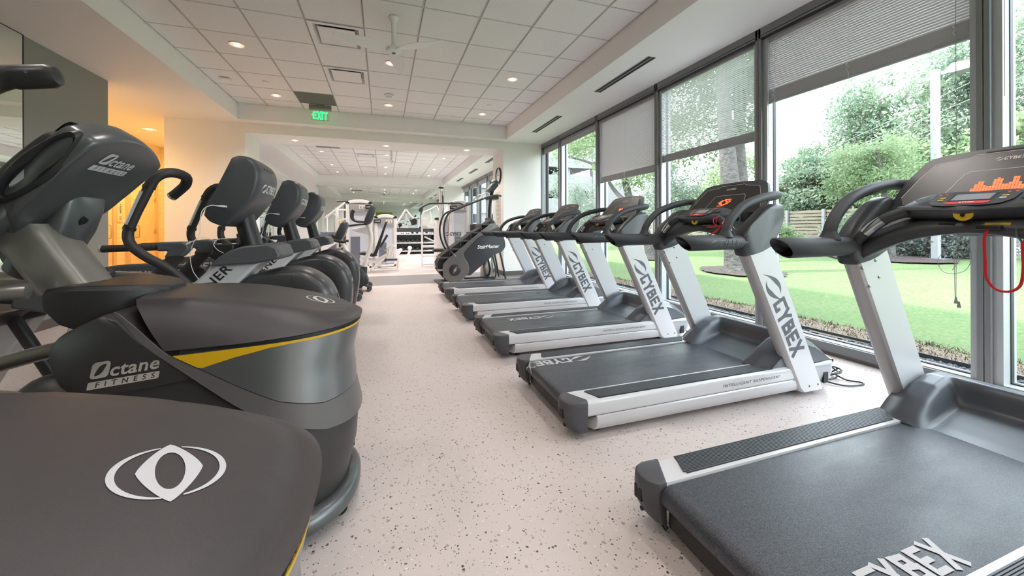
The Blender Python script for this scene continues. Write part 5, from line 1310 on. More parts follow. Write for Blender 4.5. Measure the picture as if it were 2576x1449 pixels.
    b = MB(); b.lathe([(.015, 0), (.015, -.003)], (-.79, -.198, 1.475), 14, 'y'); b.lathe([(.012, 0), (.012, -.003)], (-.865, -.203, 1.165), 14, 'y'); b.build('screw_hole', 'slot_black', sh)
    b = MB(); b.loft([[(-.90 - .012 * 0, y, 1.36) for y in (-.17,)] + [(-.90, .17, 1.36), (-.835, .17, 1.50), (-.835, -.17, 1.50)], [(-.915, -.16, 1.355), (-.915, .16, 1.355), (-.85, .16, 1.505), (-.85, -.16, 1.505)]]); b.build('screen', 'screen_dark', sh)
    # handles: near and far arms with a hooked top
    for s in (-1, 1):
        y0 = s * .335
        p = sp([(-.98, y0 * .9, .72), (-1.02, y0 * .97, .80), (-1.10, y0, .885), (-1.19, y0, .948), (-1.250, y0, 1.010), (-1.262, y0, 1.075), (-1.236, y0, 1.16), (-1.200, y0, 1.25), (-1.174, y0, 1.315)], 6)
        b = MB(); b.tube(p, .0235, 14, up=(0, 1, 0)); hd = B(b, 'moving_handle', 'tube_black', smooth=60)
        b = MB(); b.tube(sp([(-1.174, y0, 1.315), (-1.148, y0, 1.362), (-1.105, y0 * .99, 1.388), (-1.055, y0 * .97, 1.378), (-1.028, y0 * .95, 1.335), (-1.03, y0 * .93, 1.28)], 6), .026, 14, up=(0, 1, 0)) if s > 0 else b.tube(sp([(-1.174, y0, 1.315), (-1.150, y0, 1.362), (-1.115, y0 * .96, 1.392), (-1.078, y0 * .85, 1.400), (-1.060, y0 * .66, 1.385), (-1.085, y0 * .50, 1.350), (-1.13, y0 * .40, 1.315), (-1.165, y0 * .34, 1.29)], 6), .026, 14, up=(0, 1, 0)); b.build('hook_grip', 'tube_black', hd, smooth=60)
        b = MB(); e = Vector((-1.165, y0 * .34, 1.29)) if s < 0 else Vector((-1.03, y0 * .93, 1.28)); d = Vector((-.035, -y0 * .06, -.025)).normalized() if s < 0 else Vector((0, 0, -1)); b.tube([e - d * .002, e + d * .012, e + d * .018], [.0265, .0265, .016], 16); b.build('end_cap', 'chrome', hd, smooth=40)
        for k in (.0, 1.0):
            c = Vector(p[-1]) * (1 - k) + Vector((-1.257, y0, 1.096)) * k; d = Vector((.30, 0, .95)).normalized(); b = MB(); b.tube([c - d * .008, c + d * .008], .0275, 16); b.build('collar', 'black', hd)
        b = MB()
        a, c = Vector((-1.250, y0, 1.118)), Vector((-1.186, y0, 1.292))
        for sy, dxx in ((-1, .0),): b.tube([a + Vector((-.010, sy * .021, 0)), c + Vector((-.010, sy * .021, 0))], .0085, 8); b.tube([a + Vector((-.010, -sy * .021, 0)), c + Vector((-.010, -sy * .021, 0))], .0085, 8)
        b.build('sensor_strip', 'silver_edge', hd)
        # side rail, bracket and post
        yr = s * .175
        b = MB(); b.tube([(-1.455, yr, .985), (-1.10, yr, .995)], .020, 14); rl = B(b, 'side_rail', 'tube_black', smooth=60)
        b = MB(); b.ball((-1.458, yr, .985), .014, .020, .020); b.build('end_cap', 'silver_edge', rl)
        b = MB(); pts = [(-1.205, 1.018), (-1.09, 1.022), (-1.060, 1.000), (-1.055, .975), (-1.09, .935), (-1.175, .930), (-1.155, .968), (-1.205, .968)]; b.prism(pts, 'y', yr - .030, yr + .030); B(b, 'rail_bracket', 'arc_cover', bevel=.010, seg=3)
        b = MB(); b.tube([(-1.115, yr, .945), (-1.235, yr, .80)], .036, 14, sq=.8); B(b, 'rail_post', 'tube_black', smooth=60)
        # long arm cover with the maker's mark, and its round joint
        yk = s * .245
        pts = sp2([(-1.76, .70), (-1.72, .82), (-1.62, .862), (-1.40, .868), (-1.22, .850), (-1.14, .828)], 3) + [(-1.125, .80), (-1.13, .71), (-1.30, .69), (-1.60, .66)]
        b = MB(); b.prism(pts, 'y', yk - .035, yk + .035); cw = B(b, 'arm_cover', 'arc_cover', bevel=.014, seg=3)
        bm, L = cybex_bm(.062, .25, .18, 1.0); decal('logo', bm, frame((-1.64, yk - .036, .800), (1, 0, -.04), (0, 0, 1)), 'logo_belt', cw, lift=.001)
        b = MB(); b.cyl((-1.29, yk - .0 + (-.04 if s < 0 else -.04), .775), .045, -.012, 'y', 24); b.build('joint_cap', 'black', cw)
        b = MB(); b.lathe([(.046, 0), (.050, -.004), (.053, -.002), (.053, .004)], (-1.29, yk - .045, .775), 28, 'y', cap=False); b.build('joint_ring', 'silver_edge', cw)
        b = MB(); b.prism([(-1.135, .82), (-.98, .775), (-.99, .70), (-1.14, .715)], 'y', yk - .03, yk + .03); B(b, 'link_arm', 'white_paint', bevel=.01)
        # foot plate on its white lever
        yf = s * .20
        b = MB(); pts = [(-2.25, .66), (-2.22, .72), (-1.98, .712), (-1.80, .69), (-1.77, .675), (-1.86, .60), (-1.99, .565), (-2.20, .585)]; b.prism(pts, 'y', yf - .10, yf + .10); B(b, 'foot_plate', 'oct_black', bevel=.012)
        b = MB(); b.prism([(-2.16, .585), (-1.95, .575), (-2.10, .30), (-2.20, .10), (-2.32, .10), (-2.27, .35)], 'y', yf - .05, yf + .05); B(b, 'foot_lever', 'white_paint', bevel=.01)
        b = MB(); b.tube([(-1.86, yf + .08, .64), (-1.60, yf + .08, .10)], .030, 10); B(b, 'rear_link', 'black')
AY = [2.80, 3.97, 5.12]
ta = empty('arc_trainer', (0, AY[0], 0), 'white and black arc trainer nearest the camera, first of the row', 'arc trainer', 'arc trainers in a row')
ta['label'] = 'first white and black arc trainer, next to the charcoal elliptical with silver panel'
make_arc(ta)
for k, lab in ((1, 'middle white and black arc trainer, between two others of its kind'), (2, 'farthest white and black arc trainer, next to the exercise bikes')):
    c = copy_tree(ta); c.location = (0, AY[k], 0); c['label'] = lab
for k, lab in enumerate(('white charging cable dangling from the first arc trainer console', 'white charging cable dangling from the middle arc trainer console', 'white charging cable dangling from the farthest arc trainer console')):
    t = empty('charging_cable', (0, AY[k], 0)); tag(t, lab, 'cable')
    b = MB(); b.tube(sp([(-.90, -.218, 1.225), (-.94, -.23, 1.228), (-.975, -.24, 1.20), (-.985, -.245, 1.14), (-.985, -.245, 1.08), (-1.0, -.245, 1.035)] + ([(-1.03, -.245, 1.02)] if k == 0 else []), 6), .0022, 8); b.build('cord', 'cable_white', t, smooth=60)
    b = MB(); b.tube([(-.865, -.222, 1.222), (-.885, -.22, 1.224), (-.915, -.224, 1.226)], [.006, .0065, .003], 10); b.build('plug', 'cable_white', t)
    b = MB(); b.box(-1.012, -.990, -.252, -.238, 1.012, 1.038) if k else b.tube([(-1.03, -.245, 1.02), (-1.05, -.245, 1.008)], .005, 8); b.build('connector', 'cable_white', t)
t = empty('earphones', (-1.0, AY[0] - .15, 1.0)); tag(t, 'white earphone wire looped over the tray of the first arc trainer', 'earphones')
b = MB(); b.tube(sp([(.06, 0, .02), (.0, -.03, .045), (-.03, -.04, .03), (-.05, -.05, -.05), (-.04, -.05, -.14), (-.01, -.05, -.2)], 6), .0016, 6); b.tube(sp([(.12, -.03, .035), (.075, -.035, .03), (.06, -.04, -.0), (.08, -.045, -.03), (.11, -.045, -.05)], 6), .0016, 6); b.build('wire', 'cable_white', t, smooth=60)
b = MB(); b.box(-.015, .09, -.02, .1, -.085, .0); o = b.build('phone_tray', 'oct_black', None, bevel=.006); o.location = (-.945, AY[0] - .13, 1.0); tag(o, 'dark green phone tray clipped behind the first arc trainer console', 'tray')

# ================================================================== BIKES
def make_bike(root, upright):
    def B(b, n, m, **k): return b.build(n, m, k.pop('parent', root), **k)
    # nose body: tall teardrop
    pts = sp2([(-.98, .06), (-.99, .30), (-.93, .52), (-.80, .63), (-.66, .62), (-.55, .50), (-.44, .36), (-.37, .24), (-.36, .14), (-.42, .07), (-.52, .05)], 4)
    b = MB(); rings = []
    for y, k in ((-.13, .92), (-.12, .98), (-.06, 1.0), (.06, 1.0), (.12, .98), (.13, .92)): rings.append([(-.68 + (x + .68) * k, y, .32 + (z - .32) * k) for x, z in pts])
    b.loft(rings); bd = B(b, 'drive_housing', 'stair_black', smooth=50)
    bm, L = cybex_bm(.055, .15, .18, 1.0); decal('logo', bm, frame((-.80, -.131, .145), (1, 0, 0), (0, 0, 1)), 'logo_belt', bd, lift=.001)
    b = MB(); path = sp([(-.60, -.125, .50), (-.50, -.132, .38), (-.46, -.132, .26), (-.50, -.13, .12)], 5); b.tube(path, .0025, 5); b.build('seam', 'slot_black', bd)
    for s in (-1, 1):
        b = MB(); b.lathe([(.001, -.015), (.055, -.015), (.06, -.008), (.06, .008), (.055, .015), (.001, .015)], (-.36, s * .20, .060), 28, 'y'); wl = B(b, 'transport_wheel', 'cap_plastic', smooth=40)
        b = MB(); b.lathe([(.015, -.018), (.015, .018)], (-.36, s * .20, .060), 16, 'y'); b.build('hub', 'slot_black', wl)
    b = MB(); b.box(-.46, -.38, -.22, .22, .03, .09); b.box(-1.9, -.45, -.05, .05, .02, .09); b.box(-1.92, -1.84, -.25, .25, 0, .06); B(b, 'base_frame', 'machine_white', bevel=.012)
    if upright: mast = [(-.44, .0, .40), (-.40, 0, .55), (-.335, 0, .75), (-.315, 0, .95), (-.36, 0, 1.12), (-.40, 0, 1.20)]; cx, cz, hw, hh = -.33, 1.335, .17, .17
    else: mast = [(-.52, 0, .45), (-.50, 0, .60), (-.56, 0, .80), (-.62, 0, .92)]; cx, cz, hw, hh = -.60, 1.05, .15, .15
    b = MB(); b.tube(sp(mast, 5), .047 if upright else .04, 16, sq=.8); B(b, 'mast', 'machine_white', smooth=60)
    b = MB(); b.tube([(mast[0][0] - .02, 0, mast[0][2] - .16), (mast[0][0], 0, mast[0][2] + .02)], [.075, .055], 16); B(b, 'mast_boot', 'black', bevel=.006)
    # console shell leaning
    prof = sp2([(-.10, -.14), (-.03, -.16), (.02, -.12), (.075, .02), (.095, .12), (.07, .165), (.02, .17), (-.03, .08), (-.09, -.06)], 3)
    b = MB(); rings = []
    for y, k in ((-hw, .72), (-hw + .01, .88), (-hw + .04, .98), (0, 1.01), (hw - .04, .98), (hw - .01, .88), (hw, .72)): rings.append([(cx + x * k, y, cz + z * (.4 + .6 * k) * (hh / .165)) for x, z in prof])
    b.loft(rings); sh = B(b, 'console_shell', 'arc_shell', smooth=50); bv = bvh_of([sh])
    bm, L = cybex_bm(.034, .1, .17, 1.0); decal('logo', bm, frame((cx + .3, -.09, cz + .03), (0, 1, 0), (0, 0, 1)), 'logo_white', sh, bvh=bv, lift=.001)
    for y in (-.07, -.02, .03): bm = bmesh.new(); bm.faces.new([bm.verts.new((x, y_, 0)) for x, y_ in ((-.013, -.004), (.013, -.004), (.013, .004), (-.013, .004))]); decal('vent_slot', bm, frame((cx + .3, y, cz + .12), (0, 1, 0), (0, 0, 1)), 'slot_black', sh, bvh=bv, lift=.001)
    for s in (-1, 1):
        b = MB()
        if upright: b.tube(sp([(cx - .03, s * .05, cz - .14), (cx - .12, s * .17, cz - .12), (cx - .24, s * .20, cz - .11), (cx - .30, s * .20, cz - .05), (cx - .30, s * .19, cz + .05), (cx - .27, s * .18, cz + .08)], 5), .018, 12); b.tube(sp([(cx - .05, s * .05, cz - .16), (cx - .2, s * .12, cz - .17), (cx - .42, s * .13, cz - .20)], 5), .016, 10)
        else: b.tube(sp([(cx - .06, s * .06, cz - .13), (cx - .14, s * .16, cz - .05), (cx - .10, s * .22, cz - .12), (cx + .02, s * .23, cz - .15), (cx + .08, s * .23, cz - .15)], 5), .020, 12)
        B(b, 'handlebar', 'tube_black', smooth=60)
    if upright:
        b = MB(); b.prism([(-.36, .985), (-.34, 1.10), (-.42, 1.13), (-.62, 1.10), (-.64, 1.07), (-.60, 1.05)], 'y', -.035, .035); B(b, 'mast_arm', 'machine_white', bevel=.01)
        b = MB(); b.prism([(-1.35, .55), (-1.25, .55), (-1.14, .09), (-1.30, .09)], 'y', -.04, .04); B(b, 'seat_post', 'machine_white', bevel=.01)
        b = MB(); b.ball((-1.33, 0, .82), .15, .12, .04); b.tube([(-1.30, 0, .55), (-1.33, 0, .80)], .022, 12); B(b, 'saddle', 'pad_black')
    else:
        b = MB(); b.box(-1.75, -1.35, -.2, .2, .42, .50); b.prism([(-1.80, .50), (-1.72, .50), (-1.85, 1.05), (-1.93, 1.03)], 'y', -.2, .2); B(b, 'seat', 'pad_black', bevel=.02)
        b = MB(); b.prism([(-.60, .80), (-.55, .86), (-.95, .62), (-1.7, .40), (-1.7, .34), (-1.0, .50)], 'y', -.05, .05); B(b, 'frame_beam', 'machine_white', bevel=.01)
b1 = empty('exercise_bike', (0, 6.25, 0), 'low recumbent exercise bike with a small console, in front of the taller bike', 'exercise bike'); make_bike(b1, False)
b2 = empty('exercise_bike', (.12, 7.10, 0), 'upright exercise bike with curved cream mast, farthest machine of the left row', 'exercise bike'); make_bike(b2, True)
# ================================================================== STAIR CLIMBER
sc_ = empty('stair_climber', (1.8, 7.62, 0), 'black and grey stair climber with curved handrails, behind the farthest treadmill', 'stair climber')
so = (-1.8, 0, 0)
def SB(b, n, m, par=None, **k): return b.build(n, m, par or sc_, off=so, **k)
for s in (-1, 1):
    # grey outer frame plate: wheel housing and raked beam
    wheel = [(1.355 + .262 * math.cos(R(a)), .268 + .235 * math.sin(R(a))) for a in range(-150, -20, 12)]
    pts = [(1.115, .325), (1.13, .40)] + sp2([(1.20, .47), (1.36, .60), (1.60, .80), (1.845, 1.0)], 3) + [(2.10, 1.185), (2.20, 1.20), (2.26, 1.12)] + [(2.05, 1.02), (1.83, .90), (1.62, .70), (1.53, .60), (1.56, .50), (1.63, .40), (1.655, .28)] + [(1.64, .20), (1.60, .14)] + [(x, z) for x, z in wheel[::-1] if z < .2]
    b = MB(); b.prism(pts, 'y', s * .255, s * .285); fr = SB(b, 'side_frame', 'stair_grey', bevel=.010, seg=3)
    # dark side panel
    pts = sp2([(1.83, .895), (1.62, .70), (1.535, .60), (1.565, .50), (1.632, .40), (1.650, .28), (1.615, .15)], 3) + [(1.68, .15), (1.90, .33), (2.17, .545)] + sp2([(2.34, .61), (2.41, .70), (2.415, .80), (2.37, .95), (2.30, 1.08), (2.25, 1.17)], 3) + [(2.16, 1.10), (2.0, 1.0)]
    b = MB(); b.prism(pts, 'y', s * .20, s * .268); pn = SB(b, 'side_panel', 'stair_navy', bevel=.006)
    b = MB(); b.lathe([(.0005, s * .300), (.10, s * .297), (.118, s * .286)] if s > 0 else [(.0005, s * .300), (.10, s * .297), (.118, s * .286)], (1.357, 0, .268), 36, 'y'); dk = SB(b, 'hub_disc', 'black', smooth=50)
    if s < 0:
        bm = bmesh.new()
        for i in range(9):
            for j in range(4):
                u = (i - 4) * .017; v = (j - 1.5) * .015 * (1 - abs(i - 4) / 5.2); r_ = .0058 * (1 - abs(i - 4) / 5.5)
                cx, cz = u * .45 + v * .9 - .0, u * .95 - v * .35
                bm.faces.new([bm.verts.new((cx + r_ * math.cos(a), cz + r_ * math.sin(a), 0)) for a in [2 * math.pi * k / 8 for k in range(8)]])
        decal('dot_mark', bm, frame((1.357 - 1.8, -.3005, .268), (1, 0, 0), (0, 0, 1)), 'logo_white', dk, lift=.001)
        bm = text_bm('StairMaster', .105, .0016, .15, .95); decal('wordmark', bm, frame((2.05 - 1.8, -.2685, .72), (1, 0, .02), (0, 0, 1)), 'logo_white', pn, lift=.001)
    # handrail and its rear hoop
    b = MB(); b.tube(sp([(1.345, s * .275, .565), (1.24, s * .275, .70), (1.165, s * .275, .89), (1.145, s * .275, 1.13), (1.235, s * .275, 1.385), (1.45, s * .275, 1.495), (1.75, s * .275, 1.62), (2.05, s * .275, 1.735), (2.22, s * .25, 1.775), (2.36, s * .14, 1.775)], 7), .019, 12); SB(b, 'handrail', 'stair_black', smooth=60)
    b = MB(); b.tube([(1.33, s * .275, .585), (1.37, s * .275, .53)], .026, 12); SB(b, 'rail_socket', 'stair_grey')
    b = MB(); b.tube(sp([(2.31, s * .22, .62), (2.36, s * .23, .40), (2.42, s * .24, .10), (2.43, s * .24, .03)], 5), .020, 10); SB(b, 'front_leg', 'stair_black', smooth=60)
    b = MB(); b.tube(sp([(2.15, s * .22, .56), (2.20, s * .22, .35), (2.23, s * .22, .20), (2.20, s * .22, .07), (2.10, s * .22, .035), (1.65, s * .22, .03)], 6), .018, 10); SB(b, 'floor_runner', 'stair_black', smooth=60)
    b = MB(); b.box(1.03, 1.20, s * .20 - .045, s * .20 + .045, .255, .285); SB(b, 'rear_peg', 'base_grey' if s < 0 else 'stair_black', bevel=.006)
b = MB(); b.box(1.02, 1.25, -.27, .27, .0, .03); SB(b, 'rear_foot', 'stair_black', bevel=.006)
b = MB(); b.prism([(1.02, .40), (1.10, .55), (1.30, .70), (1.75, 1.02), (2.10, 1.20), (2.22, 1.20), (2.05, 1.0), (1.5, .55), (1.35, .10), (1.18, .08), (1.06, .22)], 'y', -.21, .21); SB(b, 'stair_core', 'black_matte')
for k in range(5):
    x, z = 1.06 + k * .215, .53 + k * .165
    b = MB(); b.box(x, x + .23, -.245, .245, z - .035, z); b.box(x + .20, x + .215, -.24, .24, z, z + .13); SB(b, 'step', 'cap_plastic', bevel=.006)
b = MB(); b.prism([(1.98, 1.10), (2.02, 1.20), (2.14, 1.28), (2.22, 1.26), (2.30, 1.10), (2.22, 1.0)], 'y', -.16, .16); SB(b, 'front_cowl', 'stair_black', bevel=.03, seg=3)
b = MB(); b.tube(sp([(2.155, 0, 1.24), (2.15, 0, 1.40), (2.165, 0, 1.60), (2.20, 0, 1.80), (2.24, 0, 1.96)], 5), .045, 14, sq=.7); SB(b, 'mast', 'stair_black', smooth=60)
b = MB(); b.prism([(2.06, 1.87), (2.11, 1.89), (2.245, 2.07), (2.235, 2.10), (2.30, 2.09), (2.30, 1.98), (2.20, 1.86)], 'y', -.17, .17); cn = SB(b, 'console', 'stair_black', bevel=.018, seg=3)
d = Vector((.16, 0, .21)).normalized()
bm = bmesh.new(); bm.faces.new([bm.verts.new((x, y, 0)) for x, y in rrect(.26, .16, .02)]); decal('console_face', bm, frame((2.165 - 1.8, 0, 1.985), (0, -1, 0), d), 'base_grey', cn, lift=.003)
bm = bmesh.new(); bm.faces.new([bm.verts.new((x, y, 0)) for x, y in rrect(.10, .07, .008)]); decal('screen', bm, frame((2.165 - 1.8, 0, 1.985), (0, -1, 0), d), 'screen_grey', cn, lift=.005)
b = MB(); b.box(2.10, 2.32, -.15, .15, 1.70, 1.77); SB(b, 'cup_tray', 'stair_black', bevel=.02)
for s in (-1, 1):
    b = MB(); b.tube(sp([(1.86, s * .26, 1.665), (1.92, s * .25, 1.77), (2.04, s * .23, 1.83), (2.07, s * .23, 1.80), (2.08, s * .23, 1.74)], 5), .016, 10); SB(b, 'grip_bar', 'chrome', smooth=60)
# stainless bin
t = empty('trash_can', (2.205, 8.02, 0)); tag(t, 'round brushed steel trash can standing behind the stair climber', 'trash can')
b = MB(); b.lathe([(.145, .03), (.15, .04), (.15, .68), (.145, .69)], (0, 0, 0), 36); b.build('body', 'steel', t)
b = MB(); b.lathe([(.15, 0), (.152, .03), (.14, .034)], (0, 0, 0), 36); b.build('base_ring', 'black', t)
b = MB(); b.lathe([(.146, .69), (.14, .72), (.06, .74), (.001, .742)], (0, 0, 0), 36); b.build('lid', 'black', t)

# ================================================================== WEIGHTS ROOM MACHINES
def tower(root, w_, d_, h, plac=1, name='weight_tower', dark=True, label_side=1):
    """weight stack tower: two white posts, arched cap with black corners, translucent shields, placard"""
    b = MB()
    for s in (-1, 1): b.box(s * w_ / 2 - s * .09, s * w_ / 2, -d_ / 2, d_ / 2, 0, h - .05)
    o = b.build('tower_posts', 'machine_white', root, bevel=.02, seg=3)
    b = MB(); pts = sp2([(-w_ / 2 + .05, h - .06), (-w_ / 4, h - .012), (0, h), (w_ / 4, h - .012), (w_ / 2 - .05, h - .06)], 4) + [(w_ / 2 - .06, h - .115), (0, h - .09), (-w_ / 2 + .06, h - .115)]
    b.prism(pts, 'y', -d_ / 2 - .01, d_ / 2 + .01); b.build('tower_cap', 'machine_white', root, bevel=.012)
    for s in (-1, 1):
        b = MB(); b.prism([(s * (w_ / 2 + .01), h - .10), (s * (w_ / 2 + .005), h - .055), (s * (w_ / 2 - .05), h - .045), (s * (w_ / 2 - .11), h - .085), (s * (w_ / 2 - .07), h - .12)], 'y', -d_ / 2 - .015, d_ / 2 + .015); b.build('cap_corner', 'black', root, bevel=.01)
    b = MB(); b.box(-w_ / 2 + .09, w_ / 2 - .09, -d_ / 2 + .03, -d_ / 2 + .04, .12, h - .30); b.box(-w_ / 2 + .09, w_ / 2 - .09, d_ / 2 - .04, d_ / 2 - .03, .12, h - .12); b.build('shield', 'shield', root)
    b = MB(); b.box(-w_ / 2 + .12, .02, -d_ / 2 + .022, -d_ / 2 + .032, .16, h * .47); b.build('stack_window', 'shield_dark', root)
    b = MB(); b.box(-w_ / 2 + .09, w_ / 2 - .09, -d_ / 2 - .004, -d_ / 2 + .02, h - .32, h - .115); pc = b.build('placard', 'placard', root)
    b = MB(); b.box(.0, .17, -d_ / 2 - .007, -d_ / 2 - .004, h - .25, h - .15); b.build('picture', 'poster', pc)
    bm = bmesh.new()
    for k in range(2): 
        bb = MB(); bb.ball((.045 + .08 * k, -d_ / 2 - .008, h - .19), .012, .002, .014, 8, 5); bb.box(.03 + .08 * k, .065 + .08 * k, -d_ / 2 - .010, -d_ / 2 - .006, h - .235, h - .20); bb.build('picture_figure', 'paper_ink', pc)
    bm.free()
    sx = 1 if label_side > 0 else -1
    b = MB(); b.box(sx * (w_ / 2 - .17), sx * (w_ / 2 + .02), -d_ / 2 - .03, -d_ / 2, h - .25, h - .14); lb = b.build('name_badge', 'black', root, bevel=.012)
    bm, L = cybex_bm(.035, .1, .18, .85); decal('badge_text', bm, frame((sx * (w_ / 2 - .075) - L / 2, -d_ / 2 - .031, h - .195), (1, 0, 0), (0, 0, 1)), 'logo_white', lb)
    b = MB(); b.box(-w_ / 2, w_ / 2, -d_ / 2, d_ / 2, .03, .09); b.build('base', 'machine_white', root, bevel=.01)
    b = MB()
    for k in range(14): b.box(.04, w_ / 2 - .10, -.07, .07, .13 + k * .045, .168 + k * .045)
    b.build('weight_stack', 'rack_dark', root)
    b = MB(); b.box(.085, .10, -.10, -.07, .42, .455); b.build('pin', 'yellow', root)
def frame_tube(root, pts, r=.03, m='machine_white', name='frame_tube'):
    b = MB(); b.tube(pts, r, 10, sq=.8); return b.build(name, m, root, smooth=50)
# tall tower on the left with press frame
t = empty('weight_machine', (-.60, 10.9, 0)); tag(t, 'tall white weight tower machine behind the upright exercise bike', 'weight machine')
tower(t, .66, .36, 1.88, label_side=1)
for x, h in ((-.60, 1.68), (.36, 1.68)): frame_tube(t, [(x, .35, 0), (x, .35, h)], .055, name='upright_post')
frame_tube(t, [(-.60, .35, 1.62), (-.33, .3, 1.62)], .025); frame_tube(t, [(-.55, .35, 1.30), (-.33, .2, 1.38)], .03); frame_tube(t, [(-.42, .3, 1.15), (-.33, .2, 1.36)], .02)
b = MB(); b.prism([(-.95, .62), (-.55, .80), (-.52, .74), (-.86, .52), (-.80, .10), (-.92, .10)], 'y', -.06, .06); b.build('pivot_plate', 'machine_white', t, bevel=.01)
b = MB(); b.box(-1.0, -.62, .2, .7, .35, 1.02); b.build('weight_guard', 'shield_dark', t, bevel=.02)
# leg extension machine in front
t = empty('leg_extension_machine', (.07, 9.95, 0)); tag(t, 'white seated leg machine with black reclined seat, nearest in the weights room', 'weight machine')
t2 = t
b0 = empty('weight_machine', (.08, 11.2, 0)); tag(b0, 'lower white weight tower between the seated leg machine and dumbbell rack', 'weight machine')
tower(b0, .60, .34, 1.50, label_side=-1)
def LB(b, n, m, **k): return b.build(n, m, t2, **k)
b = MB(); b.prism([(-.005, 1.27), (.02, 1.27), (.035, 1.24), (-.19, .50), (-.24, .43), (-.31, .41), (-.335, .44), (-.28, .50)], 'y', -.22, .22); LB(b, 'seat_back', 'pad_black', bevel=.02, seg=3)
b = MB(); b.prism([(-.62, .50), (-.60, .46), (-.30, .40), (-.20, .42), (-.22, .455), (-.50, .52)], 'y', -.20, .20); LB(b, 'seat', 'pad_black', bevel=.015)
b = MB(); b.tube([(.04, -.28, .94), (-.13, -.28, .64)], .028, 12); LB(b, 'arm_pad', 'pad_black')
b = MB(); b.prism([(-.62, .36), (-.20, .34), (.0, .46), (.03, .40), (-.05, .28), (-.20, .22), (-.60, .30)], 'y', -.10, .10); LB(b, 'cam_plate', 'machine_white', bevel=.01)
for p in ([(-.50, -.12, .32), (-.38, -.12, .03)], [(-.38, -.12, .03), (-.05, -.12, .36)], [(-.42, -.12, .06), (.30, -.12, .06)], [(.30, -.12, .0), (.30, -.12, .34)], [(-.42, .25, .06), (.30, .25, .06)], [(.30, .25, .0), (.30, .25, .34)], [(.02, -.05, .60), (.16, -.05, .70), (.22, -.05, .64), (.14, -.05, .40)], [(.10, -.05, .64), (.06, -.05, .40)]):
    frame_tube(t, p, .028)
b = MB(); b.box(-.20, .30, -.04, .04, .28, .33); LB(b, 'roller_beam', 'rack_dark', bevel=.01)
for x, z in ((-.0, .39), (-.01, .56), (.05, .56)):
    b = MB(); b.cyl((x, -.13, z), .020, .02, 'y', 14); LB(b, 'adjust_knob', 'yellow')
b = MB(); b.tube([(-.10, -.14, .16), (.20, -.14, .175)], .03, 10); LB(b, 'foot_roller', 'machine_white')
# dumbbell rack and its dumbbells
t = empty('dumbbell_rack', (1.50, 16.75, 0)); tag(t, 'grey three-tier dumbbell rack under the end wall mirror', 'dumbbell rack')
for z in (.12, .47, .84):
    b = MB(); b.prism([(-.30, z), (-.30, z + .03), (.10, z + .12), (.10, z + .09)], 'x', -1.0, .62); b.build('shelf', 'rack_shelf', t)
    b = MB(); b.box(-1.0, .62, -.31, -.295, z - .01, z + .035); b.build('shelf_lip', 'rack_shelf', t)
b = MB(); b.box(-1.0, .62, .08, .14, 0, 1.13); b.build('back_panel', 'rack_dark', t)
for s in (-1.02, .64):
    b = MB(); b.prism([(-.32, 0), (.14, 0), (.14, 1.13), (-.05, 1.13), (-.32, .90)], 'x', s - .02, s + .02); b.build('side_frame', 'rack_dark', t)
def dumbbell(x, y, z, r, label, grp):
    t = empty('dumbbell', (x, y, z)); tag(t, label, 'dumbbell', grp)
    for s in (-1, 1):
        b = MB(); rings = []
        for q, k in ((.045, .8), (.06, 1.0), (.12, 1.0), (.135, .8)): rings.append([(r * k * math.cos(2 * math.pi * i / 8 + .39), s * q, r * k * math.sin(2 * math.pi * i / 8 + .39)) for i in range(8)])
        b.loft(rings); b.build('head', 'black', t, smooth=30)
    b = MB(); b.tube([(0, -.05, 0), (0, .05, 0)], .016, 10); b.build('handle', 'chrome', t)
    return t
proto_d = {}
for row, (z, r_, nm) in enumerate(((.23, .078, 'bottom'), (.58, .070, 'middle'), (.93, .050, 'top'))):
    for k in range(7):
        x = .62 + k * .20
        if row == 2 and k < 3: continue
        lab = 'black rubber dumbbell on the %s shelf of the rack' % nm
        if row not in proto_d: proto_d[row] = dumbbell(x, 16.62, z, r_, lab, 'dumbbells on the %s shelf' % nm)
        else:
            c = copy_tree(proto_d[row]); c.location = (x, 16.62, z)
for x, k in ((.80, 'left'), (1.01, 'right')):
    b = MB(); b.tube(sp([(-.06, 0, .02), (-.03, 0, -.02), (.03, 0, -.02), (.06, 0, .02)], 4), .014, 8); o = b.build('hand_weight', 'black'); o.location = (x, 16.50, .90); tag(o, 'small dark curved hand weight at the %s on the top shelf' % k, 'weight')
# lat pulldown
t = empty('lat_pulldown', (1.47, 9.9, 0)); tag(t, 'tall white lat pulldown column with black curved bar, left of the stair climber', 'weight machine')
b = MB(); b.box(-.055, .055, -.05, .05, 0, 2.17); b.build('column', 'machine_white', t, bevel=.012)
b = MB(); b.box(-.062, .062, -.07, .07, 2.15, 2.20); b.build('column_cap', 'black', t, bevel=.015)
b = MB(); b.tube(sp([(-.57, -.28, 1.52), (-.565, -.28, 1.60), (-.37, -.28, 1.715), (-.2, -.28, 1.735), (.2, -.28, 1.75), (.43, -.28, 1.755), (.545, -.28, 1.70)], 4), .020, 10); b.build('pull_bar', 'tube_black', t, smooth=60)
b = MB(); b.tube([(.0, -.28, 2.05), (.0, -.28, 1.75)], .006, 6); b.tube([(.0, -.28, 1.74), (0, -.28, 1.95)], .016, 8); b.tube([(.02, -.2, 1.62), (.0, -.1, 1.2)], .006, 6); b.tube([(.25, .0, 1.60), (.18, 0, .95)], .006, 6); b.build('cable', 'rack_dark', t)
b = MB(); b.tube([(0, -.28, 2.06), (0, -.05, 2.12)], .02, 8); b.build('top_arm', 'machine_white', t)
b = MB(); b.box(-.25, .30, -.42, -.12, .50, .58); b.build('knee_pad', 'pad_black', t, bevel=.02)
b = MB(); b.box(-.02, .10, -.07, -.05, .84, .98); b.build('setting_plate', 'poster', t)
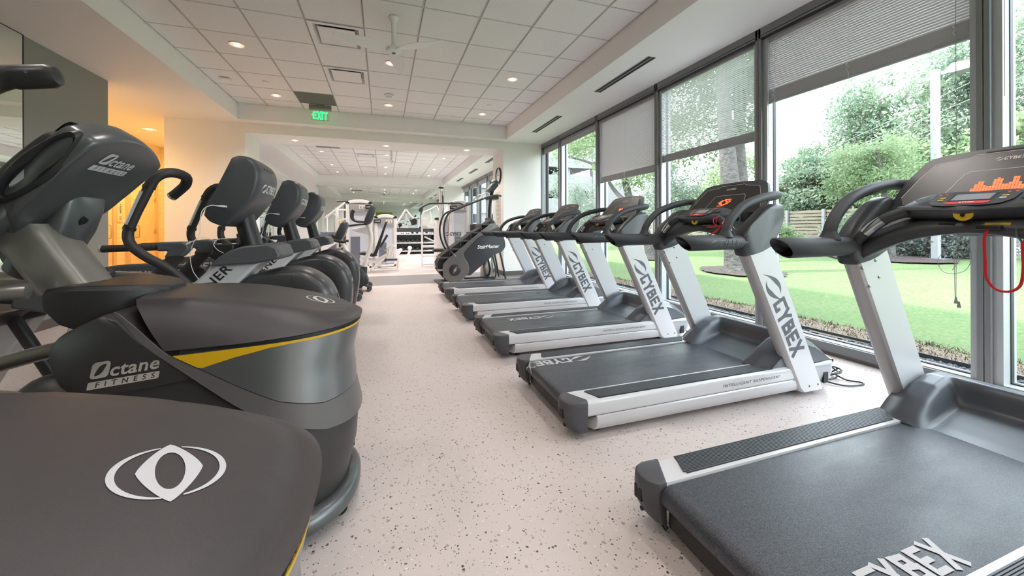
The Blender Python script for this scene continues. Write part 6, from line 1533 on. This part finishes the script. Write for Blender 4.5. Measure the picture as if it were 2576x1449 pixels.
t = empty('weight_machine', (2.0, 10.2, 0)); tag(t, 'white weight tower beside the lat pulldown column, half behind the stair climber', 'weight machine')
tower(t, .52, .36, 1.86, label_side=-1)
bm, L = cybex_bm(.10, .1, .18, .9); decal('side_logo', bm, frame((-.42, -.182, .95), (1, 0, 0), (0, 0, 1)), 'logo_grey', find(t, 'shield'), lift=.002)
b = MB(); b.box(.26, .42, -.4, -.2, 1.0, 1.22); b.build('roller_pad', 'pad_black', t, bevel=.03)
t = empty('pulley_tower', (1.72, 10.55, 0)); tag(t, 'shorter white shielded tower immediately left of the lat pulldown tower', 'weight machine')
b = MB(); b.box(-.30, -.22, -.15, .15, 0, 1.38); b.build('post', 'machine_white', t, bevel=.02); b = MB(); b.box(-.22, .22, -.10, .10, .1, 1.36); b.build('shield', 'shield', t)
b = MB(); b.prism(sp2([(-.30, 1.36), (-.1, 1.43), (.1, 1.45)], 3) + [(.12, 1.38), (-.28, 1.34)], 'y', -.16, .16); b.build('cap', 'machine_white', t); b = MB(); b.box(-.32, -.24, -.17, .17, 1.33, 1.40); b.build('cap_corner', 'black', t, bevel=.015)
# open white frame machine
t = empty('cable_frame', (1.25, 11.0, 0)); tag(t, 'open white upright frame with crossbars and cables, right of the dumbbell rack', 'weight machine')
for x in (-.17, .20): frame_tube(t, [(x, 0, 0), (x, 0, 1.36 if x > 0 else 1.48)], .032, name='upright_post')
frame_tube(t, sp([(-.17, 0, 1.45), (-.13, 0, 1.57), (.0, 0, 1.62), (.25, 0, 1.76)], 4), .028)
frame_tube(t, [(.25, 0, 1.76), (.36, 0, 1.50)], .03)
for z in (1.13, .58, .30, .06):
    b = MB(); b.box(-.17, .22, -.03, .03, z - (.035 if z > .5 else .02), z + (.035 if z > .5 else .02)); b.build('crossbar', 'machine_white', t, bevel=.008)
b = MB(); b.box(-.16, -.03, -.06, .06, 1.18, 1.40); b.cyl((.10, -.05, 1.25), .07, .03, 'y', 18); b.build('pulley_plate', 'machine_white', t, bevel=.006)
frame_tube(t, [(.06, 0, 1.60), (.11, 0, 1.28)], .03); frame_tube(t, [(-.10, 0, .86), (.18, 0, .72)], .02)
for p in ([(-.14, 0, 1.05), (-.10, 0, .40)], [(.10, 0, 1.10), (-.05, 0, .70)], [(.15, 0, 1.10), (.0, 0, .72)]): b = MB(); b.tube(p, .006, 6); b.build('cable', 'rack_dark', t)
# bench with curved white support, cable column and rowing pads seen between machines
t = empty('weight_bench', (.62, 12.6, 0)); tag(t, 'white curved-leg bench machine in front of the dumbbell rack', 'bench')
b = MB(); b.prism([(-.45, .04), (-.15, .20), (.0, .42), (-.05, .46), (-.30, .40), (-.50, .20)], 'y', -.05, .05); b.build('side_plate', 'machine_white', t, bevel=.01)
frame_tube(t, sp([(-.3, 0, .06), (.05, 0, .12), (.18, 0, .26), (.22, 0, .42)], 5), .04); b = MB(); b.ball((.22, 0, .46), .07); b.build('ball_end', 'machine_white', t)
b = MB(); b.box(-.44, -.30, -.1, .1, .5, 1.05); b.build('back_pad', 'pad_black', t, bevel=.03); frame_tube(t, [(-.42, 0, 0), (-.42, 0, 1.0)], .03)
frame_tube(t, [(.10, 0, 1.72), (.36, 0, 1.38)], .03); frame_tube(t, [(-.42, 0, .95), (-.1, 0, 1.4), (.10, 0, 1.72)], .03)
b = MB(); b.tube([(.36, -.12, 1.34), (.36, .12, 1.34)], .09, 16); b.tube([(.33, 0, 1.40), (.38, 0, 1.22)], .10, 14); b.build('roller_pad', 'pad_black', t, smooth=60)
# dark low bench and pulley trainer on the far left
t = empty('functional_trainer', (-1.7, 13.2, 0)); tag(t, 'white adjustable pulley machine with black grips at the far left of the weights room', 'weight machine')
for p in ([(0, 0, 0), (0, 0, 1.55)], [(.30, 0, 0), (.30, 0, 1.5)], [(-.05, 0, 1.45), (.55, -.1, 1.95)], [(0, 0, 1.5), (.15, 0, 1.62), (.3, 0, 1.5)]): frame_tube(t, p, .035)
b = MB(); b.tube([(.30, -.1, 1.98), (.62, -.1, 2.0)], .022, 8); b.tube([(.60, -.1, 2.0), (.68, -.1, 1.80)], .024, 8); b.build('handle', 'tube_black', t); b = MB(); b.ball((.42, -.1, 1.28), .06); b.build('knob', 'yellow', t)
b = MB(); b.box(-.2, .9, -.2, .2, .35, .92); o = b.build('storage_cabinet', 'rack_dark', bevel=.02); o.location = (-1.55, 12.0, 0); 
for v in o.data.vertices: v.co.z -= 0.35 if v.co.z < .5 else 0
tag(o, 'low dark cabinet at the left of the weights room, under the pulley machine', 'cabinet')
t = empty('exercise_ball_stand', (-2.6, 11.9, 0)); tag(t, 'dark weight stand at the left wall mirror of the weights room', 'weight rack')
frame_tube(t, [(0, 0, 0), (0, 0, 1.5)], .05, 'machine_white', 'post'); b = MB(); b.box(-.2, .3, -.2, .2, .0, .75); b.build('stack', 'shield_dark', t, bevel=.02)
bm, L = cybex_bm(.11, .1, .18, .9); decal('logo', bm, frame((-.2, -.202, .55), (1, 0, 0), (0, 0, 1)), 'logo_white', find(t, 'stack'), lift=.002)
# ================================================================== OUTDOORS
import numpy as np
def gz(x):
    return .03 if x < 5.8 else (.03 + .058 * (x - 5.8) if x < 13 else .448 + .03 * (x - 13))
def ground(name, x0, x1, y0, y1, m, lift=0.0, nx=40, ny=60, wob=0.0, seed=1, parent=None):
    rr_ = random.Random(seed); b = MB(); xs = lin(x0, x1, nx); ys = lin(y0, y1, ny)
    ed = [rr_.uniform(-wob, wob) for _ in ys]; ed2 = [rr_.uniform(-wob, wob) for _ in ys]
    def f(x, y):
        t = (x - x0) / (x1 - x0); j = min(len(ys) - 1, int(round((y - y0) / (y1 - y0) * (ny - 1)))); xx = x + ed[j] * (1 - t) * (wob > 0) + ed2[j] * t * (wob > 0)
        return (xx, y, gz(xx) + lift)
    b.grid(f, xs, ys); return b.build(name, m, parent, smooth=60)
lawn = ground('lawn', 4.30, 13.2, -12, 34, 'lawn', nx=50, ny=90); struct(lawn)
g2 = ground('ground_far', 13.0, 70, -30, 80, 'lawn', lift=-.02, nx=20, ny=20); struct(g2)
gr = ground('gravel_strip', XG - .0, 4.30, -12, 34, 'gravel', lift=.0, nx=8, ny=260, wob=.0); tag(gr, 'strip of grey gravel along the foot of the windows', 'gravel', kind='stuff')
b = MB(); b.box(4.165, 4.18, -12, 34, 0, .065); o = b.build('lawn_edging', 'edging'); tag(o, 'black edging strip between gravel and dry grass', 'edging')
dg = ground('dry_grass_strip', 4.18, 4.62, -12, 34, 'dry_grass', lift=.012, nx=8, ny=300, wob=.10, seed=5); tag(dg, 'band of dry brown grass beside the gravel', 'grass', kind='stuff')
# blades: tufts over lawn and dry strip near the glass
def blades(name, n, x0, x1, y0, y1, h, m, label, cat, seed, lean=.5):
    rs = np.random.RandomState(seed); x = rs.uniform(x0, x1, n); y = rs.uniform(y0, y1, n); z = np.array([gz(a) for a in x])
    hh = h * rs.uniform(.5, 1.2, n); a = rs.uniform(0, 2 * np.pi, n); l = hh * rs.uniform(0, lean, n); wv = .004 + .003 * rs.rand(n); b_ = rs.uniform(0, 2 * np.pi, n)
    v = np.zeros((n * 3, 3)); v[0::3] = np.stack([x - wv * np.cos(a), y - wv * np.sin(a), z], 1); v[1::3] = np.stack([x + wv * np.cos(a), y + wv * np.sin(a), z], 1); v[2::3] = np.stack([x + l * np.cos(b_), y + l * np.sin(b_), z + hh], 1)
    me = bpy.data.meshes.new(name); me.from_pydata(v.tolist(), [], np.arange(n * 3).reshape(-1, 3).tolist()); me.materials.append(MATS[m]); o = bpy.data.objects.new(name, me); COL.objects.link(o); tag(o, label, cat, kind='stuff'); return o
blades('dry_grass', 9000, 4.19, 4.72, .5, 12, .045, 'dry_grass', 'loose blades of dry straw grass along the gravel', 'grass', 3, 1.6)
# stones of the gravel
rs = random.Random(9); b = MB()
for k in range(5200):
    x, y = rs.uniform(XG + .02, 4.15), rs.uniform(.6, 9.5); r_ = rs.uniform(.008, .018); z = .03 + r_ * .4; a = rs.uniform(0, 3)
    p = [(x + r_ * math.cos(a + i * 1.571) * (1 if i % 2 else .7), y + r_ * math.sin(a + i * 1.571), z) for i in range(4)]
    v = [b.bm.verts.new(q) for q in p]; tp = b.bm.verts.new((x, y, z + r_ * .7)); bt = b.bm.verts.new((x, y, z - r_ * .5))
    for i in range(4): b.bm.faces.new((v[i], v[(i + 1) % 4], tp))
o = b.build('gravel_stones', 'gravel', smooth=0, recalc=False); tag(o, 'loose grey stones lying in the gravel strip', 'gravel', kind='stuff')
# paved path at the right and its retaining wall
b = MB(); b.grid(lambda x, y: (x, y, gz(x) + .03), lin(13.2, 24, 12), lin(-20, 7.3, 8)); o = struct(b.build('path', 'concrete'))
b = MB(); b.box(16.5, 17.0, -12, 4.1, .3, 1.02); o = struct(b.build('retaining_wall', 'concrete', bevel=.01))

# ---- trees
def leaves_mesh(name, blobs, n, size, m, parent, seed, shell=.55):
    rs = np.random.RandomState(seed); vol = np.array([b_[3] * b_[3] for b_ in blobs]); pk = rs.choice(len(blobs), n, p=vol / vol.sum())
    B_ = np.array([list(b_[:3]) + [b_[3], b_[4] if len(b_) > 4 else b_[3] * .8] for b_ in blobs])[pk]
    # clusters inside each blob
    nc = 26; rsd = np.random.RandomState(seed + 1); cl = rsd.normal(size=(len(blobs), nc, 3)); cl /= np.linalg.norm(cl, axis=2, keepdims=True); cl *= (shell + (1 - shell) * rsd.rand(len(blobs), nc, 1)) * .86
    c = cl[pk, rs.randint(0, nc, n)]; d = rs.normal(size=(n, 3)) * .20; p = c + d
    P = B_[:, :3] + p * B_[:, [3, 3, 4]]
    a = rs.normal(size=(n, 3)); a /= np.linalg.norm(a, axis=1, keepdims=True); q = rs.normal(size=(n, 3)); q[:, 2] *= .5; bb_ = np.cross(a, q); bb_ /= np.linalg.norm(bb_, axis=1, keepdims=True)
    s = size * rs.uniform(.6, 1.25, (n, 1)); a *= s; bb_ *= s * .45
    v = np.empty((n * 4, 3)); v[0::4] = P - a; v[1::4] = P + bb_ * .9; v[2::4] = P + a; v[3::4] = P - bb_ * .9
    me = bpy.data.meshes.new(name); me.from_pydata(v.tolist(), [], np.arange(n * 4).reshape(-1, 4).tolist()); me.materials.append(MATS[m])
    o = bpy.data.objects.new(name, me); COL.objects.link(o); o.parent = parent; return o
def tree(x, y, label, trunk, blobs, n, size, m, seed, r0=.2, branches=(), cat='tree', name='tree', group=None, off=True):
    z0 = gz(x); t = empty(name, (x, y, z0)); tag(t, label, cat, group); o3 = Vector((-x, -y, -z0))
    if trunk:
        p = sp(trunk, 5); b = MB(); k = len(p); b.tube(p, [r0 * (1.35 if i == 0 else lerp(1, .45, i / k)) for i in range(k)], 12); b.build('trunk', 'bark', t, off=o3, smooth=60)
        for bi, br in enumerate(branches):
            p = sp(br[1:], 5); k = len(p); b = MB(); b.tube(p, [br[0] * lerp(1, .3, i / k) for i in range(k)], 8); b.build('branch', 'branch', t, off=o3, smooth=60)
    leaves_mesh('crown', [(a - x, c - y, d - z0, *e) for a, c, d, *e in blobs], n, size, m, t, seed)
    return t
def auto_branches(trunk_top, blobs, r, rs):
    out = []
    for b_ in blobs: tt = Vector(trunk_top); e = Vector(b_[:3]); mid = tt.lerp(e, .5) + Vector((rs.uniform(-.2, .2), rs.uniform(-.2, .2), -.1)); out.append((r, tt, mid, e))
    return out
rs = random.Random(3)
# big oak in front of the striped-blind window, its twin just behind
tr = [(7.29, 6.12, .05), (7.27, 6.16, 1.0), (7.22, 6.22, 2.2), (7.16, 6.28, 3.4), (7.1, 6.3, 5.2)]
bl = [(7.2, 6.4, 6.2, 2.0), (6.2, 5.6, 5.6, 1.3), (8.3, 6.8, 5.8, 1.6), (7.0, 7.8, 5.6, 1.4)]
tree(7.29, 6.12, 'thick-trunked oak in a mulch ring outside the striped-blind window', tr, bl, 9000, .085, 'leaf_mid', 11, .24, auto_branches(tr[-1], bl, .10, rs))
tr = [(8.9, 7.2, .17), (8.85, 7.2, 1.5), (8.75, 7.25, 3.4), (8.7, 7.3, 5.5)]
bl = [(8.8, 7.3, 6.6, 1.9), (9.6, 8.4, 5.8, 1.5), (8.5, 7.1, 4.6, .7), (8.4, 6.9, 3.6, .5)]
tree(8.9, 7.2, 'second oak trunk, just right of and behind the thick oak', tr, bl, 8000, .085, 'leaf_mid', 12, .17, auto_branches(tr[-1], bl, .08, rs))
for (x, y, rx, ry, l) in ((7.4, 6.15, .60, .95, 'ring of brown mulch round the thick oak'), (7.9, 9.5, .55, .8, 'ring of brown mulch under the branching tree by the parking building'), (11.2, 5.5, .7, 1.15, 'ring of brown mulch under the small round tree'), (9.1, 7.3, .4, .6, 'patch of brown mulch behind the thick oak')):
    b = MB(); pts = []; q = random.Random(int(x * 10))
    us = lin(0, 1, 5); ths = lin(0, 2 * math.pi, 40)
    jit = [q.uniform(.92, 1.06) for _ in ths]; jit[-1] = jit[0]
    b.grid(lambda u, th: (x + rx * u * math.cos(th) * jit[min(39, int(round(th / (2 * math.pi) * 39)))], y + ry * u * math.sin(th) * jit[min(39, int(round(th / (2 * math.pi) * 39)))], gz(x + rx * u * math.cos(th)) + .035 + .05 * (1 - u)), us, ths)
    o = b.build('mulch_ring', 'mulch', smooth=60); tag(o, l, 'mulch', kind='stuff')
# branching tree left
tr = [(7.73, 9.33, .1), (7.7, 9.5, .8), (7.68, 9.9, 1.5), (7.65, 10.35, 2.2), (7.6, 10.5, 3.0), (7.6, 10.6, 4.2)]
brs = [(.09, (7.67, 10.0, 1.75), (7.5, 10.45, 2.05), (7.4, 10.9, 2.5), (7.25, 11.3, 3.15), (7.1, 12.1, 3.55), (6.9, 13.1, 3.9)), (.05, (7.25, 11.3, 3.15), (7.2, 11.4, 3.9), (7.1, 11.3, 4.7)), (.05, (7.6, 10.5, 3.0), (7.9, 9.9, 3.9), (8.1, 9.3, 4.6))]
bl = [(7.0, 11.6, 4.6, 1.5, 1.0), (6.9, 13.0, 4.4, 1.2, .8), (7.4, 10.3, 5.2, 1.6, 1.1), (7.9, 9.0, 4.6, 1.5, 1.0), (7.6, 9.3, 3.0, .7, .6), (7.2, 11.0, 3.2, .5, .4), (8.3, 8.3, 3.6, 1.0, .8), (7.6, 10.2, 2.6, .5, .4)]
tree(7.73, 9.33, 'forked tree with a long bare branch reaching past the corner windows', tr, bl, 15000, .07, 'leaf_bright', 13, .17, brs)
# loose grey-green tree further left, in front of the parking building
bl = [(8.6, 15.0, 1.8, 1.0, 1.1), (8.2, 14.0, 1.4, .8, .9), (9.2, 16.4, 2.4, 1.1, 1.4), (8.0, 14.6, 2.6, .6, .7), (8.6, 17.2, 3.2, .8, .9)]
tree(8.7, 15.2, 'pale grey-green shrubby tree in front of the parking building', [(8.7, 15.2, .15), (8.7, 15.2, 1.6), (8.6, 15.4, 3.0)], bl, 9000, .055, 'leaf_grey', 14, .07, auto_branches((8.7, 15.2, 1.0), bl, .025, rs))
bl = [(12.5, 14.4, 2.6, 1.3, 1.5), (12.0, 13.2, 1.6, 1.0, 1.0), (12.9, 15.3, 3.9, 1.1, 1.2), (12.2, 14.0, 4.2, .8, .9), (13.0, 13.0, 2.8, 1.1, 1.2)]
tree(12.5, 14.2, 'airy pale tree seen left of the thick oak trunk', [(12.5, 14.2, .4), (12.5, 14.2, 2.0), (12.5, 14.3, 4.0)], bl, 12000, .065, 'leaf_grey', 15, .08, auto_branches((12.5, 14.2, 1.6), bl, .03, rs))
bl = [(12.3, 10.9, 2.4, .9, 1.0), (12.6, 11.8, 1.7, .8, .9), (12.2, 10.0, 3.3, .7, .8), (13.0, 11.3, 3.4, .9, 1.0)]
tree(12.5, 11.2, 'small bright tree beside the thick oak trunk, in front of the fence', [(12.5, 11.2, .42), (12.5, 11.2, 1.8), (12.5, 11.1, 3.2)], bl, 8000, .06, 'leaf_bright', 16, .06, auto_branches((12.5, 11.2, 1.4), bl, .025, rs))
# small round tree in front of the fence
tr = [(11.06, 5.35, .31), (11.05, 5.37, 1.0), (11.0, 5.42, 1.7), (10.95, 5.5, 2.3), (10.9, 5.5, 2.9)]
bl = [(10.9, 5.7, 2.35, .75, .55), (10.9, 5.1, 2.2, .6, .45), (11.2, 6.2, 2.1, .6, .45), (11.4, 5.5, 2.9, .65, .5), (11.0, 6.0, 2.8, .55, .45)]
tree(11.06, 5.35, 'small round tree with a thin dark trunk behind the nearest treadmill console', tr, bl, 15000, .034, 'leaf_bright', 17, .085, auto_branches((11.0, 5.45, 1.9), bl, .035, rs))
# shrubs
for k, (x, y, z, r_, m, l) in enumerate(((11.9, 6.3, .55, .62, 'leaf_grey', 'round grey-green shrub at the left, right of the thin tree trunk'), (12.1, 5.4, .62, .75, 'leaf_bloom', 'rounded pale shrub behind the thin tree trunk'), (12.4, 4.75, .65, .72, 'leaf_bloom', 'flowering lilac shrub beside the lamp post'), (12.6, 6.9, .6, .6, 'leaf_mid', 'green shrub at the foot of the fence'), (12.0, 8.9, .5, .5, 'leaf_bright', 'bright low shrub under the treadmill handrail'), (11.4, 8.0, .45, .42, 'leaf_bright', 'lowest bright shrub by the oak mulch'))):
    t = empty('shrub', (x, y, gz(x))); tag(t, l, 'shrub'); leaves_mesh('foliage', [(0, 0, z - .1, r_, z), (.2, .45, z - .25, r_ * .7, z * .7), (-.1, -.45, z - .2, r_ * .75, z * .75)], 6500, .045, m, t, 30 + k)
# woodland rising behind the fence: each tree on its own
spec = []
q = random.Random(21)
def wood(X, y, top, wd, m, lab, n=9000, size=.10):
    z0 = gz(X); h = top - z0; bl = []
    for k in range(7):
        a = q.uniform(0, 6.28); rr_ = q.uniform(.1, .55) * wd; zz = z0 + h * q.uniform(.22, .80); bl.append((X + rr_ * math.cos(a), y + rr_ * math.sin(a), zz, wd * q.uniform(.42, .58), h * q.uniform(.16, .24)))
    bl.append((X, y, top - h * .17, wd * .40, h * .17))
    tree(X, y, lab, [(X, y, z0), (X, y, z0 + h * .4), (X + .2, y, z0 + h * .8)], bl, n, size, m, q.randint(0, 9999), .16, auto_branches((X, y, z0 + h * .4), bl[:4], .06, q))
W = [(18.5, 13.4, 3.6, 1.9, 'leaf_mid', 'low woodland tree at the left end of the fence view'), (19.0, 12.0, 4.5, 2.1, 'leaf_dark', 'vine-draped woodland tree left of the tallest crowns'), (20.5, 13.3, 5.3, 2.0, 'leaf_mid', 'mid-height woodland tree rising behind the vine-draped one'),
     (19.0, 10.2, 4.4, 2.2, 'leaf_mid', 'woodland tree directly above the middle of the fence'), (22.0, 12.3, 8.5, 2.6, 'leaf_dark', 'tall crown peaking in the middle of the largest window'), (21.5, 10.9, 8.3, 2.3, 'leaf_mid', 'tall crown just right of the central peak'),
     (17.8, 8.2, 4.2, 1.9, 'leaf_bright', 'bright woodland tree behind the round lawn tree'), (20.5, 8.9, 7.2, 2.2, 'leaf_mid', 'woodland tree left of the lamp post'), (22.0, 8.2, 9.4, 2.4, 'leaf_dark', 'tallest woodland tree behind the lamp head'),
     (21.5, 6.2, 10.4, 2.6, 'leaf_mid', 'tall woodland tree right of the lamp head'), (18.5, 6.2, 4.8, 2.0, 'leaf_bright', 'bright woodland tree low behind the lamp post'), (21.0, 3.8, 9.8, 2.6, 'leaf_mid', 'woodland tree seen past the big right mullion'),
     (18.5, 4.2, 5.6, 2.0, 'leaf_bright', 'lower woodland tree seen through the right edge window'), (21.5, 1.2, 9.0, 2.8, 'leaf_dark', 'woodland tree at the right end of the wood'), (21, -2.5, 9.5, 3.0, 'leaf_mid', 'woodland tree far to the right, mirrored on the left wall'),
     (19, -6.5, 8.5, 3.0, 'leaf_mid', 'woodland tree reflected in the left wall mirror'), (17.5, 17.0, 3.6, 2.0, 'leaf_mid', 'woodland tree behind the thick oak'), (19, 20.5, 4.4, 2.4, 'leaf_grey', 'pale tree beyond the airy one'), (20.5, 24.5, 3.6, 2.2, 'leaf_mid', 'distant tree near the parking building'), (17.0, -1.0, 4.5, 2.2, 'leaf_bright', 'low bright tree behind the retaining wall')]
for a in W: wood(*a)
# fence
b0 = empty('wood_fence', (16, 16, gz(16))); tag(b0, 'horizontal wooden slat fence with pale metal posts beyond the lawn', 'fence')
b = MB(); z = .58
for k in range(9): b.box(15.98, 16.02, 7.0, 27, z, z + .105); z += .135
b.build('slats', 'fence_wood', b0, off=(-16, -16, -gz(16)))
for y in [7.0, 8.35, 9.7, 11.05, 12.4, 13.75, 15.1, 16.45, 17.8, 19.15, 20.5, 21.85, 23.2, 24.55, 25.9]:
    b = MB(); b.box(15.90, 15.98, y - .045, y + .045, gz(16), 1.80); b.build('fence_post', 'fence_post', b0, off=(-16, -16, -gz(16)))
# lamp post
t = empty('parking_lamp', (11.5, 4.81, gz(11.5))); tag(t, 'white square lamp post with a box lamp head outside the largest window', 'lamp post')
b = MB(); b.box(-.06, .06, -.06, .06, -.1, 4.17); b.build('post', 'pole_white', t, bevel=.01)
b = MB(); b.box(-.03, .03, -.30, -.10, 4.02, 4.10); b.build('arm', 'pole_white', t)
b = MB(); b.loft([[(x, -.22, z) for x, z in ((-.10, 4.0), (.10, 4.0), (.10, 4.12), (-.10, 4.12))], [(x, -.30, z) for x, z in ((-.16, 3.97), (.16, 3.97), (.15, 4.18), (-.15, 4.18))], [(x, -.66, z) for x, z in ((-.16, 3.97), (.16, 3.97), (.13, 4.14), (-.13, 4.14))]]); b.build('lamp_head', 'pole_white', t, bevel=.015)
b = MB(); b.box(-.18, .18, -.18, .18, -.1, .05); b.build('footing', 'concrete', t)
# utility pole and wires
t = empty('utility_pole', (30, 20.5, gz(30))); tag(t, 'distant dark utility pole with a short crossarm', 'utility pole')
b = MB(); b.tube([(0, 0, -.2), (0, 0, 3.7)], .13, 10); b.build('pole', 'power_pole', t); b = MB(); b.box(-.06, .06, -.1, 1.0, 3.0, 3.1); b.box(-.05, .05, .9, 1.0, 3.1, 3.3); b.build('crossarm', 'power_pole', t)
for k, (za, zb_, l) in enumerate(((5.35, 1.75, 'uppermost of the thin overhead wires'), (4.85, 1.62, 'middle one of the thin overhead wires'), (4.35, 1.48, 'lowest of the thin overhead wires'))):
    b = MB(); A = Vector((13.6, 3.0, za)); Bv = Vector((24, 22, zb_ + 2.0)); pts = [A.lerp(Bv, t_) - Vector((0, 0, .35 * math.sin(math.pi * t_))) for t_ in lin(0, 1, 12)]; b.tube(pts, .009, 5); o = b.build('overhead_wire', 'wire'); tag(o, l, 'wire')
# parking building
t = empty('parking_building', (18, 41, .9)); tag(t, 'pale concrete parking building with dark open decks seen through the corner windows', 'building'); po = (-18, -41, -.9)
b = MB()
for z in (2.75, 5.38, 8.0, 10.62, 13.24): b.box(2, 23.7, 38, 38.3, z, z + 1.72)
b.build('parapets', 'concrete', t, off=po)
b = MB()
for z in (2.9, 5.53, 8.15, 10.77, 13.4): b.box(2, 23.7, 38.3, 52, z, z + .3)
b.build('decks', 'concrete', t, off=po); b = MB(); b.box(2, 23.7, 46, 46.3, 0, 15); b.build('core_wall', 'concrete_dark', t, off=po)
b = MB()
for x in (5, 10, 15, 20): b.box(x, x + .5, 38.4, 38.9, 0, 15)
b.box(23.2, 23.9, 37.9, 38.6, 0, 15); b.build('columns', 'concrete', t, off=po)
b = MB(); b.prism([(16, 2.9), (22, 5.4), (22, 5.7), (16, 3.2)], 'y', 40, 44); b.prism([(15, 5.5), (21, 8.0), (21, 8.3), (15, 5.8)], 'y', 40, 44); b.build('ramp', 'concrete', t, off=po)
b = MB(); b.box(2, 23.7, 37.9, 38.4, .6, 1.0); b.box(2, 23.7, 37.9, 38.4, 1.5, 1.7); b.build('rail', 'concrete', t, off=po)
t = empty('parking_stair_block', (27, 40, .8)); tag(t, 'lower pale block at the right end of the parking building', 'building')
b = MB(); b.box(-3, 3.5, 0, 6, 0, 5.9); b.build('walls', 'concrete', t); b = MB(); b.box(-2.5, 3.0, -.03, 0, 2.2, 2.9); b.build('opening', 'concrete_dark', t)
